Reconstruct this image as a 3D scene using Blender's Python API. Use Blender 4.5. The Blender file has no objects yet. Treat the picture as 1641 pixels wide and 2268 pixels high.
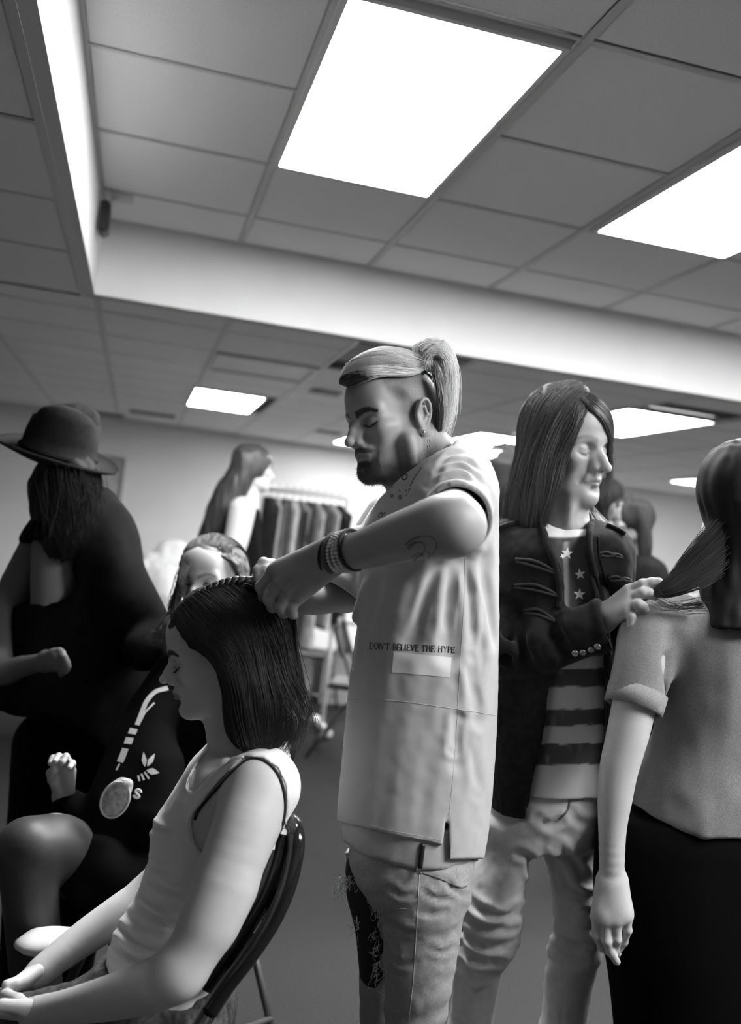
import bpy, math, random
import numpy as np
from mathutils import Vector, Matrix
from mathutils.bvhtree import BVHTree
SKIP = set()
random.seed(7)
RNG = np.random.default_rng(7)
SC = bpy.context.scene
COL = SC.collection
# ------------------------------------------------------------------ camera, view, world
F_PX, CX, CY, CAM_Z = 2089.0, 820.5, 1134.0, 1.42
# rows: room X (right), room Y (away), up, written in camera axes (right, down, forward)
R = np.array([[0.96400051, 0.11590911, 0.23930754],
              [-0.2404557, -0.00418184, 0.97065111],
              [0.11350806, -0.99325102, 0.02383971]])
cd = bpy.data.cameras.new('camera'); cam = bpy.data.objects.new('camera', cd); COL.objects.link(cam)
m = np.eye(4); m[:3, 0] = R[:, 0]; m[:3, 1] = -R[:, 1]; m[:3, 2] = -R[:, 2]; m[:3, 3] = (0, 0, CAM_Z)
cam.matrix_world = Matrix(m.tolist())
cd.sensor_fit = 'VERTICAL'; cd.sensor_height = 36.0; cd.lens = F_PX / 2268 * 36
cd.clip_start = 0.05; cd.clip_end = 60
cd.dof.use_dof = True; cd.dof.focus_distance = 1.75; cd.dof.aperture_fstop = 2.35
SC.camera = cam
SC.view_settings.view_transform = 'Standard'; SC.view_settings.look = 'None'
SC.view_settings.gamma = 1; SC.view_settings.use_curve_mapping = False
SC.view_settings.exposure = 0.60
w = bpy.data.worlds.new('room_air'); SC.world = w; w.use_nodes = True
w.node_tree.nodes['Background'].inputs[0].default_value = (1, 1, 1, 1)
w.node_tree.nodes['Background'].inputs[1].default_value = 0.0
PANEL_POWER = 34.0       # emission of the ceiling light diffusers
FAR_POWER = 20.0

# ------------------------------------------------------------------ materials
MATS = {}
def mat(name, g=0.5, rough=0.6, noise=0.0, nscale=20, bump=0.0, bscale=200, spec=0.5, sss=0.0, attr=False, metal=0.0, emit=0.0, stretch=None, sheen=0.0, aniso=0.0):
    if name in MATS: return MATS[name]
    mt = bpy.data.materials.new(name); mt.use_nodes = True; nt = mt.node_tree; N = nt.nodes; L = nt.links
    b = N['Principled BSDF']
    b.inputs['Base Color'].default_value = (g, g, g, 1); b.inputs['Roughness'].default_value = rough
    b.inputs['Specular IOR Level'].default_value = spec; b.inputs['Metallic'].default_value = metal
    if sheen: b.inputs['Sheen Weight'].default_value = sheen
    if sss:
        b.inputs['Subsurface Weight'].default_value = sss; b.inputs['Subsurface Radius'].default_value = (1, 1, 1); b.inputs['Subsurface Scale'].default_value = 0.006
    if emit:
        b.inputs['Emission Color'].default_value = (1, 1, 1, 1); b.inputs['Emission Strength'].default_value = emit
    tc = N.new('ShaderNodeTexCoord'); mp = N.new('ShaderNodeMapping'); L.new(tc.outputs['Object'], mp.inputs[0])
    if stretch: mp.inputs['Scale'].default_value = stretch
    src = None
    if attr:
        a = N.new('ShaderNodeAttribute'); a.attribute_name = 'tone'; src = a.outputs['Color']
        L.new(src, b.inputs['Base Color'])
    if noise:
        t = N.new('ShaderNodeTexNoise'); t.inputs['Scale'].default_value = nscale; t.inputs['Detail'].default_value = 6
        L.new(mp.outputs[0], t.inputs['Vector'])
        r = N.new('ShaderNodeMapRange'); r.inputs[1].default_value = .3; r.inputs[2].default_value = .7
        r.inputs[3].default_value = 1 - noise; r.inputs[4].default_value = 1 + noise
        L.new(t.outputs[0], r.inputs[0])
        mx = N.new('ShaderNodeMix'); mx.data_type = 'RGBA'; mx.blend_type = 'MULTIPLY'; mx.inputs[0].default_value = 1
        if src: L.new(src, mx.inputs[6])
        else: mx.inputs[6].default_value = (g, g, g, 1)
        L.new(r.outputs[0], mx.inputs[7]); L.new(mx.outputs[2], b.inputs['Base Color'])
    if bump:
        t = N.new('ShaderNodeTexNoise'); t.inputs['Scale'].default_value = bscale; t.inputs['Detail'].default_value = 4
        L.new(mp.outputs[0], t.inputs['Vector'])
        u = N.new('ShaderNodeBump'); u.inputs['Strength'].default_value = bump; u.inputs['Distance'].default_value = .002
        L.new(t.outputs[0], u.inputs['Height']); L.new(u.outputs[0], b.inputs['Normal'])
    MATS[name] = mt
    return mt

# ------------------------------------------------------------------ scene helpers
def tag(o, label=None, cat=None, group=None, kind=None):
    if label: o['label'] = label
    if cat: o['category'] = cat
    if group: o['group'] = group
    if kind: o['kind'] = kind
    return o
def thing(name, label, cat, loc=(0, 0, 0), group=None):
    o = bpy.data.objects.new(name, None); COL.objects.link(o); o.location = Vector(loc); o.empty_display_size = .1
    return tag(o, label, cat, group)
def mk(name, V, F, material, parent=None, smooth=False, origin=None, label=None, kind=None, tone=None):
    """link one mesh object; V are world coordinates; its origin is the parent's origin"""
    V = np.asarray(V, dtype=np.float64).reshape(-1, 3)
    if parent is not None: org = np.array(root_of(parent))
    else: org = np.array(origin) if origin is not None else np.array([V[:, 0].mean(), V[:, 1].mean(), V[:, 2].min()])
    me = bpy.data.meshes.new(name)
    Q = V - org
    if isinstance(F, np.ndarray):
        n = len(F); k = F.shape[1]
        me.vertices.add(len(Q)); me.vertices.foreach_set('co', Q.astype(np.float32).ravel())
        me.loops.add(n * k); me.loops.foreach_set('vertex_index', F.astype(np.int32).ravel())
        me.polygons.add(n); me.polygons.foreach_set('loop_start', np.arange(0, n * k, k, dtype=np.int32))
        me.polygons.foreach_set('loop_total', np.full(n, k, dtype=np.int32)); me.update(calc_edges=True)
    else:
        me.from_pydata(Q.tolist(), [], [list(map(int, f)) for f in F]); me.update()
    if smooth: me.polygons.foreach_set('use_smooth', np.ones(len(me.polygons), dtype=bool))
    me.materials.append(material)
    if tone is not None:
        a = me.color_attributes.new('tone', 'FLOAT_COLOR', 'POINT')
        c = np.ones((len(Q), 4), dtype=np.float32); c[:, :3] = np.asarray(tone)[:, None]; a.data.foreach_set('color', c.ravel())
    o = bpy.data.objects.new(name, me); COL.objects.link(o)
    if parent is not None: o.parent = parent
    else: o.location = Vector(org.tolist())
    if label: o['label'] = label
    if kind: o['kind'] = kind
    return o
def root_of(o):
    p = Vector((0, 0, 0))
    while o is not None: p = p + o.location; o = o.parent
    return p
class MB:
    """collects polygons (world coordinates)"""
    def __init__(s): s.V = []; s.F = []
    def add(s, V, F):
        n = len(s.V); s.V += [tuple(v) for v in V]; s.F += [tuple(i + n for i in f) for f in F]; return s
    def box(s, lo, hi, bev=0.0, rot=0.0, piv=None):
        x0, y0, z0 = lo; x1, y1, z1 = hi
        if bev <= 0:
            V = [(x, y, z) for z in (z0, z1) for y in (y0, y1) for x in (x0, x1)]
            F = [(0, 2, 3, 1), (4, 5, 7, 6), (0, 1, 5, 4), (2, 6, 7, 3), (0, 4, 6, 2), (1, 3, 7, 5)]
        else:
            b = bev; V = []; F = []
            ring = lambda z, e: [(x0 + e, y0 + e, z), (x1 - e, y0 + e, z), (x1 - e, y1 - e, z), (x0 + e, y1 - e, z)]
            for z, e in ((z0, b), (z0 + b, 0), (z1 - b, 0), (z1, b)): V += ring(z, e)
            F = [(3, 2, 1, 0), (12, 13, 14, 15)]
            for r in range(3):
                for i in range(4): j = (i + 1) % 4; F.append((r * 4 + i, r * 4 + j, r * 4 + 4 + j, r * 4 + 4 + i))
        if rot:
            c, q = math.cos(rot), math.sin(rot); px, py = piv or ((x0 + x1) / 2, (y0 + y1) / 2)
            V = [(px + (x - px) * c - (y - py) * q, py + (x - px) * q + (y - py) * c, z) for x, y, z in V]
        return s.add(V, F)
    def tube(s, pts, r, n=8, closed=False):
        V, F = tube_mesh(np.array(pts, float), r, n, closed); return s.add(V.tolist(), F.tolist())
    def build(s, name, material, parent=None, smooth=False, **k):
        return mk(name, s.V, s.F, material, parent, smooth, **k)
def frames(P, closed=False):
    T = np.gradient(P, axis=0) if not closed else np.roll(P, -1, 0) - np.roll(P, 1, 0)
    T /= np.linalg.norm(T, axis=1)[:, None] + 1e-12
    up = np.array([0.0, 0, 1]) if abs(T[0][2]) < .9 else np.array([1.0, 0, 0])
    A = np.zeros_like(P); a = up - T[0] * (up @ T[0]); a /= np.linalg.norm(a); A[0] = a
    for i in range(1, len(P)):
        a = A[i - 1] - T[i] * (A[i - 1] @ T[i]); A[i] = a / (np.linalg.norm(a) + 1e-12)
    return T, A, np.cross(T, A)
def tube_mesh(P, r, n=8, closed=False, flat=1.0):
    P = np.asarray(P, float); m_ = len(P); r = np.broadcast_to(np.asarray(r, float), (m_,))
    T, A, B = frames(P, closed); an = np.arange(n) * 2 * np.pi / n
    V = (P[:, None] + r[:, None, None] * (np.cos(an)[None, :, None] * A[:, None] + flat * np.sin(an)[None, :, None] * B[:, None])).reshape(-1, 3)
    i = np.arange(m_ if closed else m_ - 1)[:, None]; j = np.arange(n)[None]
    i2 = (i + 1) % m_; j2 = (j + 1) % n
    F = np.stack([i * n + j + 0 * j2, i * n + j2, i2 * n + j2, i2 * n + j], -1).reshape(-1, 4)
    if not closed and n > 3:
        V = np.vstack([V, P[0], P[-1]]); k = m_ * n
        F = F.tolist()
        c0 = [[k, (q + 1) % n, q, q] for q in range(n)]; c1 = [[k + 1, (m_ - 1) * n + q, (m_ - 1) * n + (q + 1) % n, (m_ - 1) * n + (q + 1) % n] for q in range(n)]
        F = np.array(F); V, F2 = V, [tuple(f[:3]) for f in c0 + c1]
        return V, _Mixed(F, F2)
    return V, F
class _Mixed:
    def __init__(s, F, T): s.f = [tuple(x) for x in F.tolist()] + T
    def tolist(s): return s.f
    def __iter__(s): return iter(s.f)
def smooth_path(P, n=24):
    """Catmull-Rom through the points"""
    P = np.asarray(P, float); k = len(P)
    if k < 3: t = np.linspace(0, 1, n)[:, None]; return P[0] * (1 - t) + P[-1] * t
    Q = np.vstack([2 * P[0] - P[1], P, 2 * P[-1] - P[-2]]); u = np.linspace(0, k - 1 - 1e-9, n); i = u.astype(int); t = (u - i)[:, None]
    p0, p1, p2, p3 = Q[i], Q[i + 1], Q[i + 2], Q[i + 3]
    return .5 * ((2 * p1) + (-p0 + p2) * t + (2 * p0 - 5 * p1 + 4 * p2 - p3) * t ** 2 + (-p0 + 3 * p1 - 3 * p2 + p3) * t ** 3)
# ------------------------------------------------------------------ camera-space modelling frame (right, down, forward; metres)
def C(px, py, d): return np.array([(px - CX) / F_PX * d, (py - CY) / F_PX * d, d])
def W(P): P = np.asarray(P, float); return P @ R.T + np.array([0, 0, CAM_Z])
def toC(Pw): return (np.asarray(Pw, float) - np.array([0, 0, CAM_Z])) @ R
UPC = R[2]              # world up in camera axes
def floor_pt(p):        # the floor point below a camera-space point
    q = W(p).copy(); q[2] = 0; return q
# ------------------------------------------------------------------ implicit modelling
def smin(a, b, k):
    if k <= 0: return np.minimum(a, b)
    h = np.maximum(k - np.abs(a - b), 0) / k
    return np.minimum(a, b) - h * h * k * .25
class Shape:
    def __init__(s): s.p = []
    def _a(s, fn, lo, hi, k, op): s.p.append((fn, None if lo is None else np.asarray(lo, float), None if hi is None else np.asarray(hi, float), k, op)); return s
    def cap(s, a, b, ra, rb=None, k=.01, op='u', flat=None):
        a = np.asarray(a, float); b = np.asarray(b, float); rb = ra if rb is None else rb; ab = b - a; L2 = ab @ ab + 1e-12
        def fn(X, Y, Z):
            x = X - a[0]; y = Y - a[1]; z = Z - a[2]
            t = np.clip((x * ab[0] + y * ab[1] + z * ab[2]) / L2, 0, 1)
            return np.sqrt((x - t * ab[0]) ** 2 + (y - t * ab[1]) ** 2 + (z - t * ab[2]) ** 2) - (ra + (rb - ra) * t)
        r = max(ra, rb); return s._a(fn, np.minimum(a, b) - r, np.maximum(a, b) + r, k, op)
    def chain(s, pts, rad, k=.008, op='u'):
        pts = np.asarray(pts, float); n = len(pts); m_ = max(2, (n - 1) * 5 + 1)
        if n > 2: Q = smooth_path(pts, m_); rr = np.interp(np.linspace(0, n - 1, m_), np.arange(n), rad); rr[1:-1] = (rr[:-2] + 2 * rr[1:-1] + rr[2:]) / 4
        else: Q = pts; rr = np.asarray(rad, float)
        def fn(X, Y, Z):
            d = None
            for i in range(len(Q) - 1):
                a = Q[i]; ab = Q[i + 1] - a; L2 = ab @ ab + 1e-12; x = X - a[0]; y = Y - a[1]; z = Z - a[2]
                t = np.clip((x * ab[0] + y * ab[1] + z * ab[2]) / L2, 0, 1)
                e = np.sqrt((x - t * ab[0]) ** 2 + (y - t * ab[1]) ** 2 + (z - t * ab[2]) ** 2) - (rr[i] + (rr[i + 1] - rr[i]) * t)
                d = e if d is None else smin(d, e, .003)
            return d
        R_ = rr[:, None]; return s._a(fn, (Q - R_).min(0), (Q + R_).max(0), k, op)
    def ell(s, c, r, M=None, k=.01, op='u'):
        c = np.asarray(c, float); r = np.asarray(r, float); M = np.eye(3) if M is None else np.asarray(M)
        # M columns = the ellipsoid axes
        def fn(X, Y, Z):
            x = X - c[0]; y = Y - c[1]; z = Z - c[2]
            q = [(x * M[0, i] + y * M[1, i] + z * M[2, i]) for i in range(3)]
            k0 = np.sqrt(sum((q[i] / r[i]) ** 2 for i in range(3))); k1 = np.sqrt(sum((q[i] / r[i] ** 2) ** 2 for i in range(3))) + 1e-9
            return k0 * (k0 - 1) / k1
        e = np.sqrt(((M * r[None]) ** 2).sum(1)); return s._a(fn, c - e, c + e, k, op)
    def loft(s, T, axis=1, k=.02, op='u', yaw=None, e=2.0, cap=True):
        """T rows: (t, cu, cv, a, b): station along `axis`, centre and half sizes on the two other axes"""
        T = np.array(sorted([list(map(float, r)) for r in T]), float); t0, t1 = T[0, 0], T[-1, 0]
        yw = np.zeros(len(T)) if yaw is None else np.broadcast_to(np.radians(yaw), (len(T),))
        u, v = [i for i in range(3) if i != axis]
        # smooth (monotone-ish) resampling
        n = 160; tt = np.linspace(t0, t1, n)
        def rs(col):
            x = T[:, 0]; d = np.diff(col) / np.diff(x); mm = np.zeros(len(x)); mm[0] = d[0]; mm[-1] = d[-1]
            if len(x) > 2: mm[1:-1] = np.where(d[:-1] * d[1:] > 0, 2 * d[:-1] * d[1:] / (d[:-1] + d[1:] + 1e-12), 0)
            i = np.clip(np.searchsorted(x, tt) - 1, 0, len(x) - 2); h = x[i + 1] - x[i]; q = (tt - x[i]) / h
            return (2 * q ** 3 - 3 * q ** 2 + 1) * col[i] + (q ** 3 - 2 * q ** 2 + q) * h * mm[i] + (-2 * q ** 3 + 3 * q ** 2) * col[i + 1] + (q ** 3 - q ** 2) * h * mm[i + 1]
        cu, cv, A, B, Y = (rs(T[:, 1]), rs(T[:, 2]), np.maximum(rs(T[:, 3]), .003), np.maximum(rs(T[:, 4]), .003), rs(yw))
        def fn(X, Y_, Z):
            P = (X, Y_, Z); t = P[axis]; tc = np.clip(t, t0, t1)
            I = lambda arr: np.interp(tc, tt, arr).astype(np.float32)
            x = P[u] - I(cu); y = P[v] - I(cv); a = I(A); b = I(B); th = I(Y)
            if yaw is not None: co, si = np.cos(th), np.sin(th); x, y = x * co + y * si, -x * si + y * co
            if e == 2.0: q0 = np.sqrt((x / a) ** 2 + (y / b) ** 2); g = np.sqrt((x / a ** 2) ** 2 + (y / b ** 2) ** 2) + 1e-9; d = q0 * (q0 - 1) / g
            else: q0 = (np.abs(x / a) ** e + np.abs(y / b) ** e) ** (1 / e); d = (q0 - 1) * np.minimum(a, b)
            if cap: d = np.maximum(d, np.abs(t - (t0 + t1) / 2) - (t1 - t0) / 2)
            return d
        lo = np.zeros(3); hi = np.zeros(3); mr = max(A.max(), B.max())
        lo[axis] = t0; hi[axis] = t1; lo[u] = (cu - mr).min(); hi[u] = (cu + mr).max(); lo[v] = (cv - mr).min(); hi[v] = (cv + mr).max()
        return s._a(fn, lo, hi, k, op)
    def plane(s, p, n, k=0.0):   # keep the side the normal points away from
        p = np.asarray(p, float); n = np.asarray(n, float); n = n / np.linalg.norm(n)
        return s._a(lambda X, Y, Z: (X - p[0]) * n[0] + (Y - p[1]) * n[1] + (Z - p[2]) * n[2], None, None, k, 'i')
    def func(s, fn, lo, hi, k=.01, op='u'): return s._a(fn, lo, hi, k, op)
    def sub(s, other):   # everything of another Shape, subtracted
        for fn, lo, hi, k, op in other.p:
            if op == 'u': s._a(fn, lo, hi, .004, 's')
        return s
    def bounds(s, pad=.02):
        L = [p for p in s.p if p[4] == 'u']; return np.min([p[1] for p in L], 0) - pad, np.max([p[2] for p in L], 0) + pad
    def grid(s, lo, hi, h):
        lo = np.asarray(lo, float); n = np.maximum(np.ceil((np.asarray(hi) - lo) / h).astype(int) + 1, 4)
        ax = [(lo[i] + np.arange(n[i]) * h).astype(np.float32) for i in range(3)]
        Fd = np.full(tuple(n), .08, np.float32)
        for fn, plo, phi, k, op in s.p:
            if plo is None: sl = [slice(0, n[i]) for i in range(3)]
            else:
                pad = abs(k) + 3 * h; a = np.floor((plo - pad - lo) / h).astype(int); b = np.ceil((phi + pad - lo) / h).astype(int) + 1
                a = np.clip(a, 0, n); b = np.clip(b, 0, n)
                if (b <= a).any(): continue
                sl = [slice(a[i], b[i]) for i in range(3)]
            X = ax[0][sl[0]][:, None, None]; Y = ax[1][sl[1]][None, :, None]; Z = ax[2][sl[2]][None, None, :]
            d = fn(X, Y, Z); sl = tuple(sl); cur = Fd[sl]
            if op == 'u': Fd[sl] = smin(cur, d, k)
            elif op == 's': Fd[sl] = -smin(-cur, d, k)
            else: Fd[sl] = -smin(-cur, -d, k)
        return Fd, lo
    def mesh(s, h=.004, lo=None, hi=None):
        """surface nets -> (V, F) in camera space"""
        if lo is None: lo, hi = s.bounds()
        Fd, lo = s.grid(lo, hi, h); S = Fd < 0; nx, ny, nz = S.shape
        c = np.zeros((nx - 1, ny - 1, nz - 1), np.uint8)
        for i in (0, 1):
            for j in (0, 1):
                for k in (0, 1): c += S[i:nx - 1 + i, j:ny - 1 + j, k:nz - 1 + k]
        act = (c > 0) & (c < 8); I = np.argwhere(act); ids = np.full(act.shape, -1, np.int64); ids[act] = np.arange(len(I))
        cn = [(i, j, k) for i in (0, 1) for j in (0, 1) for k in (0, 1)]; val = {q: Fd[I[:, 0] + q[0], I[:, 1] + q[1], I[:, 2] + q[2]] for q in cn}
        acc = np.zeros((len(I), 3)); cnt = np.zeros(len(I))
        for a in cn:
            for d in range(3):
                if a[d]: continue
                b = list(a); b[d] = 1; b = tuple(b); va, vb = val[a], val[b]; mk_ = (va < 0) != (vb < 0)
                t = np.where(mk_, va / (va - vb + 1e-20), 0); p = np.array(a, float)[None].repeat(len(I), 0); p[:, d] = t
                acc[mk_] += p[mk_]; cnt[mk_] += 1
        V = (I + acc / np.maximum(cnt, 1)[:, None]) * h + lo
        Fs = []
        for d in range(3):
            e1, e2 = [q for q in range(3) if q != d]
            s0 = [slice(None)] * 3; s1 = [slice(None)] * 3; s0[d] = slice(0, -1); s1[d] = slice(1, None)
            a, b = S[tuple(s0)], S[tuple(s1)]; ch = np.argwhere(a != b)
            ok = (ch[:, e1] > 0) & (ch[:, e2] > 0) & (ch[:, e1] < S.shape[e1] - 1) & (ch[:, e2] < S.shape[e2] - 1); ch = ch[ok]
            ins = a[ch[:, 0], ch[:, 1], ch[:, 2]]
            q = []
            for o1, o2 in ((-1, -1), (0, -1), (0, 0), (-1, 0)):
                t = ch.copy(); t[:, e1] += o1; t[:, e2] += o2; q.append(ids[t[:, 0], t[:, 1], t[:, 2]])
            q = np.stack(q, 1); flip = ins if d != 1 else ~ins
            q[~flip] = q[~flip][:, ::-1]; Fs.append(q)
        F = np.concatenate(Fs); F = F[(F >= 0).all(1)]
        return V, F
def prism(poly, d0, d1, inward=0.0):
    """a cutting volume: the polygon given as sight-line directions, between two depths"""
    P = np.array([[(x - CX) / F_PX, (y - CY) / F_PX] for x, y in poly]); n = len(P)
    def fn(X, Y, Z):
        x = X / Z; y = Y / Z; x, y = np.broadcast_arrays(x, y); d = np.full(x.shape, 1e9, np.float32); ins = np.zeros(x.shape, bool)
        for i in range(n):
            a = P[i]; b = P[(i + 1) % n]; e = b - a; L = e @ e + 1e-12; t = np.clip(((x - a[0]) * e[0] + (y - a[1]) * e[1]) / L, 0, 1)
            d = np.minimum(d, (x - a[0] - t * e[0]) ** 2 + (y - a[1] - t * e[1]) ** 2)
            c = ((a[1] > y) != (b[1] > y)) & (x < (b[0] - a[0]) * (y - a[1]) / (b[1] - a[1] + 1e-12) + a[0]); ins ^= c
        d = np.sqrt(d) * Z; d = np.where(ins, -d, d); return np.maximum(d, np.maximum(d0 - Z, Z - d1))
    lo = np.array([min((P[:, 0] * q).min() for q in (d0, d1)), min((P[:, 1] * q).min() for q in (d0, d1)), d0]); hi = np.array([max((P[:, 0] * q).max() for q in (d0, d1)), max((P[:, 1] * q).max() for q in (d0, d1)), d1])
    return fn, lo, hi
def sil(rows, d, b, axis_d=None):
    """loft rows from silhouettes: (y, left, right[, depth, half depth])"""
    out = []
    for r in rows:
        y, l, q = r[:3]; dd = r[3] if len(r) > 3 and r[3] is not None else d; bb = r[4] if len(r) > 4 else b
        out.append(((y - CY) / F_PX * dd, ((l + q) / 2 - CX) / F_PX * dd, dd, (q - l) / 2 / F_PX * dd, bb))
    return out
def relax(V, F, it=2, lam=.5):
    E = np.concatenate([F[:, [0, 1]], F[:, [1, 2]], F[:, [2, 3]], F[:, [3, 0]]]); E = np.concatenate([E, E[:, ::-1]])
    cnt = np.bincount(E[:, 0], minlength=len(V)).astype(float)
    for q in range(it):
        l = lam if q % 2 == 0 else -lam * 1.03
        S = np.stack([np.bincount(E[:, 0], V[E[:, 1], i], minlength=len(V)) for i in range(3)], 1)
        V = V + l * (S / np.maximum(cnt, 1)[:, None] - V)
    return V
def normals(V, F):
    n = np.cross(V[F[:, 2]] - V[F[:, 0]], V[F[:, 3]] - V[F[:, 1]]); N = np.zeros_like(V)
    for i in range(4):
        for c in range(3): N[:, c] += np.bincount(F[:, i], n[:, c], minlength=len(V))
    return N / (np.linalg.norm(N, axis=1)[:, None] + 1e-12)
def disp(V, F, fn):     # push the surface along its normals by fn(V)
    return V + normals(V, F) * fn(V)[:, None]
def vnoise(P, sc, seed=0):
    """cheap smooth value noise in -1..1"""
    P = np.asarray(P) * sc + seed * 17.3; i = np.floor(P).astype(np.int64); f = P - i; f = f * f * (3 - 2 * f); r = 0
    for a in (0, 1):
        for b in (0, 1):
            for c in (0, 1):
                h = (i[:, 0] + a) * 374761393 + (i[:, 1] + b) * 668265263 + (i[:, 2] + c) * 2147483647 % 1000003
                h = (h ^ (h >> 13)) * 1274126177; h = (h ^ (h >> 16)) & 0xffff
                r = r + (h / 32767.5 - 1) * (f[:, 0] if a else 1 - f[:, 0]) * (f[:, 1] if b else 1 - f[:, 1]) * (f[:, 2] if c else 1 - f[:, 2])
    return r
def sstep(a, b, x): t = np.clip((x - a) / (b - a), 0, 1); return t * t * (3 - 2 * t)
def crease(P, lines, w=7.0, A=.003):
    """fold relief along lines given as sight directions: a valley with a soft ridge beside it"""
    U = np.stack([P[:, 0] / P[:, 2] * F_PX + CX, P[:, 1] / P[:, 2] * F_PX + CY, np.zeros(len(P))], 1); r = np.zeros(len(P))
    for ln in lines:
        k = ln[0] if isinstance(ln[0], (int, float)) else 1.0; pts = ln[1:] if isinstance(ln[0], (int, float)) else ln
        Q = smooth_path([(x, y, 0) for x, y in pts], 14); lo = Q.min(0) - 4 * w; hi = Q.max(0) + 4 * w; m_ = (U[:, 0] > lo[0]) & (U[:, 0] < hi[0]) & (U[:, 1] > lo[1]) & (U[:, 1] < hi[1])
        if not m_.any(): continue
        q = U[m_]; d = poly_d(q, Q); e0 = np.linalg.norm(q - Q[0], axis=1); e1 = np.linalg.norm(q - Q[-1], axis=1); L = np.linalg.norm(Q[-1] - Q[0]); f = sstep(0, .35 * L, np.minimum(e0, e1))
        r[m_] += k * A * f * (-np.exp(-(d / w) ** 2) + .75 * np.exp(-((d - 2.0 * w) / (1.1 * w)) ** 2))
    return r
def merge(*parts):
    V = []; F = []; n = 0
    for v, f in parts: V.append(v); F.append(f + n); n += len(v)
    return np.vstack(V), np.vstack(F)
def seg_d(P, a, b):
    a = np.asarray(a, float); ab = np.asarray(b, float) - a; t = np.clip(((P - a) @ ab) / (ab @ ab + 1e-12), 0, 1)
    return np.linalg.norm(P - a - t[:, None] * ab, axis=1)
def poly_d(P, pts): return np.min([seg_d(P, pts[i], pts[i + 1]) for i in range(len(pts) - 1)], 0)
# ------------------------------------------------------------------ hair
def strands(guides, n, jit=.004, rad=.0006, nseg=14, bvh=None, off=(.0005, .004), seed=1, fly=0.0, ends=.12, curl=0.0, sides=3, taper=.35, jt=1.5):
    """strands interpolated between ordered guide curves (camera space), combed onto a surface"""
    rg = np.random.default_rng(seed); G = np.array([smooth_path(g, nseg) for g in guides]); k = len(G); Vs = []; Fs = []
    u = rg.random(n) * (k - 1) - 1e-9; i = np.clip(u.astype(int), 0, k - 2); f = (u - i)[:, None, None]
    S = G[i] * (1 - f) + G[i + 1] * f; t = np.linspace(0, 1, nseg)
    ln = 1 - ends * rg.random(n); ss = np.empty_like(S)
    for c in range(3):
        for q in range(n): ss[q, :, c] = np.interp(t * ln[q], t, S[q, :, c])
    S = ss; o1 = rg.normal(0, 1, (n, 1, 3)) * jit; o2 = rg.normal(0, 1, (n, 1, 3)) * jit
    ph = rg.random((n, 1)) * 6.28
    S = S + o1 * (1 - t)[None, :, None] + o2 * t[None, :, None] * jt + rg.normal(0, 1, (n, 1, 3)) * fly * (t ** 2)[None, :, None]
    if curl: S = S + curl * np.stack([np.sin(ph + t * 22), np.cos(ph * 1.7 + t * 17), np.sin(ph * .6 + t * 19)], -1) * (t[None, :, None] ** .7)
    if bvh is not None:
        of = off[0] + (off[1] - off[0]) * rg.random(n)
        for q in range(n):
            if fly and rg.random() < .06: continue
            for j in range(nseg):
                loc, nr, _, dist = bvh.find_nearest(Vector(S[q, j]))
                if loc is None: continue
                v = Vector(S[q, j]) - loc
                if v.dot(nr) < of[q] or dist > of[q] * 1.5:
                    w_ = 1.0 if v.dot(nr) < of[q] else .75
                    S[q, j] = S[q, j] * (1 - w_) + np.array(loc + nr * of[q]) * w_
        S[:, 1:-1] = S[:, 1:-1] * .5 + (S[:, :-2] + S[:, 2:]) * .25
    r = rad * (.7 + .6 * rg.random((n, 1))) * (1 - (1 - taper) * t[None] ** 2)
    T = np.gradient(S, axis=1); T /= np.linalg.norm(T, axis=2)[..., None] + 1e-12
    up = np.array([.31, .17, -.93]); A = np.cross(T, up); A /= np.linalg.norm(A, axis=2)[..., None] + 1e-12; B = np.cross(T, A)
    an = np.arange(sides) * 2 * np.pi / sides
    V = S[:, :, None] + r[:, :, None, None] * (np.cos(an)[None, None, :, None] * A[:, :, None] + np.sin(an)[None, None, :, None] * B[:, :, None])
    V = V.reshape(-1, 3); q = np.arange(n)[:, None, None] * nseg * sides; a = np.arange(nseg - 1)[None, :, None] * sides; j = np.arange(sides)[None, None]; j2 = (j + 1) % sides
    F = np.stack([q + a + j, q + a + j2, q + a + sides + j2, q + a + sides + j], -1).reshape(-1, 4)
    return V, F
def bvh_of(V, F): return BVHTree.FromPolygons([Vector(v) for v in V], [tuple(map(int, f)) for f in F])
def on_surface(bvh, px, py, off=.0008):
    """point on a surface seen along the line through the camera, with its normal (camera space)"""
    d = C(px, py, 1.0); loc, nr, _, _ = bvh.ray_cast(Vector((0, 0, 0)), Vector(d))
    if loc is None: return None, None
    nr = np.array(nr); nr = -nr if nr @ d > 0 else nr
    return np.array(loc) + nr * off, nr
# ================================================================== the room
ZR, ZL = 2.685, 2.34          # raised and lower ceiling heights
GX = -0.29; TS = 0.61
m_tile = mat('mineral fibre tile', .84, .9, noise=.10, nscale=260, bump=.5, bscale=160)
m_tbar = mat('grey painted grid bar', .60, .5)
m_paint = mat('pale painted plaster', .66, .8, noise=.03, nscale=5)
m_wall = mat('wall paint', .74, .85, noise=.03, nscale=3)
m_wall_d = mat('low bounce wall', .34, .9, noise=.1, nscale=3)  # for unseen walls; tone set dark to cut bounced light
m_wall_r = mat('bright wall paint', .80, .85)
m_back = mat('dark void', .05, .9)
m_metalw = mat('white enamel', .6, .4)
m_light = mat('ceiling light diffuser', .8, .5, emit=PANEL_POWER)
m_lightf = mat('far ceiling light diffuser', .8, .5, emit=FAR_POWER)
m_black = mat('black plastic', .015, .4)
m_dark = mat('dark metal', .04, .35, metal=.4)
m_carpet = mat('grey carpet', .030, .95, spec=.08, noise=.55, nscale=240, bump=1.0, bscale=300)
Y0, Y1, X0, X1 = -3.4, 10.3, -3.6, 7.4
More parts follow.
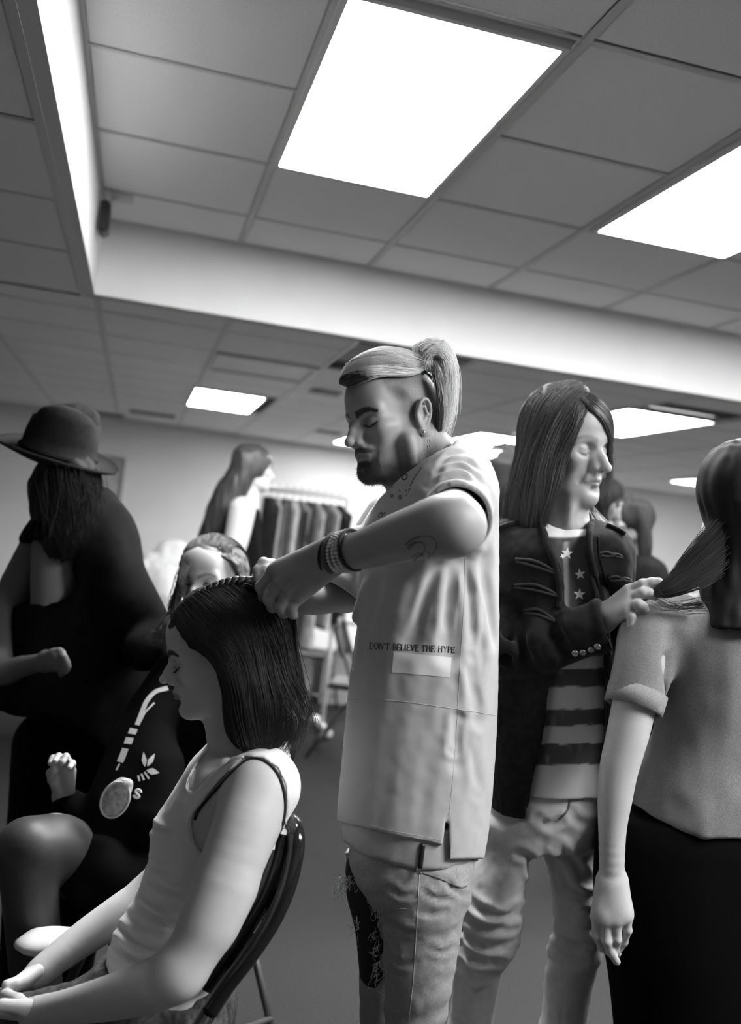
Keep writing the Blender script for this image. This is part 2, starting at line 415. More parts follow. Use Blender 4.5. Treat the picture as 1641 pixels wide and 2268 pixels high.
def struct(name, lo, hi, material, label=None, bev=0):
    return tag(MB().box(lo, hi, bev).build(name, material), label, kind='structure')
struct('floor', (X0 - .1, Y0 - .1, -.1), (X1 + .1, Y1 + .1, 0), m_carpet, 'dark grey speckled carpet floor')
struct('wall_back', (X0, Y1, 0), (X1, Y1 + .1, ZL + .4), m_wall, 'pale plain far wall behind the crowd')
struct('wall_left', (X0 - .1, Y0, 0), (X0, Y1, ZL + .4), m_wall_d, 'dark left wall outside the view')
struct('wall_right', (X1, Y0, 0), (X1 + .1, Y1, ZL + .4), m_wall_r, 'pale right wall outside the view')
struct('wall_front', (X0, Y0 - .1, 0), (X1, Y0, ZL + .4), m_wall_d, 'dark wall behind the camera')
struct('baseboard_back', (X0, Y1 - .015, 0), (X1, Y1, .1), m_dark, 'dark baseboard of the far wall')
RX1, RY0, RY1 = GX + TS * 7, -2.43, 4.355
# the drop between the raised and the lower ceiling: four pale plaster faces
m_t = m_paint
struct('trim_1', (GX - .05, RY0, ZL), (GX, RY1, ZR + .03), m_t, 'bright left face of the ceiling drop')
struct('trim_2', (GX - .05, RY1, ZL), (RX1 + .05, RY1 + .05, ZR + .03), m_t, 'long pale face of the ceiling drop across the room')
struct('trim_3', (RX1, RY0, ZL), (RX1 + .05, RY1, ZR + .03), m_t, 'right face of the ceiling drop')
struct('trim_4', (GX - .05, RY0 - .05, ZL), (RX1 + .05, RY0, ZR + .03), m_t, 'face of the ceiling drop behind the camera')
# fixtures laid into the grid: (x0, x1, y0, y1)
RAISED_LIGHTS = [(.325, .905, 2.15, 3.31), (1.56, 2.14, 2.15, 3.31), (2.78, 3.36, -.29, .87), (1.56, 2.14, -.29, .87), (2.78, 3.36, 2.15, 3.31)]
LOW_LIGHTS = [(.295, .83, 6.9, 8.02), (2.57, 3.16, 7.1, 8.3), (1.87, 2.46, 8.55, 9.6), (2.70, 3.31, 5.0, 6.15), (5.0, 5.6, 5.0, 6.2), (5.3, 5.9, 7.6, 8.8)]  # last two are unseen panels added to brighten the right side
def tile_mesh(w, l, e=.007, t=.012):
    """a lay-in tile: face set back at the edges (tegular)"""
    x, y = w / 2 - .011, l / 2 - .011
    V = [(-x, -y, t), (x, -y, t), (x, y, t), (-x, y, t), (-x, -y, .002), (x, -y, .002), (x, y, .002), (-x, y, .002), (-x + e, -y + e, -.004), (x - e, -y + e, -.004), (x - e, y - e, -.004), (-x + e, y - e, -.004)]
    F = [(0, 1, 2, 3)] + [(a, a + 4, (a + 1) % 4 + 4, (a + 1) % 4) for a in range(4)] + [(a + 4, a + 8, (a + 1) % 4 + 8, (a + 1) % 4 + 4) for a in range(4)] + [(11, 10, 9, 8)]
    me = bpy.data.meshes.new('tile'); me.from_pydata(V, [], F); me.update(); me.materials.append(m_tile); return me
_tm = {}
def ceiling(name, z, xs, ys, skip, label, bars_extra=()):
    lo, hi = (xs[0], ys[0], z + .02), (xs[-1], ys[-1], z + .05)
    root = None
    mb = MB().box(lo, hi); root = mb.build(name, m_back, origin=(xs[0], ys[0], z)); tag(root, label, kind='structure')
    for i in range(len(xs) - 1):
        for j in range(len(ys) - 1):
            cx, cy = (xs[i] + xs[i + 1]) / 2, (ys[j] + ys[j + 1]) / 2
            if any(s[0] - .02 < cx < s[1] + .02 and s[2] - .02 < cy < s[3] + .02 for s in skip): continue
            k = (round(xs[i + 1] - xs[i], 3), round(ys[j + 1] - ys[j], 3))
            if k not in _tm: _tm[k] = tile_mesh(*k)
            o = bpy.data.objects.new('tile', _tm[k]); COL.objects.link(o); o.parent = root
            o.location = (cx - xs[0], cy - ys[0], random.uniform(-.0012, .0012)); o.rotation_euler = (random.uniform(-.002, .002), random.uniform(-.002, .002), 0)
    for x in xs:
        mb = MB(); mb.box((x - .012, ys[0], z - .006), (x + .012, ys[-1], z - .003)); mb.box((x - .004, ys[0], z - .0035), (x + .004, ys[-1], z + .018))
        mb.build('grid_bar', m_tbar, root)
    for y in ys:
        for i in range(len(xs) - 1):
            if any(s[0] < (xs[i] + xs[i + 1]) / 2 < s[1] and s[2] + .03 < y < s[3] - .03 for s in skip): continue
            MB().box((xs[i] + .0125, y - .007, z - .0055), (xs[i + 1] - .0125, y + .007, z - .003)).build('cross_bar', m_tbar, root)
    return root
def arange_edges(a, step, b):
    r = [a]
    while r[-1] + step < b - .02: r.append(r[-1] + step)
    return r + [b]
xs = [GX + TS * i for i in range(8)]
ys = [RY0] + [3.34 - TS * k for k in range(9, -1, -1)] + [3.95, RY1]
ys = sorted(set(round(v, 3) for v in ys if v >= RY0))
ceiling('ceiling', ZR, xs, ys, RAISED_LIGHTS, 'raised grid ceiling of speckled square tiles overhead')
LX0 = GX - TS * 5; lys = [RY1 + .05, 4.69, 5.30, 5.91, 6.40, 6.88, 7.45, 8.04, 8.65, 9.26, 9.87, Y1]
lxs = [GX + TS * i for i in range(-5, 13)]
VENTS = [(.935, 1.53, 4.45, 4.98), (.93 + TS * 2 - .61 * 1.0, 2.1, 4.42, 4.60)]
ceiling('ceiling.001', ZL, lxs, lys, LOW_LIGHTS + VENTS[:1] + [(.33, .92, 5.31, 5.90)], 'lower grid ceiling beyond the pale drop')
lys2 = [RY0, -1.2, 0.02, .63, 1.24, 1.85, 2.46, 3.07, 3.68, RY1 + .05]
ceiling('ceiling.002', ZL, [GX - .05 - TS * i for i in range(5, -1, -1)], lys2, [], 'lower grid ceiling left of the bright drop face')
struct('ceiling.003', (X0, Y0, ZL + .01), (LX0 - .02, Y1, ZL + .05), m_tile, 'outer ceiling strip')
struct('ceiling.004', (RX1 + .05, Y0, ZL + .01), (X1, RY1 + .05, ZL + .05), m_tile, 'outer ceiling strip')
struct('ceiling.005', (LX0 - .02, Y0, ZL + .01), (RX1 + .05, RY0 - .05, ZL + .05), m_tile, 'outer ceiling strip')
LN = ['largest square-edged glowing light panel on the raised ceiling above the blond man', 'bright light panel on the raised ceiling at the right edge of the photo',
      'raised ceiling light panel out of view at far right', 'raised ceiling light panel behind the camera', 'raised ceiling light panel further right, out of view']
LL = ['small bright light panel on the far ceiling, above the long-haired woman in the black top', 'far light panel between the blond man and the man in the dark jacket',
      'small far light panel just left of the blond man’s nose', 'glowing light panel behind the forehead of the man in the dark jacket',
      'unseen light panel added at far right to brighten that side, nearer the camera', 'unseen light panel added at far right to brighten the back wall']
LL[2] = "small far light panel just left of the blond man's nose"
def light_fixture(q, z, label, mtl):
    x0, x1, y0, y1 = q; t = thing('ceiling_light', label, 'ceiling light', ((x0 + x1) / 2, (y0 + y1) / 2, z), 'fluorescent ceiling light panels')
    mb = MB(); e = .018
    for lo, hi in (((x0, y0, z - .018), (x1, y0 + e, z + .015)), ((x0, y1 - e, z - .018), (x1, y1, z + .015)), ((x0, y0 + e, z - .018), (x0 + e, y1 - e, z + .015)), ((x1 - e, y0 + e, z - .018), (x1, y1 - e, z + .015))): mb.box(lo, hi)
    mb.build('frame', m_metalw, t)
    MB().box((x0 + e, y0 + e, z - .014), (x1 - e, y1 - e, z - .006)).build('diffuser', mtl, t)
for q, l in zip(RAISED_LIGHTS, LN): light_fixture(q, ZR, l, m_light)
for q, l in zip(LOW_LIGHTS, LL): light_fixture(q, ZL, l, m_lightf)
# air diffusers and slots
def vent(q, z, label, nsl=6, cat='air vent'):
    x0, x1, y0, y1 = q; t = thing('air_vent', label, cat, ((x0 + x1) / 2, (y0 + y1) / 2, z), 'dark air vents in the far ceiling')
    MB().box((x0, y0, z - .003), (x1, y1, z + .012)).build('backing', m_black, t)
    for i in range(nsl):
        y = y0 + (i + .5) * (y1 - y0) / nsl
        MB().box((x0 + .01, y - .006, z - .008), (x1 - .01, y + .004, z - .0035)).build('slat', m_dark, t)
vent(VENTS[0], ZL, "large black air vent in the lower ceiling behind the blond man's topknot")
def lowpt(px, py, h=ZL - CAM_Z):
    v = R @ np.array([px - CX, py - CY, F_PX]); return v * h / v[2]
for (a, b, th, lab) in (((182, 908), (275, 919), .10, 'dark slot vent above the hat, left of a pair'), ((287, 908), (388, 922), .12, 'dark slot vent above the hat, right of a pair'),
                    ((688, 861), (756, 870), .09, "dark slot vent just left of the blond man's hair"), ((700, 952), (752, 960), .10, "faint dark slot vent by the blond man's brow")):
    p, q = lowpt(*a), lowpt(*b); vent((p[0], q[0], p[1] - th, p[1] + th), ZL - .01, lab, 2)
# lowered access panel
t = thing('access_panel', 'flat framed access panel in the lower ceiling left of the black vent', 'ceiling panel', (.625, 5.6, ZL))
MB().box((.34, 5.32, ZL - .012), (.91, 5.89, ZL), .004).build('panel', m_tbar, t)
for lo, hi in (((.33, 5.30, ZL - .022), (.92, 5.325, ZL)), ((.33, 5.885, ZL - .022), (.92, 5.91, ZL)), ((.33, 5.325, ZL - .022), (.35, 5.885, ZL)), ((.90, 5.325, ZL - .022), (.92, 5.885, ZL))):
    MB().box(lo, hi).build('frame_bar', m_metalw if lo[1] < 5.31 and hi[0] > .5 and hi[1] < 5.4 else m_tbar, t)
# corner loudspeaker under the raised ceiling
sx, sy, sz = GX + .01, 3.96, 2.50
t = thing('loudspeaker', 'small black loudspeaker on a pale bracket in the ceiling corner', 'loudspeaker', (sx + .02, sy, sz))
MB().box((sx, sy - .05, sz), (sx + .035, sy + .06, sz + .13), .012).build('cabinet', m_black, t)
MB().box((sx + .035, sy - .04, sz + .012), (sx + .04, sy + .05, sz + .118), .002).build('grille', m_dark, t)
MB().tube([(sx + .02, sy + .02, sz + .12), (sx + .05, sy + .03, sz + .16), (sx + .07, sy + .04, ZR - .01)], .012).build('bracket', m_metalw, t)
MB().box((sx + .03, sy - .01, ZR - .015), (sx + .12, sy + .09, ZR - .006), .003).build('bracket_plate', m_metalw, t)
# ================================================================== people: heads and hands
def axes_from(fwd, up):
    f = np.asarray(fwd, float); f /= np.linalg.norm(f); u = np.asarray(up, float); u = u - f * (u @ f); u /= np.linalg.norm(u)
    return np.stack([f, np.cross(u, f), u], 1)       # columns: forward, left, up
def head_axes(az, pitch, roll=0.0, left=True):
    """az: turn from pure profile towards the camera; pitch: looking down; both in degrees"""
    a, p, r = map(math.radians, (az, pitch, roll)); sx = -1 if left else 1
    up0 = UPC / np.linalg.norm(UPC)
    h = np.array([sx * math.cos(a), 0, -math.sin(a)]); h = h - up0 * (h @ up0); h /= np.linalg.norm(h)
    f = h * math.cos(p) - up0 * math.sin(p); u = h * math.sin(p) + up0 * math.cos(p)
    l = np.cross(u, f); u2 = u * math.cos(r) + l * math.sin(r)
    return axes_from(f, u2)
class Head:
    """human head in its own frame: x forward, y left, z up, metres at adult size"""
    def __init__(s, origin, M, scale=1.0, **k):
        s.o = np.asarray(origin, float); s.M = M; s.s = scale; s.k = dict(jaw=1.0, nose=1.0, nose_l=0.0, lips=1.0, chin=0.0, brow=1.0, cheek=1.0, closed=True, wide=1.0, full=0.0, open_mouth=0.0, ear=True, noseup=0.0, gaze=0.0, age=0); s.k.update(k)
        s.S = Shape(); s.build()
    def p(s, x, y, z): return s.o + s.M @ (np.array([x, y * s.k['wide'], z], float) * s.s)
    def loc(s, P): return ((np.asarray(P) - s.o) @ s.M) / s.s
    def cap(s, a, b, ra, rb=None, k=.008, op='u', mir=True):
        for sg in ((1, -1) if mir else (1,)):
            s.S.cap(s.p(a[0], a[1] * sg, a[2]), s.p(b[0], b[1] * sg, b[2]), ra * s.s, (ra if rb is None else rb) * s.s, k * s.s, op)
    def ell(s, c, r, k=.01, op='u', rot=None, mir=False):
        for sg in ((1, -1) if mir else (1,)):
            M = np.eye(3)
            if rot is not None:
                ay, az_ = math.radians(rot[0]), math.radians(rot[1]) * sg
                Ry = np.array([[math.cos(ay), 0, math.sin(ay)], [0, 1, 0], [-math.sin(ay), 0, math.cos(ay)]]); Rz = np.array([[math.cos(az_), -math.sin(az_), 0], [math.sin(az_), math.cos(az_), 0], [0, 0, 1]]); M = Rz @ Ry
            s.S.ell(s.p(c[0], c[1] * sg, c[2]), np.array(r) * s.s, s.M @ M, k * s.s, op)
    def build(s):
        k = s.k; J = k['jaw']; fu = k['full']
        s.ell((-.012, 0, .040), (.098, .074, .082), .01)                      # cranium
        s.ell((-.040, 0, .020), (.072, .070, .075), .02)
        s.ell((.040, 0, .045), (.051, .060, .058), .02)                       # forehead
        s.ell((.040, 0, -.025), (.045, .054 + fu * .006, .070), .025)          # face mass
        s.cap((-.004, .0505 * J, -.030), (.002, .0490 * J, -.060), .013, .013, .035); s.ell((.022, .036 * J, -.045), (.030, .024, .034), .03, mir=True)      # ramus
        s.cap((.000, .050 * J, -.062), (.066 + k['chin'], .014, -.100), .015 + fu * .004, .014, .022)   # jaw line
        s.cap((.030, .030, -.070), (.070, .012, -.086), .022 + fu * .004, .018, .03)      # lower cheek / mouth mass
        s.ell((.080 + k['chin'], 0, -.099), (.0170, .019, .0160), .014)        # chin
        s.ell((.058, .041, -.016), (.022, .019 * k['cheek'], .017), .022, mir=True)         # cheekbone
        s.cap((.080, .012, .0215), (.064, .047, .022), .0095, .009, .016)     # brow ridge
        s.ell((.080, 0, .020), (.012, .018, .014), .014)                      # glabella
        s.ell((.0885, .0315, .001), (.0115, .0185, .0125), .011, 's', mir=True)    # sockets
        R_ = .0128
        s.ell((.0685, .0315, .001), (R_, R_, R_), .003, mir=True)             # eyeballs
        # lids
        if k['closed']:
            s.ell((.0690, .0315, .0015), (.0142, .0150, .0128), .004, mir=True)
            s.ell((.0700, .0315, -.0065), (.0128, .0140, .0070), .004, mir=True)
        else:
            s.ell((.0690, .0315, .0062), (.0140, .0150, .0085), .003, mir=True)
            s.ell((.0690, .0315, -.0090), (.0132, .0145, .0062), .003, mir=True)
        n = k['nose']; nl = k['nose_l']; nu = k['noseup']
        s.cap((.0815, 0, .012), (.1020 + nl * .5, 0, -.014), .0078, .0082, .010, mir=False)
        s.cap((.1020 + nl * .5, 0, -.014), (.1135 + nl, 0, -.030 + nu), .0082, .0088 * n, .006, mir=False)
        s.cap((.086, .008, -.010), (.098, .0095, -.030), .008, .0085, .010)
        s.ell((.1145 + nl, 0, -.0315 + nu), (.0092 * n, .0095 * n, .0082 * n), .006)
        s.ell((.0985, .0130 * n, -.0345), (.0098, .0062 * n, .0068 * n), .004, mir=True)
        s.ell((.1035, .0066 * n, -.0420), (.0060, .0032, .0035), .002, 's', rot=(0, 20), mir=True)
        li = k['lips']; om = k['open_mouth']
        s.ell((.083, 0, -.055), (.0155, .025, .018), .012)                    # muzzle under the nose
        s.cap((.0985, .0035, -.0570), (.0885, .0215, -.0615), .0046 * li, .0022, .003)
        s.cap((.0960, .0, -.0680 - om), (.0870, .0190, -.0640 - om * .5), .0056 * li, .0024, .003)
        s.cap((.1045, 0, -.0625 - om * .5), (.0925, .0225, -.0628 - om * .4), .0011 + om * .35, .0009, .0022, 's')
        s.cap((.103, 0, -.045), (.1045, 0, -.0535), .0022, .003, .003, 's', mir=False)
        s.ell((.0985, 0, -.0805), (.008, .016, .0055), .010, 's')               # mentolabial fold
        s.ell((.040, .0800, -.055), (.020, .014, .020), .04, 's', mir=True)       
        s.ell((.045, .0725, .030), (.022, .010, .024), .022, 's', mir=True)        # temples
        if k['age']:
            s.cap((.090, .019, -.036), (.078, .033, -.066), .0022, .0012, .006, 's'); s.cap((.078, .027, -.0115), (.068, .044, -.0150), .0016, .001, .004, 's'); s.ell((.042, .066, -.045), (.020, .010, .022), .02, 's', mir=True)
        if k['ear']:
            for sg in (1, -1):
                e = [(.006, .072, -.022), (.004, .077, -.012), (-.001, .082, .003), (-.006, .086, .017), (-.014, .088, .026), (-.024, .0885, .024), (-.030, .087, .012), (-.029, .0845, -.004), (-.021, .081, -.018), (-.013, .077, -.030), (-.006, .0745, -.035)]
                # dish
                s.ell((-.012, .0765 * sg, -.001), (.0175, .0065, .029), .005, rot=(-12, 22 * sg) if sg > 0 else (-12, -22 * sg))
                e = smooth_path([e[i] for i in range(2, len(e))], 22)
                for i in range(len(e) - 1):
                    s.S.cap(s.p(e[i][0], e[i][1] * sg, e[i][2]), s.p(e[i + 1][0], e[i + 1][1] * sg, e[i + 1][2]), .0031 * s.s, .0031 * s.s, .003 * s.s)
                h = [(-.008, .083, .014), (-.018, .085, .012), (-.021, .0845, -.002), (-.013, .081, -.014)]
                for i in range(3): s.S.cap(s.p(h[i][0], h[i][1] * sg, h[i][2]), s.p(h[i + 1][0], h[i + 1][1] * sg, h[i + 1][2]), .0026 * s.s, .0026 * s.s, .003 * s.s)
                s.ell((-.0095, .0855 * sg, -.004), (.0075, .006, .010), .004, 's')
                s.cap((.001, .079, -.008), (.002, .078, .000), .0036, .003, .004, mir=False) if sg > 0 else s.cap((.001, -.079, -.008), (.002, -.078, .000), .0036, .003, .004, mir=False)
                s.ell((-.008, .0765 * sg, -.032), (.0065, .0045, .0075), .004)
    def eye_paint(s, P, tone, skin, lash=.03, brow=.05, brow_w=.0042, lip=.6, brow_z=0.0, brow_pts=None, lidline=True, shade=0.0):
        """albedo of brows, lashes, lips; P = local points"""
        t = tone
        fr = P[:, 0] > .045
        bp = brow_pts or [(.086, .013, .0215), (.083, .028, .0275), (.073, .041, .0275), (.062, .051, .0215)]
        for sg in (1, -1):
            b = [(x, y * sg, z + brow_z) for x, y, z in bp]; d = poly_d(P, b)
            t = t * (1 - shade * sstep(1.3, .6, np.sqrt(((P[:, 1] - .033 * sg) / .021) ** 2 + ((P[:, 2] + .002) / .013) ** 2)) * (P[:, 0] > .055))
            wv = brow_w * np.clip(1.15 - (np.abs(P[:, 1]) - .013) / .07, .5, 1.15)
            a = sstep(1.0, .55, np.abs(P[:, 2] - np.interp(np.abs(P[:, 1]), [q[1] for q in bp], [q[2] + brow_z for q in bp])) / wv) * (np.abs(P[:, 1]) > .0105) * (np.abs(P[:, 1]) < .0535) * fr * (P[:, 1] * sg > 0) * (P[:, 0] > .05)
            a = np.clip(a * (1.0 + .15 * vnoise(P, 700, 3)), 0, 1); t = t * (1 - a) + brow * a
            if s.k['closed']: ln = [(.078, .0185, -.0045), (.0835, .026, -.0082), (.0832, .034, -.0086), (.0775, .0425, -.0058), (.073, .047, -.003)]
            else: ln = [(.078, .0185, -.001), (.0835, .025, .0035), (.0835, .034, .0038), (.0775, .0430, .000), (.072, .048, -.002)]
            if lidline:
                yz = np.stack([np.zeros(len(P)), P[:, 1], P[:, 2]], 1); d = poly_d(yz, [(0, y * sg, z) for x, y, z in ln]); a = sstep(.0030, .0012, d) * .97 * (P[:, 0] > .055); t = t * (1 - a) + lash * a
            if not s.k['closed']:
                dd = np.sqrt((P[:, 1] - .0315 * sg - s.k['gaze']) ** 2 + (P[:, 2] + .001) ** 2); inn = (np.linalg.norm(P - np.array([.0685, .0315 * sg, .001]), axis=1) < .0138) & (P[:, 0] > .076)
                zz = (P[:, 2] < .0036) & (P[:, 2] > -.0052) & (np.abs(P[:, 1] * sg - .0315) < .0125); e = (inn & zz); t = np.where(e, .55, t); t = np.where(e & (dd < .0056), .05, t)
        lipm = sstep(1.15, .85, np.sqrt((np.abs(P[:, 1]) / .0225) ** 2 + ((P[:, 2] + .0635) / .0085) ** 2)) * (P[:, 0] > .083); t = t * (1 - lipm * (1 - lip))
        nos = [(.1030, .0066, -.0415)]
        for sg in (1, -1): d = np.linalg.norm(P - np.array([.1030, .0066 * sg, -.0405]), axis=1); a = sstep(.0045, .002, d); t = t * (1 - a * .75)
        return t
def hand(S, wrist, knuck, fingers, thumb, pr=.013, fr=.0085, k=.006, wr=None, back=None, tendon=0.0):
    """palm slab from wrist to four knuckles, each finger its own chain of joints"""
    wrist = np.asarray(wrist, float); K = [np.asarray(q, float) for q in knuck]
    ac = K[0] * .25 + K[3] * .75; across = K[3] - K[0]; across /= np.linalg.norm(across)
    for i, q in enumerate(K):
        w0 = wrist + across * (-.016 + .0107 * i); S.cap(w0, q, pr * .95, pr * .82, .014)
    if tendon:
        nb = np.cross(across, K[1] - wrist); nb /= np.linalg.norm(nb); nb = nb if nb[2] < 0 else -nb
        for i, q in enumerate(K):
            w0 = wrist + across * (-.012 + .008 * i); S.cap(q + nb * pr * .62, w0 * .55 + q * .45 + nb * pr * .62, .0042, .0022, .009); S.ell(q + nb * pr * .30, (.0088, .0088, .0088), None, .006)
        for i in range(3):
            m_ = (K[i] + K[i + 1]) / 2; S.cap(m_ + nb * pr * 1.0, m_ * .7 + wrist * .3 + nb * pr * 1.1, .0030, .0015, .008, 's')
    for i, f in enumerate(fingers):
        pts = [K[i]] + [np.asarray(q, float) for q in f]; r0 = fr * (1.0, 1.02, .97, .86)[i]
        rr = [r0 * 1.12, r0 * 1.02, r0 * .92, r0 * .78][:len(pts)]
        for j in range(len(pts) - 1): S.cap(pts[j], pts[j + 1], rr[j], rr[j + 1], .0022)
        for j in range(1, len(pts) - 1): S.ell(pts[j], (rr[j] * 1.06,) * 3, None, .003)
    tp = [np.asarray(q, float) for q in thumb]; rr = [pr * 1.05, fr * 1.25, fr * 1.1, fr * .92]
    for j in range(len(tp) - 1): S.cap(tp[j], tp[j + 1], rr[j], rr[j + 1], .010 if j == 0 else .004)
    return S
SKIN_H = .0022
def skin_mat(name, **k): return mat(name, .5, .48, attr=True, sss=.12, bump=.12, bscale=900, spec=.4, **k)
m_skin = skin_mat('skin')
m_cloth_w = mat('white jersey', .80, .9, bump=.12, bscale=1500, noise=.03, nscale=400, sheen=.2)
m_hair_d = mat('dark brown hair', .014, .70, spec=.15)
m_hair_s = mat('dark glossy hair strands', .020, .42, spec=.55)
m_hair_m = mat('mid brown hair', .045, .45, spec=.6)
m_hair_b = mat('bleached hair', .80, .38, spec=.5)
def add_skin(name, parts, parent, tone, h=None, label=None):
    V, F = merge(*parts); return mk(name, W(V), F, m_skin, parent, True, tone=tone(V) if callable(tone) else tone)
# ================================================================== the seated girl in the white vest
def build_girl():
    D = 1.70
    t = thing('person', 'seated young woman in white vest, dark hair being braided, in profile facing left', 'person', floor_pt(C(470, 2100, D)))
    h = Head(C(482, 1446, D), head_axes(9, 19, 2), .895, lips=1.25, jaw=.94, nose=.86, noseup=.004, nose_l=.001, cheek=1.0, ear=False)
    S = h.S
    S.cap(h.p(-.030, 0, -.035), C(560, 1700, D + .01), .048, .052, .03)       # neck
    S.cap(h.p(.010, 0, -.080), C(520, 1690, D), .036, .045, .02)
    rows = [(1640, 480, 596, 1.73, .06), (1655, 452, 608, 1.72, .10), (1690, 420, 622, 1.71, .128), (1715, 404, 632, 1.71, .138), (1760, 376, 640, 1.71, .142), (1820, 342, 640, 1.71, .140), (1880, 336, 626, 1.71, .132), (1930, 322, 596, 1.71, .122), (1980, 303, 560, 1.71, .118), (2040, 265, 535, 1.70, .122), (2100, 245, 508, 1.70, .135), (2150, 262, 490, 1.70, .15)]
    T = Shape(); T.loft([(y, l, q, a - .007, b - .007) for y, l, q, a, b in sil(rows, D, .13)], k=.02, e=2.25)
    # collar bones and chest above the neckline
    S.p += T.p
    S.cap(C(560, 1690, 1.71), C(580, 1735, 1.585), .045, .052, .03)
    S.cap(C(560, 1690, 1.71), C(560, 1735, 1.83), .045, .048, .03)
    S.cap(C(425, 1745, 1.70), C(500, 1690, 1.62), .012, .010, .02)
    # near arm
    S.chain([C(575, 1752, 1.570), C(545, 1830, 1.535), C(486, 1985, 1.49), C(440, 2085, 1.47), C(398, 2150, 1.46)], [.056, .0545, .0475, .042, .0375], .03)
    S.cap(C(500, 1965, 1.50), C(470, 2040, 1.48), .046, .040, .02)
    S.chain([C(398, 2152, 1.46), C(345, 2180, 1.47), C(250, 2208, 1.50), C(140, 2232, 1.55), C(70, 2243, 1.58)], [.0385, .040, .034, .026, .024], .02)
    # far arm
    S.chain([C(530, 1745, 1.835), C(440, 1850, 1.86), C(335, 1975, 1.86)], [.045, .042, .036], .02)
    S.chain([C(335, 1978, 1.86), C(270, 2022, 1.83), C(190, 2075, 1.79), C(110, 2135, 1.74), C(80, 2160, 1.72)], [.037, .037, .032, .026, .024], .02)
    lo, hi = S.bounds()
    c1 = C(0, 1640, 1.6)[1]; c2 = C(0, 1975, 1.55)[1]
    A = S.mesh(.002, np.array([lo[0], C(0, 1275, 1.7)[1], 1.55]), np.array([C(640, 0, 1.7)[0], c1, 1.86]))
    B = S.mesh(.005, np.array([lo[0], c1 - .004, lo[2]]), hi)
    # hands resting in the lap
    Hn = Shape(); w = C(80, 2241, 1.575)
    hand(Hn, w, [C(5, 2226, 1.56), C(2, 2240, 1.585), C(4, 2254, 1.60), C(10, 2266, 1.62)], [[C(-28, 2232, 1.56), C(-40, 2252, 1.57), C(-34, 2266, 1.58)], [C(-32, 2246, 1.58), C(-46, 2264, 1.59), C(-38, 2280, 1.60)], [C(-28, 2262, 1.60), C(-40, 2278, 1.61), C(-32, 2292, 1.62)], [C(-18, 2276, 1.62), C(-28, 2290, 1.63), C(-22, 2300, 1.64)]], [C(60, 2236, 1.57), C(40, 2215, 1.60), C(18, 2205, 1.63), C(0, 2200, 1.65)])
    w = C(84, 2157, 1.722)
    hand(Hn, w, [C(25, 2190, 1.66), C(22, 2200, 1.68), C(20, 2212, 1.70), C(22, 2224, 1.72)], [[C(-5, 2205, 1.65), C(-20, 2225, 1.66), C(-12, 2240, 1.67)], [C(-8, 2216, 1.67), C(-24, 2236, 1.68), C(-16, 2250, 1.69)], [C(-8, 2228, 1.69), C(-22, 2246, 1.70), C(-14, 2258, 1.71)], [C(-4, 2238, 1.71), C(-16, 2254, 1.72), C(-10, 2264, 1.73)]], [C(66, 2160, 1.71), C(48, 2172, 1.68), C(30, 2178, 1.66), C(14, 2180, 1.65)])
    Hm = Hn.mesh(.003)
    def tone(V):
        P = h.loc(V); base = np.full(len(V), .58) * (1 + .04 * vnoise(V, 60, 1))
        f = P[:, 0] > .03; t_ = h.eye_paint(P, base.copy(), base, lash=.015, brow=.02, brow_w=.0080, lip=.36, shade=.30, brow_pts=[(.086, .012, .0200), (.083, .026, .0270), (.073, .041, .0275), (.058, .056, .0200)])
        near = (np.linalg.norm(P, axis=1) < .16) & f
        sc_ = (np.linalg.norm(P, axis=1) < .16) & (((P[:, 2] > .055) & (P[:, 0] < .035)) | ((P[:, 2] > -.03) & (P[:, 0] < -.005)) | (P[:, 2] > .100)); base = np.where(sc_, .03, base); t_ = np.where(sc_, .03, t_)
        return np.where(near, t_, base)
    body = add_skin('body', [A, B, Hm], t, tone)
    # eyelashes
    m_ = MB()
    for k in range(9):
        a = h.p(.0825 + .0006 * k - .0001 * k * k, .022 + .0026 * k, -.0085 + .0006 * abs(k - 3)); b = h.p(.0925 - .0009 * abs(k - 2), .024 + .0032 * k, -.0135 + .0004 * k)
        m_.tube([a, (a + b) / 2 + h.M[:, 2] * -.0012, b], .0005, 4)
    mk('eyelashes', W(m_.V), m_.F, m_hair_d, t, kind='stuff')
    # vest
    Vt = Shape(); Vt.loft(sil([(1632, 480, 596, 1.73, .065)] + rows[1:-1] + [(2138, 244, 495, 1.70, .15), (2156, 268, 488, 1.70, .15)], D, .13), k=.015, e=2.25)
    # straps ride over the shoulders
    Vt.cap(C(560, 1690, 1.71), C(580, 1735, 1.585), .053, .0605, .03); Vt.cap(C(575, 1752, 1.575), C(560, 1800, 1.56), .063, .058, .02); Vt.cap(C(560, 1690, 1.71), C(560, 1735, 1.83), .053, .056, .03); Vt.cap(h.p(-.030, 0, -.035), C(560, 1700, D + .01), .055, .060, .03)
    near = smooth_path([C(420, 1765, 1.585), C(452, 1742, 1.580), C(485, 1712, 1.577), C(520, 1682, 1.588), C(556, 1668, 1.60), C(592, 1676, 1.60), C(620, 1704, 1.61), C(636, 1745, 1.62), C(640, 1800, 1.62), C(628, 1850, 1.62)], 22)
    far = smooth_path([C(418, 1735, 1.80), C(418, 1700, 1.80), C(440, 1668, 1.80), C(478, 1642, 1.79), C(520, 1636, 1.78), C(560, 1650, 1.78)], 14)
    pr = prism([(489, 1560), (484, 1636), (470, 1652), (440, 1685), (428, 1710), (420, 1733), (418, 1750), (431, 1752), (449, 1735), (473, 1704), (509, 1679), (537, 1668), (575, 1664), (620, 1655), (660, 1600), (600, 1500)], 1.4, 2.1)
    Vt.func(*pr, k=.003, op='s')
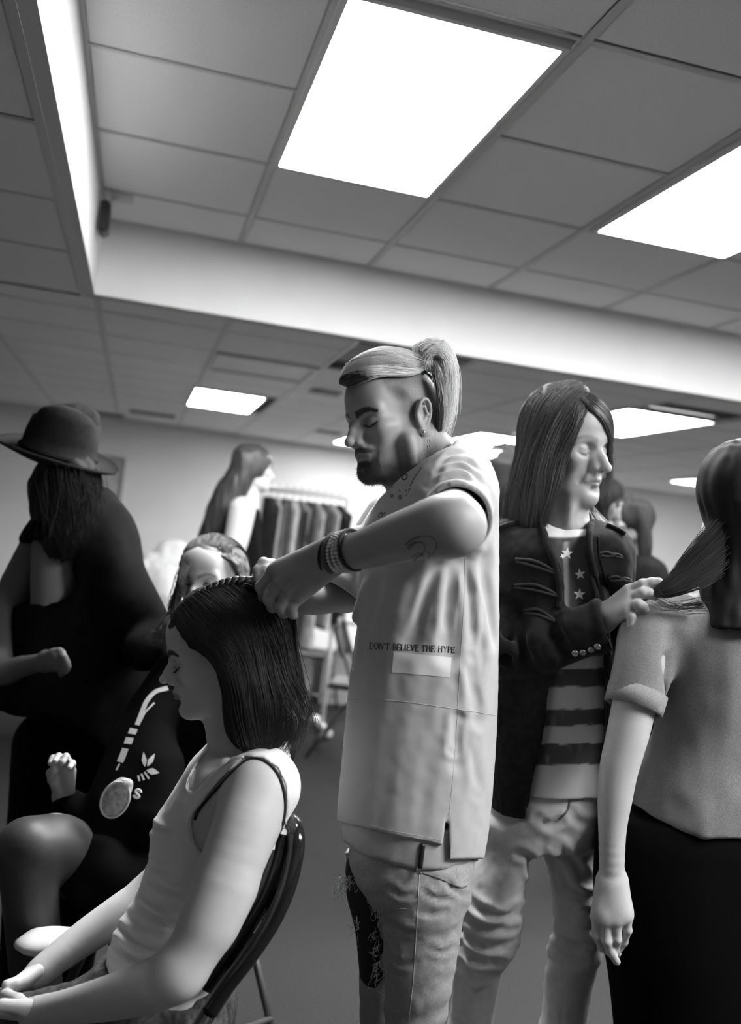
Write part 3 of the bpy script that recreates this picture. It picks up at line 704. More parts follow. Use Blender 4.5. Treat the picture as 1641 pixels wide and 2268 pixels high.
    pr = prism([(541, 1677), (495, 1720), (459, 1762), (431, 1794), (421, 1824), (427, 1856), (435, 1875), (520, 1960), (562, 1916), (608, 1873), (629, 1827), (636, 1792), (631, 1739), (615, 1702), (580, 1679)], 1.3, 1.70)
    Vt.func(*pr, k=.003, op='s')
    # creases across the belly
    for a, b, r in (((280, 2035), (400, 2075), .006), ((262, 2060), (380, 2120), .006), ((345, 1945), (400, 1975), .005), ((330, 1830), (372, 1845), .006)):
        pass
    V1, F1 = Vt.mesh(.0034)
    V1 = relax(V1, F1, 2)
    def folds(P):
        u = P[:, 0] / P[:, 2] * F_PX + CX; v = P[:, 1] / P[:, 2] * F_PX + CY
        low = sstep(1930, 2020, v)
        ph = (v - 1990 - (u - 300) * .42) / 46 * 6.283 + vnoise(P, 14, 5) * 1.3
        return low * .0012 * np.sin(ph) * (.6 + .5 * vnoise(P, 9, 2)) + .0010 * vnoise(P, 26, 8) + .0013 * vnoise(P * [1, .4, 1], 45, 9) * (1 - low)
    V1 = disp(V1, F1, folds)
    V1 = disp(V1, F1, lambda P: crease(P, [[(340, 1950), (368, 1968), (402, 1978)], [1.2, (292, 1990), (330, 2022), (385, 2052)], [.8, (270, 2022), (310, 2050), (350, 2068)], [1.3, (258, 2048), (300, 2085), (366, 2116)], [(250, 2085), (290, 2118), (330, 2138)], [.9, (330, 1825), (352, 1842), (380, 1850)], [.7, (396, 1790), (408, 1850), (424, 1872)], [.6, (322, 1905), (350, 1922), (390, 1930)], [.5, (430, 1762), (400, 1800), (370, 1815)]], 6.5, .0036) * (P[:, 2] < 1.70))
    vest = mk('vest', W(V1), F1, m_cloth_w, t, True)
    mk('shoulder_strap', *(lambda q: (W(q[0]), q[1]))(tube_mesh(near, .0075, 8, flat=.9)[0:2]), m_cloth_w, vest, True) if False else None
    bv = bvh_of(V1, F1)
    def piping(pts, r, name, material, off=.0, closed=False, n=60):
        out = []
        for x, y in smooth_path([(a, b, 0) for a, b in pts], n)[:, :2]:
            q, nn = on_surface(bv, x, y, off)
            if q is not None: out.append(q)
        if len(out) < 4: return
        out = np.array(out)
        for _ in range(3): out[1:-1] = out[1:-1] * .5 + (out[:-2] + out[2:]) * .25
        Vp, Fp = tube_mesh(out, r, 6); mk(name, W(Vp), list(Fp), material, vest, True)
    piping([(466, 1655), (436, 1690), (421, 1716), (412, 1745), (424, 1760), (440, 1752), (478, 1710), (512, 1686), (540, 1676)], .0022, 'neck_binding', m_cloth_w)
    piping([(536, 1683), (490, 1728), (453, 1768), (427, 1797), (415, 1826), (421, 1862)], .0022, 'arm_binding', m_cloth_w)
    # dark under-strap showing inside the armhole
    bp = [C(432, 1815, 1.555), C(440, 1795, 1.552), C(465, 1764, 1.545), C(500, 1727, 1.54), C(545, 1684, 1.555), C(578, 1682, 1.555), C(608, 1704, 1.56), C(626, 1742, 1.575), C(631, 1790, 1.59), C(622, 1830, 1.60), C(600, 1868, 1.61)]
    bs = bvh_of(*merge(B)); pts = []
    for q in smooth_path(bp, 50):
        px, py = q[0] / q[2] * F_PX + CX, q[1] / q[2] * F_PX + CY; o, nn = on_surface(bs, px, py, .001)
        pts.append(o if o is not None and abs(o[2] - q[2]) < .08 else q)
    pts = np.array(pts)
    for _ in range(3): pts[1:-1] = pts[1:-1] * .5 + (pts[:-2] + pts[2:]) * .25
    Vp, Fp = tube_mesh(pts, .0028, 6); mk('bra_strap', W(Vp), list(Fp), mat('black elastic', .012, .7), t, True, label='thin black bra strap along the armhole')
    # dark patterned trousers
    Tr = Shape(); Tr.loft([(y, l, q, a, b) for y, l, q, a, b in sil([(2118, 225, 490, 1.70, .12), (2160, 212, 500, 1.70, .15), (2230, 215, 520, 1.70, .165), (2300, 230, 520, 1.70, .165)], D, .15)], k=.03)
    Tr.chain([C(330, 2245, 1.62), C(120, 2290, 1.62), C(-80, 2320, 1.62)], [.085, .075, .062], .04)
    Tr.chain([C(330, 2235, 1.80), C(150, 2275, 1.79), C(-60, 2310, 1.78)], [.085, .075, .062], .04)
    kneeN, kneeF = W(C(-80, 2320, 1.62)), W(C(-60, 2310, 1.78)); V2, F2 = Tr.mesh(.007)
    for kn in (kneeN, kneeF):
        f = kn.copy(); f[2] = .08; f = f + np.array([-.05, .02, 0]); L = Shape().cap(toC(kn), toC(f), .058, .04); q = L.mesh(.008); V2, F2 = merge((V2, F2), q)
        sh = Shape().ell(toC(f + np.array([-.05, .01, -.045])), (.11, .036, .045), axes_from(toC(f + np.array([-1, .2, 0])) - toC(f), UPC), .01); q = sh.mesh(.006); mk('shoe', W(q[0]), q[1], mat('dark shoe leather', .03, .4), t, True)
    V2 = disp(V2, F2, lambda P: .003 * vnoise(P, 30, 4) + .002 * vnoise(P, 70, 5))
    mk('trousers', W(V2), F2, mat('dark patterned cloth', .05, .8, noise=.9, nscale=70), t, True)
    # ---- hair
    H = Shape(); c = h.p(-.014, 0, .038)
    H.ell(c, np.array([.106, .088, .096]) * .915, h.M, .02); H.ell(h.p(-.020, 0, .066), np.array([.075, .06, .068]) * .9, h.M, .03); H.ell(h.p(-.048, 0, .028), np.array([.080, .080, .085]) * .915, h.M, .03)
    H.loft(sil([(1298, 515, 560, 1.70, .012), (1312, 500, 578, 1.70, .040), (1330, 480, 592, 1.70, .062), (1362, 460, 608, 1.70, .078), (1400, 440, 622, 1.70, .083), (1460, 448, 634, 1.70, .088), (1500, 474, 646, 1.70, .089), (1550, 482, 662, 1.70, .088), (1600, 488, 656, 1.70, .084), (1635, 508, 640, 1.69, .078), (1662, 545, 615, 1.68, .06)], D, .08), k=.03, e=2.3)
    face = [(300, 1300), (375, 1370), (392, 1378), (399, 1408), (418, 1438), (456, 1460), (474, 1482), (481, 1520), (486, 1571), (489, 1610), (500, 1680), (300, 1680)]
    H.func(*prism(face, 1.3, 2.1), k=.006, op='s')
    V3, F3 = H.mesh(.0035); V3 = relax(V3, F3, 2)
    def locks(P):
        u = P[:, 0] / P[:, 2] * F_PX + CX; v = P[:, 1] / P[:, 2] * F_PX + CY
        return .003 * vnoise(np.stack([(u - .25 * (v - 1290)) / 14, v / 90, P[:, 2] * 12], 1), 1, 3) - .003
    V3 = disp(V3, F3, locks); hair = mk('hair', W(V3), F3, m_hair_d, t, True, label='shoulder-length dark hair, half braided')
    bh = bvh_of(V3, F3)
    G = [[(384, 1372), (402, 1405), (430, 1438), (470, 1470), (488, 1520), (494, 1580), (506, 1630), (520, 1652)], [(396, 1350), (440, 1402), (490, 1452), (512, 1520), (520, 1590), (535, 1640), (556, 1668)], [(424, 1322), (488, 1385), (535, 1450), (553, 1530), (560, 1600), (575, 1650), (590, 1668)],
         [(464, 1300), (530, 1360), (572, 1430), (590, 1520), (600, 1590), (606, 1640), (600, 1664)], [(506, 1286), (570, 1345), (604, 1410), (622, 1500), (640, 1570), (630, 1630), (606, 1660)], [(552, 1284), (596, 1330), (620, 1390), (636, 1470), (660, 1545), (664, 1600), (630, 1650)]]
    dz = 1.60
    gs = [[C(x, y, dz + (.065, .03, .01, 0, 0, 0, 0, 0, 0)[i]) for i, (x, y) in enumerate(g)] for g in G]
    v, f = strands(gs, 3000, jit=.0035, rad=.0005, nseg=18, bvh=bh, off=(.0002, .004), seed=3, ends=.10)
    far = [[C(x, y, 1.80) for x, y in g] for g in G]
    v2, f2 = strands(far, 260, jit=.005, rad=.0009, nseg=12, bvh=bh, off=(.0002, .004), seed=4)
    # loose wavy ends and the outer silhouette
    G2 = [[C(x, y, z) for x, y, z in g] for g in ([(600, 1310, 1.70), (628, 1380, 1.70), (640, 1460, 1.70), (664, 1540, 1.70), (672, 1590, 1.70), (640, 1650, 1.69)], [(590, 1320, 1.66), (625, 1400, 1.66), (642, 1500, 1.66), (668, 1560, 1.67), (655, 1620, 1.67), (612, 1668, 1.66)], [(560, 1350, 1.62), (600, 1450, 1.62), (625, 1540, 1.62), (648, 1600, 1.62), (620, 1660, 1.62), (596, 1672, 1.62)])]
    v3, f3 = strands(G2, 260, jit=.006, rad=.0006, nseg=22, seed=5, fly=.010, curl=.0035, ends=.25)
    ha, hb = merge((v, f), (v2, f2), (v3, f3)); mk('hair_strands', W(ha), hb, m_hair_s, hair, True, kind='stuff')
    # braid along the parting
    line = smooth_path([C(378, 1392, 1.655), C(398, 1352, 1.66), (C(430, 1325, 1.665)), C(470, 1303, 1.67), C(515, 1289, 1.675), C(560, 1290, 1.675), C(585, 1296, 1.67)], 60)
    Bm = MB()
    T_, A_, B_ = frames(line)
    nb = 19
    for i in range(nb * 2):
        u = i / (nb * 2) * .96 + .01; j = int(u * 59); sd = 1 if i % 2 else -1; w_ = .0034 + .0040 * u
        nrm = -UPC * 0 + line[j] - h.p(-.02, 0, .0); nrm /= np.linalg.norm(nrm); side = np.cross(T_[j], nrm)
        p0 = line[max(0, j - 1)] + side * sd * w_ * 1.6 - nrm * .002; p1 = line[min(59, j + 1)] + nrm * w_ * .75; p2 = line[min(59, j + 4)] - side * sd * w_ * .55 + nrm * .001
        pth = smooth_path([p0, p1, p2], 9); Vb, Fb = tube_mesh(pth, w_ * np.array([.35, .7, .95, 1, 1, .95, .8, .6, .3]), 7); n0 = len(Bm.V); Bm.add(Vb.tolist(), [tuple(x) for x in Fb.tolist()])
    mk('braid', W(Bm.V), Bm.F, m_hair_s, hair, True, label='tight braid along the parting')
    # lock held in the fingers and hanging behind
    for nm, pts, rr in (('held_lock', [C(552, 1296, 1.665), C(572, 1300, 1.655), C(600, 1315, 1.66), C(625, 1335, 1.67), C(640, 1350, 1.69)], [.010, .008, .007, .008, .009]),
                        ('hanging_lock', [C(636, 1340, 1.70), C(638, 1372, 1.71), C(640, 1420, 1.72), C(650, 1470, 1.72), C(662, 1525, 1.71), C(668, 1580, 1.70)], [.010, .013, .014, .014, .012, .004])):
        p = smooth_path(pts, 20); Vb, Fb = tube_mesh(p, np.interp(np.linspace(0, 1, 20), np.linspace(0, 1, len(rr)), rr), 9); mk(nm, W(Vb), list(Fb), m_hair_d, hair, True)
        va, fa = strands([[q + np.array([s_ * r_, 0, -r_ * .6]) for q, r_ in zip(p, np.interp(np.linspace(0, 1, 20), np.linspace(0, 1, len(rr)), rr))] for s_ in (-1, 0, 1)], 90, jit=.002, rad=.0006, nseg=16, seed=8, ends=.2, fly=.004)
        mk('lock_strands', W(va), fa, m_hair_s, hair, True, kind='stuff')
    if 0: va, fa = strands([[C(484, 1545, 1.625), C(478, 1520, 1.62), C(470, 1540, 1.618), C(466, 1575, 1.62)], [C(488, 1560, 1.625), C(480, 1550, 1.62), C(476, 1570, 1.62), C(478, 1600, 1.62)]], 16, jit=.001, rad=.0004, nseg=12, seed=9)
    if 0: mk('wisps', W(va), fa, m_hair_d, hair, True, kind='stuff')
if 'girl' not in SKIP: build_girl()
# ================================================================== decals that lie on a surface
def decal_line(bv, pts, r, n=None, off=.0004, closed=False):
    out = []; P = smooth_path([(a, b, 0) for a, b in pts], n or max(8, len(pts) * 5)) if len(pts) > 2 else np.array([[*pts[0], 0], [(pts[0][0] + pts[1][0]) / 2, (pts[0][1] + pts[1][1]) / 2, 0], [*pts[1], 0]])
    for x, y in P[:, :2]:
        q, nn = on_surface(bv, x, y, off)
        if q is not None and (not out or abs(q[2] - out[-1][2]) < .05): out.append(q)
    if len(out) < 2: return None
    V, F = tube_mesh(np.array(out), r, 5); return V, list(F)
def decal_poly(bv, poly, off=.0006, n=10):
    """a filled quad patch laid on the surface; poly = 4 corners"""
    a, b, c, d = [np.array(q, float) for q in poly]; V = []; F = []
    for i in range(n + 1):
        for j in range(n + 1):
            u, v = i / n, j / n; p = (a * (1 - u) + b * u) * (1 - v) + (d * (1 - u) + c * u) * v; q, nn = on_surface(bv, p[0], p[1], off)
            if q is None: q = V[-1] if V else C(p[0], p[1], 1.7)
            V.append(q)
    for i in range(n):
        for j in range(n): k = i * (n + 1) + j; F.append((k, k + 1, k + n + 2, k + n + 1))
    return np.array(V), F
GLY = {  # strokes of a light serif capital, unit box: (x, y from baseline up, thick)
    'D': (.80, [[(.14, 0), (.14, 1), 2], [(.04, 0), (.40, 0), (.66, .18), (.74, .5), (.66, .82), (.40, 1), (.04, 1), 1.4]]),
    'O': (.84, [[(.42, 0), (.15, .16), (.07, .5), (.15, .84), (.42, 1), (.69, .84), (.77, .5), (.69, .16), (.42, 0), 1.6]]),
    'N': (.86, [[(.14, 0), (.14, 1), 1], [(.14, 1), (.72, 0), 2.1], [(.72, 0), (.72, 1), 1], [(.03, 0), (.25, 0), 1], [(.02, 1), (.20, 1), 1], [(.62, 1), (.84, 1), 1]]),
    "'": (.28, [[(.14, 1), (.12, .72), 1.8]]),
    'T': (.72, [[(.36, 0), (.36, 1), 2], [(.04, .82), (.04, 1), (.68, 1), (.68, .82), 1], [(.24, 0), (.48, 0), 1]]),
    'B': (.70, [[(.14, 0), (.14, 1), 2], [(.04, 1), (.40, 1), (.56, .88), (.54, .62), (.36, .53), (.14, .53), 1.2], [(.36, .53), (.60, .42), (.63, .16), (.44, 0), (.04, 0), 1.4]]),
    'E': (.66, [[(.14, 0), (.14, 1), 2], [(.04, 1), (.56, 1), (.56, .82), 1], [(.14, .52), (.44, .52), 1], [(.44, .62), (.44, .42), 1], [(.04, 0), (.60, 0), (.60, .20), 1]]),
    'L': (.62, [[(.14, 0), (.14, 1), 2], [(.04, 1), (.26, 1), 1], [(.04, 0), (.56, 0), (.56, .22), 1]]),
    'I': (.34, [[(.17, 0), (.17, 1), 2], [(.06, 0), (.28, 0), 1], [(.06, 1), (.28, 1), 1]]),
    'V': (.80, [[(.10, 1), (.42, 0), 2.1], [(.42, 0), (.70, 1), 1], [(0, 1), (.22, 1), 1], [(.60, 1), (.80, 1), 1]]),
    'H': (.86, [[(.15, 0), (.15, 1), 2], [(.71, 0), (.71, 1), 2], [(.15, .52), (.71, .52), 1], [(.04, 0), (.26, 0), 1], [(.04, 1), (.26, 1), 1], [(.60, 0), (.82, 0), 1], [(.60, 1), (.82, 1), 1]]),
    'Y': (.78, [[(.10, 1), (.40, .48), 2], [(.40, .48), (.68, 1), 1], [(.40, .48), (.40, 0), 2], [(.28, 0), (.52, 0), 1], [(0, 1), (.22, 1), 1], [(.58, 1), (.78, 1), 1]]),
    'P': (.66, [[(.15, 0), (.15, 1), 2], [(.04, 1), (.44, 1), (.60, .86), (.60, .62), (.44, .47), (.15, .47), 1.3], [(.04, 0), (.28, 0), 1]]),
    ' ': (.45, []), 'S': (.6, [[(.52, .8), (.42, 1), (.18, 1), (.08, .8), (.14, .6), (.46, .42), (.54, .2), (.42, 0), (.16, 0), (.06, .2), 1.6]])}
def write(bv, text, p0, p1, hgt, r=.00046, fade=None):
    w = sum(GLY[c][0] + .08 for c in text); d = np.array(p1, float) - np.array(p0, float); L = np.linalg.norm(d); e = d / L; up = np.array([e[1], -e[0]]); sc = L / w; x = 0; Vs = []; Fs = []; n = 0
    for c in text:
        for st in GLY[c][1]:
            pts = [tuple(np.array(p0) + e * (x + q[0]) * sc + up * q[1] * hgt) for q in st[:-1]]
            q = decal_line(bv, pts, r * st[-1], n=(len(pts) - 1) * 3 + 1, off=.0002)
            if q: Vs.append(q[0]); Fs += [tuple(i + n for i in f) for f in q[1]]; n += len(q[0])
        x += GLY[c][0] + .08
    return np.vstack(Vs), Fs
m_ink = mat('black print', .02, .8)
m_seam = mat('seam thread', .42, .9)  # sewn seam lines in one even tone
m_denim = mat('washed denim', .30, .85, noise=.14, nscale=220, bump=.3, bscale=1100)
# ================================================================== the blond hairdresser
def build_man():
    D = 1.80
    t = thing('person', 'standing man with blond topknot in long pale t-shirt, braiding hair', 'person', floor_pt(C(900, 2100, D)))
    h = Head(C(869, 932, 1.81), head_axes(37, 15, -8), .955, jaw=1.04, nose=.98, chin=.002)
    S = h.S
    S.cap(h.p(-.028, 0, -.030), C(985, 1050, 1.80), .054, .060, .03); S.cap(h.p(.015, 0, -.075), C(915, 1085, 1.78), .036, .048, .02)
    S.cap(C(905, 975, 1.74), C(925, 1075, 1.74), .012, .012, .02)
    lo, hi = S.bounds(); A = S.mesh(.002, np.array([lo[0], lo[1], 1.62]), np.array([C(1010, 0, 1.8)[0], C(0, 1100, 1.78)[1], 1.98]))
    # near arm, forearm across to the braid
    L = Shape()
    sh, el, wr = C(1008, 1118, 1.70), C(1000, 1163, 1.425), C(744, 1226, 1.575)
    L.chain([sh, (sh + el) / 2, el], [.046, .0420, .042], .02)
    L.ell(C(1035, 1170, 1.435), (.018, .024, .022), None, .03)
    L.chain([el, C(950, 1172, 1.440), C(880, 1192, 1.48), C(800, 1218, 1.535), wr], [.0425, .0435, .0385, .0305, .0255], .03)
    hand(L, C(738, 1229, 1.58), [C(607, 1264, 1.62), C(622, 1286, 1.608), C(643, 1305, 1.605), C(664, 1320, 1.612)],
         [[C(578, 1300, 1.625), C(584, 1322, 1.642), C(598, 1328, 1.656)], [C(596, 1328, 1.612), C(603, 1345, 1.630), C(617, 1347, 1.648)], [C(620, 1345, 1.608), C(628, 1358, 1.622), C(640, 1356, 1.640)], [C(645, 1347, 1.610), C(648, 1360, 1.612), C(652, 1364, 1.628)]],
         [C(700, 1246, 1.60), C(640, 1262, 1.650), C(600, 1275, 1.665), C(572, 1288, 1.668)], pr=.0160, fr=.0100, tendon=1)
    L.cap(C(735, 1232, 1.585), C(650, 1292, 1.62), .022, .020, .02); L.cap(C(730, 1222, 1.58), C(625, 1262, 1.61), .016, .013, .02)
    # far arm
    Rr = Shape(); Rr.chain([C(860, 1150, 1.98), C(800, 1240, 1.95), C(768, 1312, 1.92)], [.052, .045, .038], .02)
    Rr.chain([C(768, 1314, 1.92), C(705, 1326, 1.85), C(668, 1328, 1.79)], [.034, .031, .026], .02)
    hand(Rr, C(668, 1328, 1.79), [C(614, 1262, 1.70), C(606, 1280, 1.715), C(604, 1300, 1.73), C(608, 1318, 1.75)], [[C(584, 1248, 1.685), C(572, 1264, 1.675), C(572, 1284, 1.672)], [C(578, 1268, 1.70), C(566, 1284, 1.69), C(570, 1300, 1.684)], [C(580, 1290, 1.715), C(572, 1306, 1.70), C(580, 1318, 1.694)], [C(586, 1312, 1.735), C(580, 1326, 1.72), C(590, 1334, 1.71)]],
         [C(650, 1290, 1.76), C(625, 1262, 1.715), C(602, 1252, 1.69), C(588, 1262, 1.672)], pr=.015, fr=.0105)
    B = L.mesh(.0026); Bf = Rr.mesh(.0032)
    T = Shape(); T.loft(sil([(1060, 900, 1060, 1.80, .14), (1200, 830, 1090, 1.80, .15), (1500, 790, 1080, 1.80, .14), (1850, 780, 1050, 1.80, .14)], D, .14), k=.02); Tm = T.mesh(.012)
    def tone(V):
        P = h.loc(V); base = np.full(len(V), .36) * (1 + .05 * vnoise(V, 60, 1)); hd_ = (P[:, 2] > -.14) & (np.abs(P[:, 1]) < .11) & (P[:, 0] > -.14) & (P[:, 0] < .14)
        f = h.eye_paint(P, base.copy(), base, lash=.03, brow=.035, brow_w=.0080, lip=.6, brow_z=-.0030, shade=.15)
        nz = .5 + .5 * vnoise(P, 700, 2)
        # cheek stubble thickening to a dark beard on jaw, chin and lip
        x_, y_, z_ = P[:, 0], np.abs(P[:, 1]), P[:, 2]
        zc = np.interp(x_, [-.03, .0, .03, .055, .075, .09], [.004, -.014, -.036, -.048, -.052, -.05]); zd = np.interp(x_, [-.03, .01, .04, .07, .1], [-.05, -.07, -.082, -.078, -.072])
        st = sstep(.004, -.040, z_ - zc) * .48 + sstep(.010, -.018, z_ - zd) * .40; st = st * sstep(-.042, -.016, x_) * sstep(-.140, -.118, z_)
        rl = np.sqrt((y_ / .0235) ** 2 + ((z_ + .0635) / .0085) ** 2)
        chin = sstep(1.25, .75, np.sqrt((y_ / .030) ** 2 + ((z_ + .096) / .026) ** 2)) * (x_ > .03)
        mou = sstep(1.2, .7, np.sqrt((y_ / .031) ** 2 + ((z_ + .0525) / .0085) ** 2)) * (x_ > .070)
        gt = sstep(.009, .003, np.abs(y_ - .029)) * sstep(-.050, -.058, z_) * sstep(-.095, -.085, z_) * (x_ > .055)
        b = np.clip(st * (.85 + .3 * (nz - .5)) + chin * .95 + mou * .85 + gt * .6, 0, .96) * np.where(x_ > .082, sstep(.80, 1.15, rl), 1)
        f = f * (1 - b) + .030 * b
        # clipped sides of the scalp
        sc = sstep(.022, .046, P[:, 2] + .25 * (P[:, 0] + .0) * 0 + np.where(P[:, 0] > .025, -(P[:, 0] - .025) * .9, 0)) + sstep(-.012, -.022, P[:, 0] + .0 * P[:, 2]) * sstep(-.045, -.02, P[:, 2]) + sstep(.012, .002, P[:, 0]) * sstep(-.02, .01, P[:, 2])
        sc = np.clip(sc, 0, 1) * (np.abs(P[:, 1]) > .02) * sstep(.058, .042, P[:, 0]) * (1 - ((np.abs(P[:, 1]) > .0780) & (P[:, 2] < .031) & (P[:, 2] > -.045) & (P[:, 0] > -.035) & (P[:, 0] < .012)))
        f = f * (1 - sc * (.50 + .30 * nz)) + .06 * sc * (.50 + .30 * nz)
        return np.where(hd_, f, base)
    body = add_skin('body', [A, B, Bf, Tm], t, tone)
    bb = bvh_of(*B)
    # tattoo lines on the forearm
    tx = lambda q: [(700 + x / 3.907, 740 + y / 3.907) for x, y in q]; Vs = []; Fs = []; n = 0
    for pts, r in (([(775, 1822), (835, 1775), (905, 1750)], .0010), ([(905, 1750), (975, 1748), (1030, 1785), (1042, 1845), (1010, 1905)], .0006), ([(800, 1868), (850, 1815), (918, 1802), (942, 1850), (925, 1895), (880, 1898), (832, 1935)], .0007), ([(845, 1960), (880, 1925), (930, 1905)], .0010), ([(790, 1848), (830, 1812), (870, 1795)], .0009), ([(960, 1880), (985, 1905), (975, 1935)], .0006)):
        q = decal_line(bb, tx(pts), r, off=.0)
        if q: Vs.append(q[0]); Fs += [tuple(i + n for i in f) for f in q[1]]; n += len(q[0])
    if Vs: mk('forearm_tattoo', W(np.vstack(Vs)), Fs, mat('tattoo ink', .04, .6), t, label='thin line tattoo on the forearm')
    ba = bvh_of(*A); Vs = []; Fs = []; n = 0
    for pts in ([(947, 973), (947, 979)], [(951, 973), (951, 979)], [(947, 986), (947, 992)], [(951, 985), (952, 991)], [(946, 982), (952, 981)]):
        q = decal_line(ba, pts, .0006, off=0)
        if q: Vs.append(q[0]); Fs += [tuple(i + n for i in f) for f in q[1]]; n += len(q[0])
    if Vs: mk('neck_tattoo', W(np.vstack(Vs)), Fs, mat('tattoo ink', .04, .6), t, label='small tattoo marks on the neck')
    e = h.p(-.006, .081, -.036); q = Shape().ell(e, (.0028, .0028, .0028)).ell(e + np.array([0, .005, 0]), (.0022, .0035, .0022)).mesh(.0012); mk('ear_stud', W(q[0]), q[1], mat('polished silver', .7, .2, metal=1), t, True)
    # ---- t-shirt
    rows = [(984, 1005, 1032, 1.80, .03), (996, 965, 1050, 1.80, .10), (1020, 925, 1066, 1.80, .150), (1055, 880, 1080, 1.80, .182), (1100, 842, 1092, 1.80, .19), (1160, 806, 1101, 1.80, .185), (1270, 792, 1103, 1.80, .168), (1400, 785, 1103, 1.80, .160), (1545, 768, 1101, 1.80, .16), (1700, 755, 1092, 1.80, .165), (1800, 746, 1083, 1.80, .17), (1915, 742, 1064, 1.80, .172)]
    Vt = Shape(); Vt.loft(sil(rows, D, .16), k=.02, e=2.3)
    ax = el - sh; ax /= np.linalg.norm(ax)
    Vt.chain([C(1006, 1066, 1.75), C(1008, 1105, 1.66), C(1011, 1145, 1.565)], [.070, .070, .0585], .035)
    Vt.chain([C(885, 1160, 1.93), C(800, 1240, 1.91), C(752, 1316, 1.88)], [.065, .060, .054], .03)
    fs = np.array([(-.62), .62, .1]); a2 = C(752, 1316, 1.88) - C(800, 1240, 1.91); a2 /= np.linalg.norm(a2)
    # sleeve openings: flat ends with a hollow around each arm
    q0 = C(1012, 1147, 1.552)
    cut = lambda q, axd, rr: (lambda X, Y, Z: np.maximum(-((X - q[0]) * axd[0] + (Y - q[1]) * axd[1] + (Z - q[2]) * axd[2]), np.sqrt((X - q[0]) ** 2 + (Y - q[1]) ** 2 + (Z - q[2]) ** 2) - rr))
    Vt.func(cut(q0, ax, .13), q0 - .13, q0 + .13, .003, 's'); Vt.cap(q0 - ax * .045, q0 + ax * .08, .0505, .054, .004, 's')
    q1 = C(752, 1316, 1.88); Vt.func(cut(q1, a2, .12), q1 - .12, q1 + .12, .003, 's'); Vt.cap(q1 - a2 * .04, q1 + a2 * .08, .048, .050, .004, 's')
    # neck opening
    Vt.cap(h.p(-.020, 0, -.030), C(978, 1035, 1.80), .060, .064, .006, 's'); Vt.cap(h.p(.03, 0, -.09), C(905, 1068, 1.77), .05, .05, .01, 's')
    Vt.func(*prism([(700, 860), (985, 860), (1003, 984), (964, 1001), (930, 1022), (905, 1042), (880, 1059), (857, 1075), (838, 1096), (799, 1163), (700, 1163)], 1.4, 2.2), k=.006, op='s')
    # hem: front panel, slit, longer back panel
    Vt.func(*prism([(690, 1790), (742, 1818), (800, 1833), (900, 1857), (981, 1874), (989, 1806), (991, 1806), (996, 1906), (1064, 1903), (1120, 1895), (1120, 2010), (690, 2010)], 1.4, 2.2), k=.002, op='s')
    # folds: pulled cloth under the arm, drape down the side
    for a, b, r0, r1, op, k in (((1030, 1240), (1045, 1560), .008, .003, 's', .03), ((1000, 1245), (985, 1420), .010, .003, 's', .04), ((1062, 1235), (1085, 1400), .008, .002, 's', .03), ((960, 1250), (905, 1400), .006, .002, 's', .03), ((830, 1275), (800, 1420), .006, .002, 's', .03),
                           ((1010, 1560), (1000, 1640), .006, .002, 's', .03), ((815, 1290), (792, 1360), .007, .003, 'u', .03)):
        pa, pb = C(*a, 1.8), C(*b, 1.8)
        for qq in (pa, pb):
            px_, py_ = qq[0] / 1.8 * F_PX + CX, qq[1] / 1.8 * F_PX + CY; row = min(rows, key=lambda w_: abs(w_[0] - py_)); cc = (row[1] + row[2]) / 2; hw = (row[2] - row[1]) / 2; u_ = np.clip(abs(px_ - cc) / hw, 0, .97); qq[2] = 1.8 - row[4] * (1 - u_ ** 2.3) ** (1 / 2.3) - .002; qq[0] = (px_ - CX) / F_PX * 1.8; qq[1] = (py_ - CY) / F_PX * 1.8
        Vt.cap(pa, pb, r0, r1, k, op)
    V1, F1 = Vt.mesh(.0036); V1 = relax(V1, F1, 2)
    def wr_(P):
        u = P[:, 0] / P[:, 2] * F_PX + CX; v = P[:, 1] / P[:, 2] * F_PX + CY
        up_ = sstep(1260, 1150, v); near = sstep(1.84, 1.74, P[:, 2])
        a = -.0010 + .0032 * vnoise(np.stack([u / 30 + v / 200, v / 190, P[:, 2] * 5], 1), 1, 3) * sstep(1250, 1300, v) * (1 - .55 * sstep(1450, 1600, v))
        b = .0028 * np.sin(np.hypot(u - 1012, (v - 1147) * .8) / 7.5) * sstep(170, 90, np.hypot(u - 1012, v - 1147)) * sstep(55, 75, np.hypot(u - 1012, v - 1147)) * near * sstep(1150, 1100, v)
        return a + b + .0008 * vnoise(P, 60, 8)
    V1 = disp(V1, F1, wr_)
    V1 = disp(V1, F1, lambda P: (crease(P, [[(952, 1062), (985, 1030), (1030, 1022), (1068, 1055)], [(948, 1078), (980, 1045), (1030, 1038), (1078, 1085)], [.8, (946, 1092), (972, 1066), (1020, 1056), (1070, 1082)], [.8, (962, 1040), (1000, 1008), (1040, 1008)], [.6, (1075, 1060), (1090, 1110), (1094, 1180)]], 5, .0042) + crease(P, [[1.2, (1026, 1240), (1040, 1330), (1046, 1450)], [1.1, (1000, 1244), (992, 1330), (982, 1420)], [(1058, 1236), (1072, 1320), (1082, 1430)], [.8, (968, 1250), (940, 1330), (915, 1420)], [.8, (1040, 1250), (1062, 1360), (1070, 1500)], [.7, (812, 1280), (800, 1350), (790, 1430)], [.7, (1012, 1590), (1004, 1660)], [.6, (930, 1110), (905, 1150), (880, 1175)], [.5, (950, 1130), (925, 1100), (900, 1085)], [.6, (1035, 1460), (1050, 1560)], [.5, (1045, 1640), (1060, 1760)]], 9, .0050)) * (P[:, 2] < 1.80)); m_tee = mat('pale heather jersey', .43, .92, bump=.14, bscale=1600, noise=.05, nscale=500, sheen=.15)
    tee = mk('t_shirt', W(V1), F1, m_tee, t, True, label='long pale t-shirt with split hem'); bv = bvh_of(V1, F1)
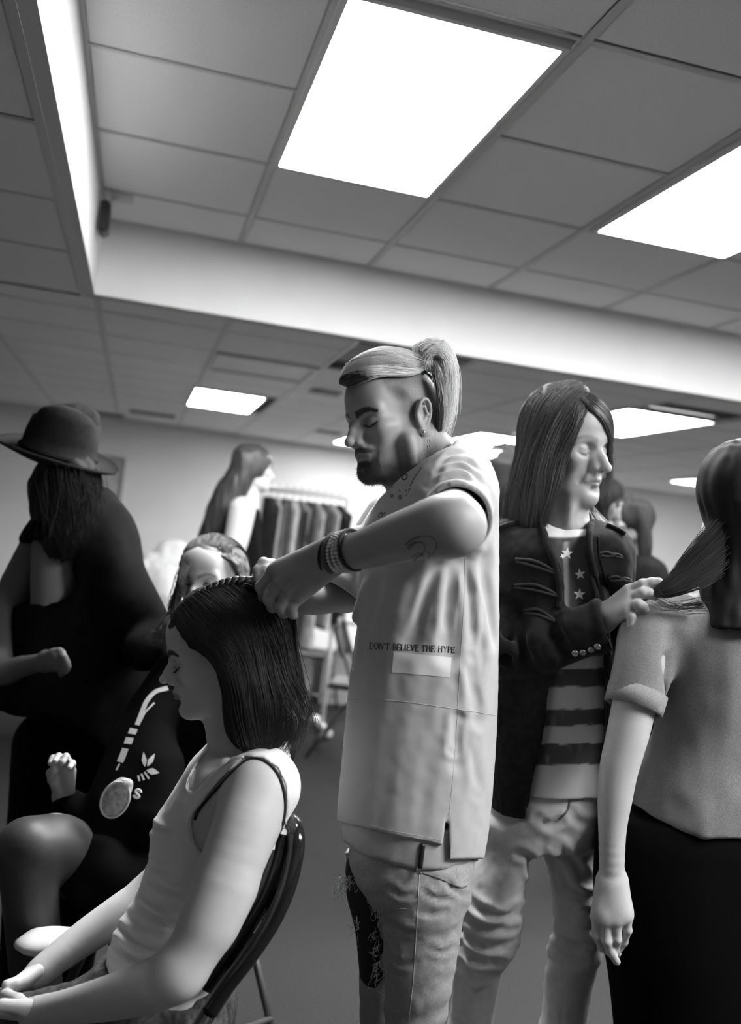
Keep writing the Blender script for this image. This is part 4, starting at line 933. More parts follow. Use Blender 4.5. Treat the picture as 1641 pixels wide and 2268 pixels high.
    # cuff band ring
    e1 = np.cross(ax, [0, 1, 0]); e1 /= np.linalg.norm(e1); e2 = np.cross(ax, e1); ring = [q0 - ax * .006 + .0560 * (math.cos(a) * e1 + math.sin(a) * e2) for a in np.linspace(0, 2 * math.pi, 48, endpoint=False)]
    Vc, Fc = tube_mesh(ring, .0062, 8, closed=True, flat=.7); mk('sleeve_cuff', W(Vc), Fc, m_tee, tee, True)
    e1 = np.cross(a2, [0, 1, 0]); e1 /= np.linalg.norm(e1); e2 = np.cross(a2, e1)
    Vc = []; nn_ = 40
    for s_, rr in ((-.030, .0565), (-.030, .060), (.0, .0585), (.002, .054), (-.02, .051)): Vc += [q1 + a2 * s_ + rr * (math.cos(a) * e1 + math.sin(a) * e2) for a in np.linspace(0, 2 * math.pi, nn_, endpoint=False)]
    Fc = [(r * nn_ + i, r * nn_ + (i + 1) % nn_, (r + 1) * nn_ + (i + 1) % nn_, (r + 1) * nn_ + i) for r in range(4) for i in range(nn_)]; mk('sleeve_cuff', W(Vc), Fc, m_tee, tee, True, label='rolled cuff of the far sleeve')
    for nm, pts, r in (('waist_seam', [(768, 1548), (830, 1549), (900, 1555), (1000, 1569), (1060, 1578), (1098, 1585)], .0007), ('side_seam', [(1030, 1236), (1027, 1340), (1020, 1450), (1014, 1560), (1006, 1690), (994, 1806)], .0005), ('hem_stitch', [(748, 1808), (850, 1836), (930, 1852), (980, 1862)], .0004), ('hem_stitch', [(1000, 1889), (1062, 1886)], .0004)):
        q = decal_line(bv, pts, r, n=70, off=.0)
        if q: mk(nm, W(q[0]), q[1], m_seam, tee, True)
    V, F = decal_poly(bv, [(872, 1444), (1000, 1456), (996, 1500), (868, 1489)], off=.0007); mk('printed_block', W(V), F, mat('pale block print', .66, .9), tee, True, label='plain white printed rectangle')
    V, F = write(bv, "DON'T BELIEVE THE HYPE", (818, 1437), (1008, 1446), 13.5); mk('lettering', W(V), F, m_ink, tee, True, label="black lettering DON'T BELIEVE THE HYPE")
    Vs = []; Fs = []; n = 0
    circ = lambda x, y, r, k=9: [(x + r * math.cos(a), y + r * 1.1 * math.sin(a)) for a in np.linspace(0, 2 * math.pi, k)]
    for pts, r in ([(circ(896, 1056, 6), .0012), (circ(859, 1083, 2.4), .0007), (circ(868, 1098, 3), .0008), (circ(886, 1101, 3), .0008), ([(846, 1134), (839, 1140), (839, 1146), (845, 1142), (846, 1134)], .0008), ([(852, 1134), (847, 1142), (848, 1147), (854, 1140), (852, 1134)], .0008),
                    ([(917, 1028), (921, 1024), (927, 1026)], .001), ([(916, 1030), (925, 1030)], .001), ([(919, 1033), (922, 1025)], .0008), ([(934, 1035), (925, 1048), (916, 1062), (909, 1076)], .0009), ([(908, 1082), (905, 1090)], .001), ([(903, 1094), (899, 1099)], .0008), ([(868, 1080), (872, 1078)], .0006), ([(884, 1085), (886, 1090)], .0006), ([(898, 1085), (900, 1088)], .0006), ([(838, 1152), (841, 1150)], .0008),
                    ([(962, 995), (948, 1000), (936, 1008), (928, 1014)], .0004), ([(962, 996), (952, 1005), (944, 1015), (946, 1022)], .0004)]):
        q = decal_line(bv, pts, r, n=len(pts) * 3, off=0)
        if q: Vs.append(q[0]); Fs += [tuple(i + n for i in f) for f in q[1]]; n += len(q[0])
    if Vs: mk('chest_print', W(np.vstack(Vs)), Fs, m_ink, tee, True, kind='stuff', label='small scattered ink motifs below the collar')
    # ---- under layer and zip
    U = Shape(); U.loft(sil([(1780, 756, 1060, 1.80, .160), (1850, 758, 1056, 1.80, .160), (1940, 770, 1056, 1.80, .158)], D, .15), k=.01, e=2.3)
    U.func(*prism([(700, 1850), (760, 1862), (795, 1889), (870, 1914), (925, 1926), (985, 1926), (1050, 1908), (1100, 1895), (1100, 2010), (700, 2010)], 1.4, 2.2), k=.002, op='s')
    V2, F2 = U.mesh(.005); V2 = disp(V2, F2, lambda P: .003 * vnoise(P * [1, .3, 1], 32, 5)); us = mk('undershirt', W(V2), F2, mat('grey undershirt', .42, .9, bump=.3, bscale=900), t, True); bu = bvh_of(V2, F2)
    q = decal_line(bu, [(936, 1868), (933, 1895), (930, 1921)], .0055, n=12); mk('zip', W(q[0]), q[1], m_black, us, True, label='black zip at the undershirt hem')
    zp = MB(); [zp.tube(smooth_path([C(929 + dx, 1918, 1.638), C(926 + dx, 1928, 1.636), C(928 + dx, 1937, 1.636)], 5), .0016, 5) for dx in (-3, 3)]; mk('zip_pull', W(zp.V), zp.F, mat('polished silver', .7, .2, metal=1), us, True)
    # ---- jeans
    J = Shape(); J.loft(sil([(1840, 775, 1046, 1.80, .15), (1900, 775, 1044, 1.80, .15), (1960, 800, 1036, 1.80, .14)], D, .14), k=.02, e=2.3)
    J.loft(sil([(1900, 830, 1042, 1.735, .085), (1955, 832, 1034, 1.73, .088), (1985, 838, 1034, 1.73, .087), (2060, 846, 1021, 1.73, .083), (2120, 850, 1010, 1.73, .078), (2170, 852, 1002, 1.73, .075), (2300, 850, 975, 1.74, .066), (2420, 842, 958, 1.75, .058)], D, .08), k=.03, e=2.2)
    J.loft(sil([(1890, 762, 960, 1.90, .080), (1950, 768, 940, 1.90, .080), (2060, 785, 905, 1.90, .075), (2170, 795, 890, 1.90, .07), (2420, 800, 880, 1.90, .055)], D, .08), k=.03)
    # torn openings on the far leg, widened to show its shaded front as black
    kn, kf = C(900, 2420, 1.75), C(840, 2420, 1.90)
    for a_, r_ in ((kn, .058), (kf, .052)):
        g_ = W(a_); g_[2] = .09; J.chain([a_, toC(g_)], [r_, r_ * .78], .03)
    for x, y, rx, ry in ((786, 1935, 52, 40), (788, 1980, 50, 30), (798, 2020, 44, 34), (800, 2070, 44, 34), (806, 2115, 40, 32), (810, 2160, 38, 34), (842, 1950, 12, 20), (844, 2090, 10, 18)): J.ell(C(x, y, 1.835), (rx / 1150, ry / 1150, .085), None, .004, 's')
    V2, F2 = J.mesh(.006)
    def jf(P):
        u = P[:, 0] / P[:, 2] * F_PX + CX; v = P[:, 1] / P[:, 2] * F_PX + CY
        return .0028 * np.sin((v + (u - 900) * .25) / 9 + 2.5 * vnoise(P, 11, 3)) * sstep(1, -1, vnoise(P, 9, 6)) * .6 + .003 * vnoise(P, 22, 7) + .0012 * vnoise(P, 80, 2)
    V2 = disp(V2, F2, lambda P: jf(P) + crease(P, [[(985, 1950), (1005, 1972), (1030, 1985)], [(860, 1965), (890, 1985), (915, 1982)], [(935, 1975), (965, 1990), (1010, 1992)], [.8, (930, 2020), (960, 2026), (985, 2018)], [.7, (860, 2050), (900, 2062), (940, 2060)], [.8, (950, 2100), (980, 2110), (1005, 2098)], [.6, (860, 2120), (890, 2135), (920, 2130)]], 6, .0035)); jn = mk('jeans', W(V2), F2, m_denim, t, True, label='washed jeans, torn and frayed over the front thigh'); bj = bvh_of(V2, F2)
    Li = Shape(); Li.loft(sil([(1890, 768, 950, 1.90, .076), (1950, 764, 940, 1.90, .076), (2060, 786, 900, 1.90, .070), (2170, 797, 886, 1.90, .064), (2300, 806, 880, 1.90, .058)], D, .07), k=.02); q = Li.mesh(.01); mk('leg_shade', W(q[0]), q[1], mat('dark leg shade', .012, .9), jn, True, label='near-black core in the tears, standing for the shaded leg')  # near-black inner leg paints the shade on the far leg's front
    for nm, pts, r, mm in (('outer_seam', [(929, 1925), (926, 1990), (922, 2060), (915, 2170), (905, 2260)], .0009, m_seam), ('pocket_stitch', [(1012, 1922), (1014, 1945), (1026, 1950), (1036, 1938)], .0005, m_seam), ('pocket_edge', [(936, 1934), (970, 1945), (1000, 1958), (1022, 1966), (1034, 1962)], .0013, mat('deep crease', .08, .9))):
        q = decal_line(bj, pts, r, n=40, off=0.0)
        if q: mk(nm, W(q[0]), q[1], mm, jn, True)
    rg = random.Random(4); Fr = MB()
    for (x, y, w_, hh, k) in ((765, 1950, 12, 16, 26), (800, 1938, 26, 8, 16), (835, 1985, 6, 34, 30), (790, 2050, 6, 30, 10), (838, 2080, 8, 26, 18), (842, 2140, 10, 30, 22), (758, 1962, 10, 6, 14)):
        for _ in range(k):
            p0 = C(x + rg.uniform(-w_, w_), y + rg.uniform(-hh, hh), 1.808 + rg.uniform(-.01, .01)); dx = rg.uniform(-.018, .004); dy = rg.uniform(-.004, .022)
            Fr.tube(smooth_path([p0, p0 + np.array([dx * .6, dy * .3, -.006]), p0 + np.array([dx, dy, -.004]), p0 + np.array([dx * .8 + rg.uniform(-.006, .006), dy + .006, -.002])], 6), .0005, 3)
    mk('frayed_threads', W(Fr.V), Fr.F, mat('white thread', .8, .8), jn, kind='stuff')
    for a_ in (kn, kf):
        g_ = W(a_); g_[2] = .045; sp = Shape().ell(toC(g_ + np.array([-.06, .015, 0])), (.14, .048, .045), axes_from(toC(g_ + np.array([-1, .25, 0])) - toC(g_), UPC), .01); q = sp.mesh(.007); mk('shoe', W(q[0]), q[1], mat('dark shoe leather', .03, .4), t, True)
    # ---- bracelets
    axw = el - wr; axw /= np.linalg.norm(axw)
    def band(px, py, d, rr, r, name, mm, bead=0, tilt=0.0, label=None):
        c = C(px, py, d); e1 = np.cross(axw, [0, 0, 1.0]); e1 /= np.linalg.norm(e1); e2 = np.cross(axw, e1); e1t = e1 + axw * tilt
        k = bead or 40; pts = [c + rr * (math.cos(a) * e1t + math.sin(a) * e2) for a in np.linspace(0, 2 * math.pi, k, endpoint=False)]
        if bead:
            V = []; F = []; 
            for p in pts:
                n0 = len(V); 
                for th in (-1.0, 0, 1.0): V += [tuple(p + r * (math.cos(th) * (math.cos(a) * e1 + math.sin(a) * e2) + math.sin(th) * axw)) for a in np.linspace(0, 2 * math.pi, 6, endpoint=False)]
                V += [tuple(p - axw * r), tuple(p + axw * r)]
                for q in range(2):
                    for i in range(6): F.append((n0 + q * 6 + i, n0 + q * 6 + (i + 1) % 6, n0 + q * 6 + 6 + (i + 1) % 6, n0 + q * 6 + 6 + i))
                for i in range(6): F.append((n0 + 18, n0 + (i + 1) % 6, n0 + i)); F.append((n0 + 19, n0 + 12 + i, n0 + 12 + (i + 1) % 6))
            return mk(name, W(V), F, mm, t, True, label=label)
        V, F = tube_mesh(pts, r, 8, closed=True); return mk(name, W(V), F, mm, t, True, label=label)
    mb_, mg_, mw_ = mat('black cord', .015, .6), mat('worn grey cord', .12, .8, bump=.6, bscale=600), mat('pale beads', .72, .5)
    band(782, 1218, 1.548, .0335, .0030, 'bracelet', mb_, label='black cord bracelet'); band(773, 1219, 1.555, .0330, .0037, 'bracelet', mw_, 34, .12, 'bracelet of pale beads'); band(764, 1221, 1.56, .0325, .0037, 'bracelet', mw_, 34, .16, 'second bracelet of pale beads, nearer the hand'); band(752, 1223, 1.57, .0315, .0034, 'bracelet', mw_, 34, .22, 'slim pale bead bracelet'); band(742, 1225, 1.575, .0305, .0050, 'bracelet', mg_, 0, .25, 'braided grey cord bracelet'); band(731, 1228, 1.58, .030, .0022, 'bracelet', mb_, 0, .35, 'thin black cord bracelet')
    q = Shape().ell(C(742, 1260, 1.555), (.006, .005, .004)).mesh(.0015); mk('charm', W(q[0]), q[1], mw_, t, True, label='small pale charm on the wrist')
    # ---- hair
    m_root = mat('dark hair roots', .05, .45, spec=.5); H = Shape(); H.ell(h.p(-.012, 0, .046), np.array([.104, .076, .088]) * .955, h.M, .01); H.ell(h.p(.050, 0, .080), np.array([.052, .050, .034]) * .955, h.M, .03); H.ell(h.p(.0, 0, .108), np.array([.072, .045, .030]) * .955, h.M, .03)
    H.func(*prism([(700, 846), (766, 853), (775, 853), (800, 845), (850, 833), (900, 834), (935, 825), (950, 830), (965, 870), (975, 930), (1100, 990), (1100, 1200), (700, 1200)], 1.5, 2.2), k=.005, op='s')
    V3, F3 = H.mesh(.003); V3 = disp(relax(V3, F3, 2), F3, lambda P: .0022 * vnoise(np.stack([P[:, 0] * 20, P[:, 1] * 160, P[:, 2] * 160], 1), 1, 3)); hair = mk('hair', W(V3), F3, m_root, t, True, label='slicked back blond hair with dark roots'); bh = bvh_of(V3, F3)
    G = [[(766, 850, 1.76), (800, 840, 1.73), (850, 829, 1.725), (900, 829, 1.735), (940, 818, 1.76)], [(765, 838, 1.77), (798, 812, 1.735), (850, 800, 1.73), (900, 806, 1.74), (942, 811, 1.77)], [(770, 822, 1.78), (805, 786, 1.75), (855, 780, 1.745), (905, 790, 1.75), (945, 806, 1.78)], [(782, 808, 1.80), (825, 774, 1.78), (870, 771, 1.78), (915, 784, 1.78), (948, 803, 1.80)], [(790, 808, 1.85), (835, 775, 1.85), (880, 774, 1.85), (920, 788, 1.84), (950, 805, 1.81)]]
    gg = [[C(*p) for p in g] for g in G]; v, f = strands(gg[0:2], 330, jit=.0022, rad=.0006, nseg=14, bvh=bh, off=(.0, .002), seed=2, ends=.05); mk('root_strands', W(v), f, m_root, hair, True, kind='stuff')
    v, f = strands(gg[1:], 1300, jit=.0028, rad=.00055, nseg=14, bvh=bh, off=(.0005, .004), seed=3, ends=.05, fly=.001); v2, f2 = strands([[p + np.array([.012, -.004, 0]) for p in g[0:2]] + g[2:] for g in gg[0:3]], 420, jit=.003, rad=.0006, nseg=12, bvh=bh, off=(.002, .005), seed=5, ends=.02)
    G2 = [[(942, 812, 1.79), (938, 780, 1.785), (955, 764, 1.785), (985, 776, 1.785), (998, 815, 1.79), (996, 850, 1.80)], [(944, 812, 1.775), (948, 790, 1.765), (968, 778, 1.765), (990, 800, 1.77), (994, 860, 1.785), (988, 920, 1.795), (972, 975, 1.80)], [(944, 812, 1.80), (920, 772, 1.80), (950, 756, 1.80), (990, 768, 1.80), (1003, 815, 1.80), (1001, 862, 1.80), (996, 920, 1.80), (978, 972, 1.80)], [(945, 812, 1.82), (935, 775, 1.83), (965, 760, 1.835), (995, 790, 1.83), (999, 850, 1.825), (994, 910, 1.82), (972, 978, 1.81)], [(945, 815, 1.79), (958, 800, 1.78), (975, 815, 1.775), (986, 860, 1.785), (986, 915, 1.79), (974, 965, 1.80)], [(948, 815, 1.80), (965, 820, 1.79), (978, 850, 1.79), (982, 900, 1.79), (980, 940, 1.80), (968, 985, 1.805)]]
    v3, f3 = strands([[C(*p) for p in g] for g in G2], 1600, jit=.0035, rad=.0006, nseg=22, seed=7, ends=.35, fly=.004, curl=.0010)
    K = Shape(); K.chain([C(945, 811, 1.80), C(950, 790, 1.80), C(966, 782, 1.80), C(984, 800, 1.80), C(989, 845, 1.80), C(987, 900, 1.80), C(978, 950, 1.80), C(970, 972, 1.80)], [.012, .018, .020, .017, .011, .009, .007, .004], .01); q = K.mesh(.003); q = (disp(q[0], q[1], lambda P: .002 * vnoise(P * [4, 1, 4], 50, 3)), q[1]); mk('topknot', W(q[0]), q[1], m_hair_b, hair, True)
    a, b = merge((v, f), (v2, f2), (v3, f3)); mk('hair_strands', W(a), b, m_hair_b, hair, True, kind='stuff')
    q = tube_mesh([C(944, 811, 1.80) + .013 * np.array([math.sin(a) * .3, math.cos(a) * .8, math.sin(a)]) for a in np.linspace(0, 6.283, 20, endpoint=False)], .0028, 6, closed=True); mk('hair_tie', W(q[0]), q[1], m_black, hair, True)
    v, f = strands([[C(960, 828, 1.765), C(968, 870, 1.76), C(972, 920, 1.77), C(970, 965, 1.785)], [C(968, 824, 1.775), C(976, 870, 1.775), C(978, 920, 1.78), C(972, 970, 1.79)]], 160, jit=.002, rad=.0007, nseg=14, seed=8); mk('nape_strands', W(v), f, m_root, hair, True, kind='stuff')
    # short beard hairs along the chin
    bv_ = MB(); rg = np.random.default_rng(3); Pl = h.loc(A[0]); ok = np.where((Pl[:, 2] < -.080) & (Pl[:, 2] > -.125) & (Pl[:, 0] > .035) & (np.abs(Pl[:, 1]) < .045))[0]; N_ = normals(*A)
    for i in rg.choice(ok, min(900, len(ok)), replace=False):
        p = A[0][i]; n_ = N_[i] + rg.normal(0, .35, 3) + np.array([0, .5, 0]); n_ /= np.linalg.norm(n_); L_ = rg.uniform(.002, .0055); sd = np.cross(n_, [0, 0, 1.0]) * .0003; bv_.add([p - sd, p + sd, p + n_ * L_], [(0, 1, 2)])
    mk('beard', W(bv_.V), bv_.F, mat('dark beard', .02, .5), t, kind='stuff')
if 'man' not in SKIP: build_man()
# ================================================================== the man in the dark jacket
m_jacket = mat('charcoal brushed jacket cloth', .011, .9, spec=.10, noise=.35, nscale=60, bump=.5, bscale=600, sheen=.08)
m_cord = mat('twisted black cord', .018, .7)
m_trs = mat('pale cotton trousers', .46, .85, noise=.08, nscale=60, bump=.4, bscale=800)
def star(cx, cy, r, rot=0.0):
    return [(cx + (r if i % 2 == 0 else r * .42) * math.sin(rot + i * math.pi / 5), cy - (r if i % 2 == 0 else r * .42) * math.cos(rot + i * math.pi / 5)) for i in range(10)]
def decal_fan(bv, poly, off=.0008):
    V = []; c = np.mean(poly, 0)
    for p in [c] + list(poly) :
        q, n = on_surface(bv, p[0], p[1], off); V.append(q if q is not None else (V[-1] if V else C(*p, 2)))
    n = len(poly); return np.array(V), [(0, i + 1, (i + 1) % n + 1) for i in range(n)]
def build_jacket_man():
    D = 2.04
    t = thing('person', 'standing man with long straight dark hair in open charcoal jacket and star-striped t-shirt', 'person', floor_pt(C(1220, 2100, D)))
    h = Head(C(1250, 990, 2.05), head_axes(52, 6, -5, left=False), 1.03, nose=.92, nose_l=.005, lips=.95, ear=False, jaw=.95, wide=.96, age=1, open_mouth=.0012)
    S = h.S; S.cap(h.p(-.030, 0, -.035), C(1238, 1180, 2.06), .052, .058, .03); S.cap(h.p(.010, 0, -.085), C(1262, 1175, 2.02), .034, .046, .02)
    S.cap(C(1268, 1095, 1.99), C(1262, 1165, 1.975), .010, .008, .014)
    lo, hi = S.bounds(); A = S.mesh(.0024, lo, np.array([hi[0], C(0, 1200, 2.04)[1], hi[2]]))
    L = Shape(); wr = C(1338, 1368, 1.855)
    L.chain([C(1270, 1395, 1.89), wr], [.033, .027], .02)
    hand(L, wr, [C(1394, 1307, 1.82), C(1399, 1323, 1.808), C(1394, 1339, 1.80), C(1386, 1353, 1.80)], [[C(1424, 1294, 1.80), C(1444, 1290, 1.795), C(1460, 1288, 1.79)], [C(1424, 1313, 1.788), C(1440, 1315, 1.785), C(1450, 1322, 1.785)], [C(1414, 1338, 1.785), C(1424, 1344, 1.785), C(1430, 1352, 1.788)], [C(1398, 1366, 1.79), C(1398, 1380, 1.79), C(1396, 1390, 1.79)]],
         [C(1360, 1345, 1.87), C(1392, 1318, 1.88), C(1418, 1306, 1.86), C(1436, 1304, 1.84)], pr=.0155, fr=.0098)
    Bh = L.mesh(.0028)
    T = Shape(); T.loft(sil([(1185, 1190, 1290, D, .06), (1300, 1150, 1320, D, .09), (1760, 1140, 1310, D, .09)], D, .1), k=.02); Tm = T.mesh(.012)
    def tone(V):
        P = h.loc(V); base = np.full(len(V), .36) * (1 + .06 * vnoise(V, 60, 1)); f = h.eye_paint(P, base.copy(), base, lash=.13, brow=.24, brow_w=.0060, lip=.72, shade=.1); near = (np.linalg.norm(P, axis=1) < .17) & (P[:, 0] > .0)
        f = np.where((np.linalg.norm(P, axis=1) < .17) & (((P[:, 2] > -.03) & (P[:, 0] < .01)) | (P[:, 2] > .092)), .03, f)
        return np.where(np.linalg.norm(P, axis=1) < .17, f, base)
    add_skin('body', [A, Bh, Tm], t, tone)
    # t-shirt with print
    Ts = Shape(); Ts.loft(sil([(1150, 1196, 1292, 2.05, .055), (1166, 1180, 1305, 2.05, .075), (1190, 1150, 1350, D, .105), (1300, 1120, 1372, D, .128), (1450, 1120, 1360, D, .125), (1600, 1125, 1345, D, .122), (1732, 1120, 1345, D, .13)], D, .12), k=.01, e=2.3)
    Ts.cap(h.p(-.02, 0, -.03), C(1250, 1158, 2.045), .056, .058, .004, 's'); Ts.func(*prism([(1150, 1050), (1200, 1152), (1225, 1165), (1255, 1172), (1284, 1170), (1300, 1150), (1320, 1050)], 1.7, 2.4), k=.004, op='s')
    V, F = Ts.mesh(.0038); V = disp(relax(V, F, 2), F, lambda P: .003 * vnoise(P * [1, .35, 1], 26, 6) + .0015 * vnoise(P, 50, 3))
    u = V[:, 0] / V[:, 2] * F_PX + CX; v = V[:, 1] / V[:, 2] * F_PX + CY; vv = v + 2.5 * vnoise(V, 60, 2) + (u - 1260) * .02
    band = lambda a, b: sstep(a - 1.2, a + 1.2, vv) * sstep(b + 1.2, b - 1.2, vv)
    tn = np.full(len(V), .56); dk = np.clip(band(1186, 1440) + band(1483, 1521) + band(1571, 1607) + band(1647, 1694), 0, 1)
    worn = .10 + .22 * np.clip(vnoise(V * [1, .35, 1], 130, 4) - .35, 0, 1); tn = tn * (1 - dk) + np.where(vv < 1445, .05 + worn * .25, worn * .75) * dk
    sk = band(1200, 1445) * sstep(1262 + 0, 1256, u) * sstep(1246, 1250, u); tn = tn * (1 - sk * .7) + .45 * sk * .7
    col_ = sstep(1188, 1180, v - 6 * np.cos((u - 1244) / 40)); tn = tn * (1 - col_) + .85 * col_
    m_print = mat('printed jersey', .5, .9, attr=True, bump=.3, bscale=900)
    ts = mk('t_shirt', W(V), F, m_print, t, True, tone=tn, label='t-shirt with white stars and worn dark stripes'); bt = bvh_of(V, F)
    for (x, y, r, a) in ((1256, 1226, 14, .1), (1284, 1272, 13, -.15), (1283, 1316, 14, .05), (1246, 1232, 7, .6)):
        q = decal_fan(bt, star(x, y, r, a), .0015); mk('star', W(q[0]), q[1], mat('white print', .92, .9), ts)
    # trousers
    J = Shape(); J.loft(sil([(1700, 1130, 1330, D, .105), (1745, 1100, 1334, D, .118), (1775, 1084, 1334, D, .128), (1820, 1074, 1326, D, .128), (1850, 1072, 1322, D, .12)], D, .12), k=.03, e=2.3)
    J.loft(sil([(1810, 1070, 1208, 2.02, .095), (1850, 1070, 1204, 2.02, .092), (1885, 1066, 1182, 2.01, .088), (1942, 1043, 1164, 2.00, .082), (2002, 1030, 1157, 1.99, .078), (2060, 1026, 1152, 1.99, .074), (2095, 1016, 1138, 1.99, .070), (2135, 1009, 1112, 2.00, .064), (2170, 1005, 1104, 2.01, .060), (2300, 995, 1082, 2.03, .056)], D, .08), k=.03)
    J.loft(sil([(1810, 1208, 1326, 2.06, .095), (1850, 1206, 1322, 2.06, .092), (1885, 1204, 1319, 2.06, .088), (1950, 1220, 1314, 2.05, .080), (2010, 1227, 1318, 2.04, .077), (2056, 1232, 1332, 2.04, .075), (2106, 1220, 1333, 2.04, .070), (2130, 1214, 1322, 2.04, .064), (2168, 1207, 1314, 2.05, .060), (2300, 1196, 1290, 2.06, .056)], D, .08), k=.03)
    for a in (C(1038, 2300, 2.03), C(1243, 2300, 2.06)):
        g = W(a); g[2] = .09; J.chain([a, toC(g)], [.045, .042], .03); g[2] = .045; q = Shape().ell(toC(g + np.array([.03, -.06, 0])), (.13, .045, .045), axes_from(toC(g + np.array([.5, -1, 0])) - toC(g), UPC), .01).mesh(.007); mk('shoe', W(q[0]), q[1], mat('dark shoe leather', .03, .4), t, True)
    V, F = J.mesh(.0055)
    def tf(P):
        u = P[:, 0] / P[:, 2] * F_PX + CX; v = P[:, 1] / P[:, 2] * F_PX + CY
        kn = np.exp(-((v - 2060) / 75) ** 2) + .5 * np.exp(-((v - 1850) / 45) ** 2); kn = np.clip(kn, 0, 1)
        w_ = vnoise(P, 9, 3)
        r = np.abs(np.sin((v - (u - 1170) * np.where(u < 1190, -.35, .30)) / 15 + 2.2 * w_))
        return kn * .0062 * (r - .55) * (.75 + .6 * vnoise(P, 13, 9)) + .0035 * vnoise(P * [1, .6, 1], 20, 7) * (1 - kn * .5) + .001 * vnoise(P, 70, 1)
    V = disp(V, F, lambda P: tf(P) + crease(P, [[1.2, (1040, 1998), (1080, 2022), (1120, 2030), (1150, 2014)], [1.2, (1030, 2030), (1075, 2052), (1130, 2052)], [(1028, 2062), (1070, 2092), (1130, 2098)], [1.3, (1020, 2095), (1050, 2120), (1100, 2128)], [.9, (1016, 2118), (1036, 2148), (1060, 2168)], [1.2, (1240, 1900), (1252, 1960), (1285, 1985), (1312, 1992)], [1.1, (1232, 1870), (1262, 1900), (1300, 1950)], [1.2, (1224, 2045), (1245, 2080), (1300, 2098)], [(1222, 2075), (1245, 2110), (1290, 2128)], [.9, (1150, 1890), (1172, 1900), (1176, 1930)], [(1190, 1812), (1215, 1826), (1240, 1816)], [.8, (1262, 1800), (1290, 1822), (1322, 1824)], [.7, (1100, 1800), (1140, 1815), (1180, 1808)]], 8, .0075)); tr = mk('trousers', W(V), F, m_trs, t, True, label='rumpled pale cotton trousers'); bj = bvh_of(V, F)
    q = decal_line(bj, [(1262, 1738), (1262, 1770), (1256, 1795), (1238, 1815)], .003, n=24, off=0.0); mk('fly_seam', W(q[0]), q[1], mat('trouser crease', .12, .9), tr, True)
    q = decal_line(bj, [(1326, 1846), (1300, 1838), (1290, 1815)], .0012, n=14, off=0.0)
    # jacket
    K = Shape(); K.loft(sil([(1148, 1180, 1316, 2.06, .075), (1162, 1148, 1350, 2.06, .105), (1182, 1118, 1385, 2.05, .135), (1225, 1100, 1400, D, .150), (1300, 1092, 1398, D, .155), (1400, 1086, 1385, D, .152), (1500, 1080, 1372, D, .150), (1600, 1076, 1366, D, .148), (1700, 1074, 1364, D, .150), (1775, 1078, 1362, D, .152)], D, .15), k=.01, e=2.4)
    K.chain([C(1130, 1215, 2.03), C(1112, 1320, 1.99), C(1112, 1425, 1.95)], [.066, .060, .060], .03)
    K.chain([C(1112, 1428, 1.95), C(1180, 1428, 1.925), C(1260, 1408, 1.885), C(1334, 1385, 1.855)], [.060, .056, .052, .0455], .02)
    K.chain([C(1372, 1215, 2.05), C(1386, 1320, 2.04), C(1392, 1420, 2.00)], [.062, .056, .052], .03)
    op = [(1212, 1100), (1208, 1168), (1222, 1210), (1240, 1250), (1250, 1300), (1250, 1350), (1240, 1420), (1228, 1480), (1208, 1600), (1190, 1690), (1168, 1790), (1155, 1900), (1335, 1900), (1340, 1790), (1342, 1600), (1338, 1480), (1330, 1390), (1318, 1330), (1302, 1270), (1293, 1225), (1296, 1180), (1302, 1100)]
    pf, pl, ph = prism(op, 1.5, 2.08)
    arm = Shape().chain([C(1112, 1428, 1.95), C(1180, 1428, 1.925), C(1260, 1408, 1.885), C(1334, 1385, 1.855)], [.060, .056, .052, .0455], .02)
    K2 = Shape(); K2.p = [K.p[0]] + K.p[1:3] + K.p[6:]; K2.func(pf, pl, ph, .004, 's'); K2.cap(h.p(-.02, 0, -.03), C(1248, 1165, 2.05), .068, .070, .006, 's')
    K2.p += arm.p; K2.func(lambda X, Y, Z: np.maximum(np.sqrt((X - wr[0]) ** 2 + (Y - wr[1]) ** 2 + (Z - wr[2]) ** 2) - .09, -((X - wr[0]) * .93 + (Y - wr[1]) * -.25 + (Z - wr[2]) * -.27)), wr - .1, wr + .1, .003, 's')
    K2.cap(C(1300, 1395, 1.87), C(1370, 1372, 1.84), .038, .040, .003, 's')
    for a, b, r in (((1200, 1340, 1.87), (1250, 1445, 1.84), .006), ((1150, 1370, 1.90), (1168, 1470, 1.88), .008), ((1125, 1370, 1.92), (1120, 1460, 1.90), .006), ((1100, 1330, 1.93), (1150, 1352, 1.92), .008), ((1096, 1372, 1.91), (1140, 1392, 1.89), .007)): K2.cap(C(*a), C(*b), r, r, .03, 's')
    V, F = K2.mesh(.0045)
    def jf(P):
        v = P[:, 1] / P[:, 2] * F_PX + CY; return .004 * vnoise(P * [1, .3, 1], 22, 7) + .004 * vnoise(P, 17, 9) * sstep(1360, 1400, v) * (P[:, 2] < 1.95) + .0012 * vnoise(P, 60, 4)
    V = disp(relax(V, F, 2), F, jf); jk = mk('jacket', W(V), F, m_jacket, t, True, label='open charcoal jacket with cord loops'); bk = bvh_of(V, F)
    def loop(pts, r=.0034):
        q = decal_line(bk, pts, r, n=40, off=.001)
        if q: mk('cord_loop', W(q[0]), q[1], m_cord, jk, True)
    cl = lambda a, b, w_, sag: [(a[0], a[1]), ((a[0] + b[0]) / 2, (a[1] + b[1]) / 2 - w_ + sag), (b[0], b[1] - w_ * .4), (b[0] + 3, b[1] + w_ * .4), ((a[0] + b[0]) / 2, (a[1] + b[1]) / 2 + w_ + sag), (a[0] + 2, a[1] + w_)]
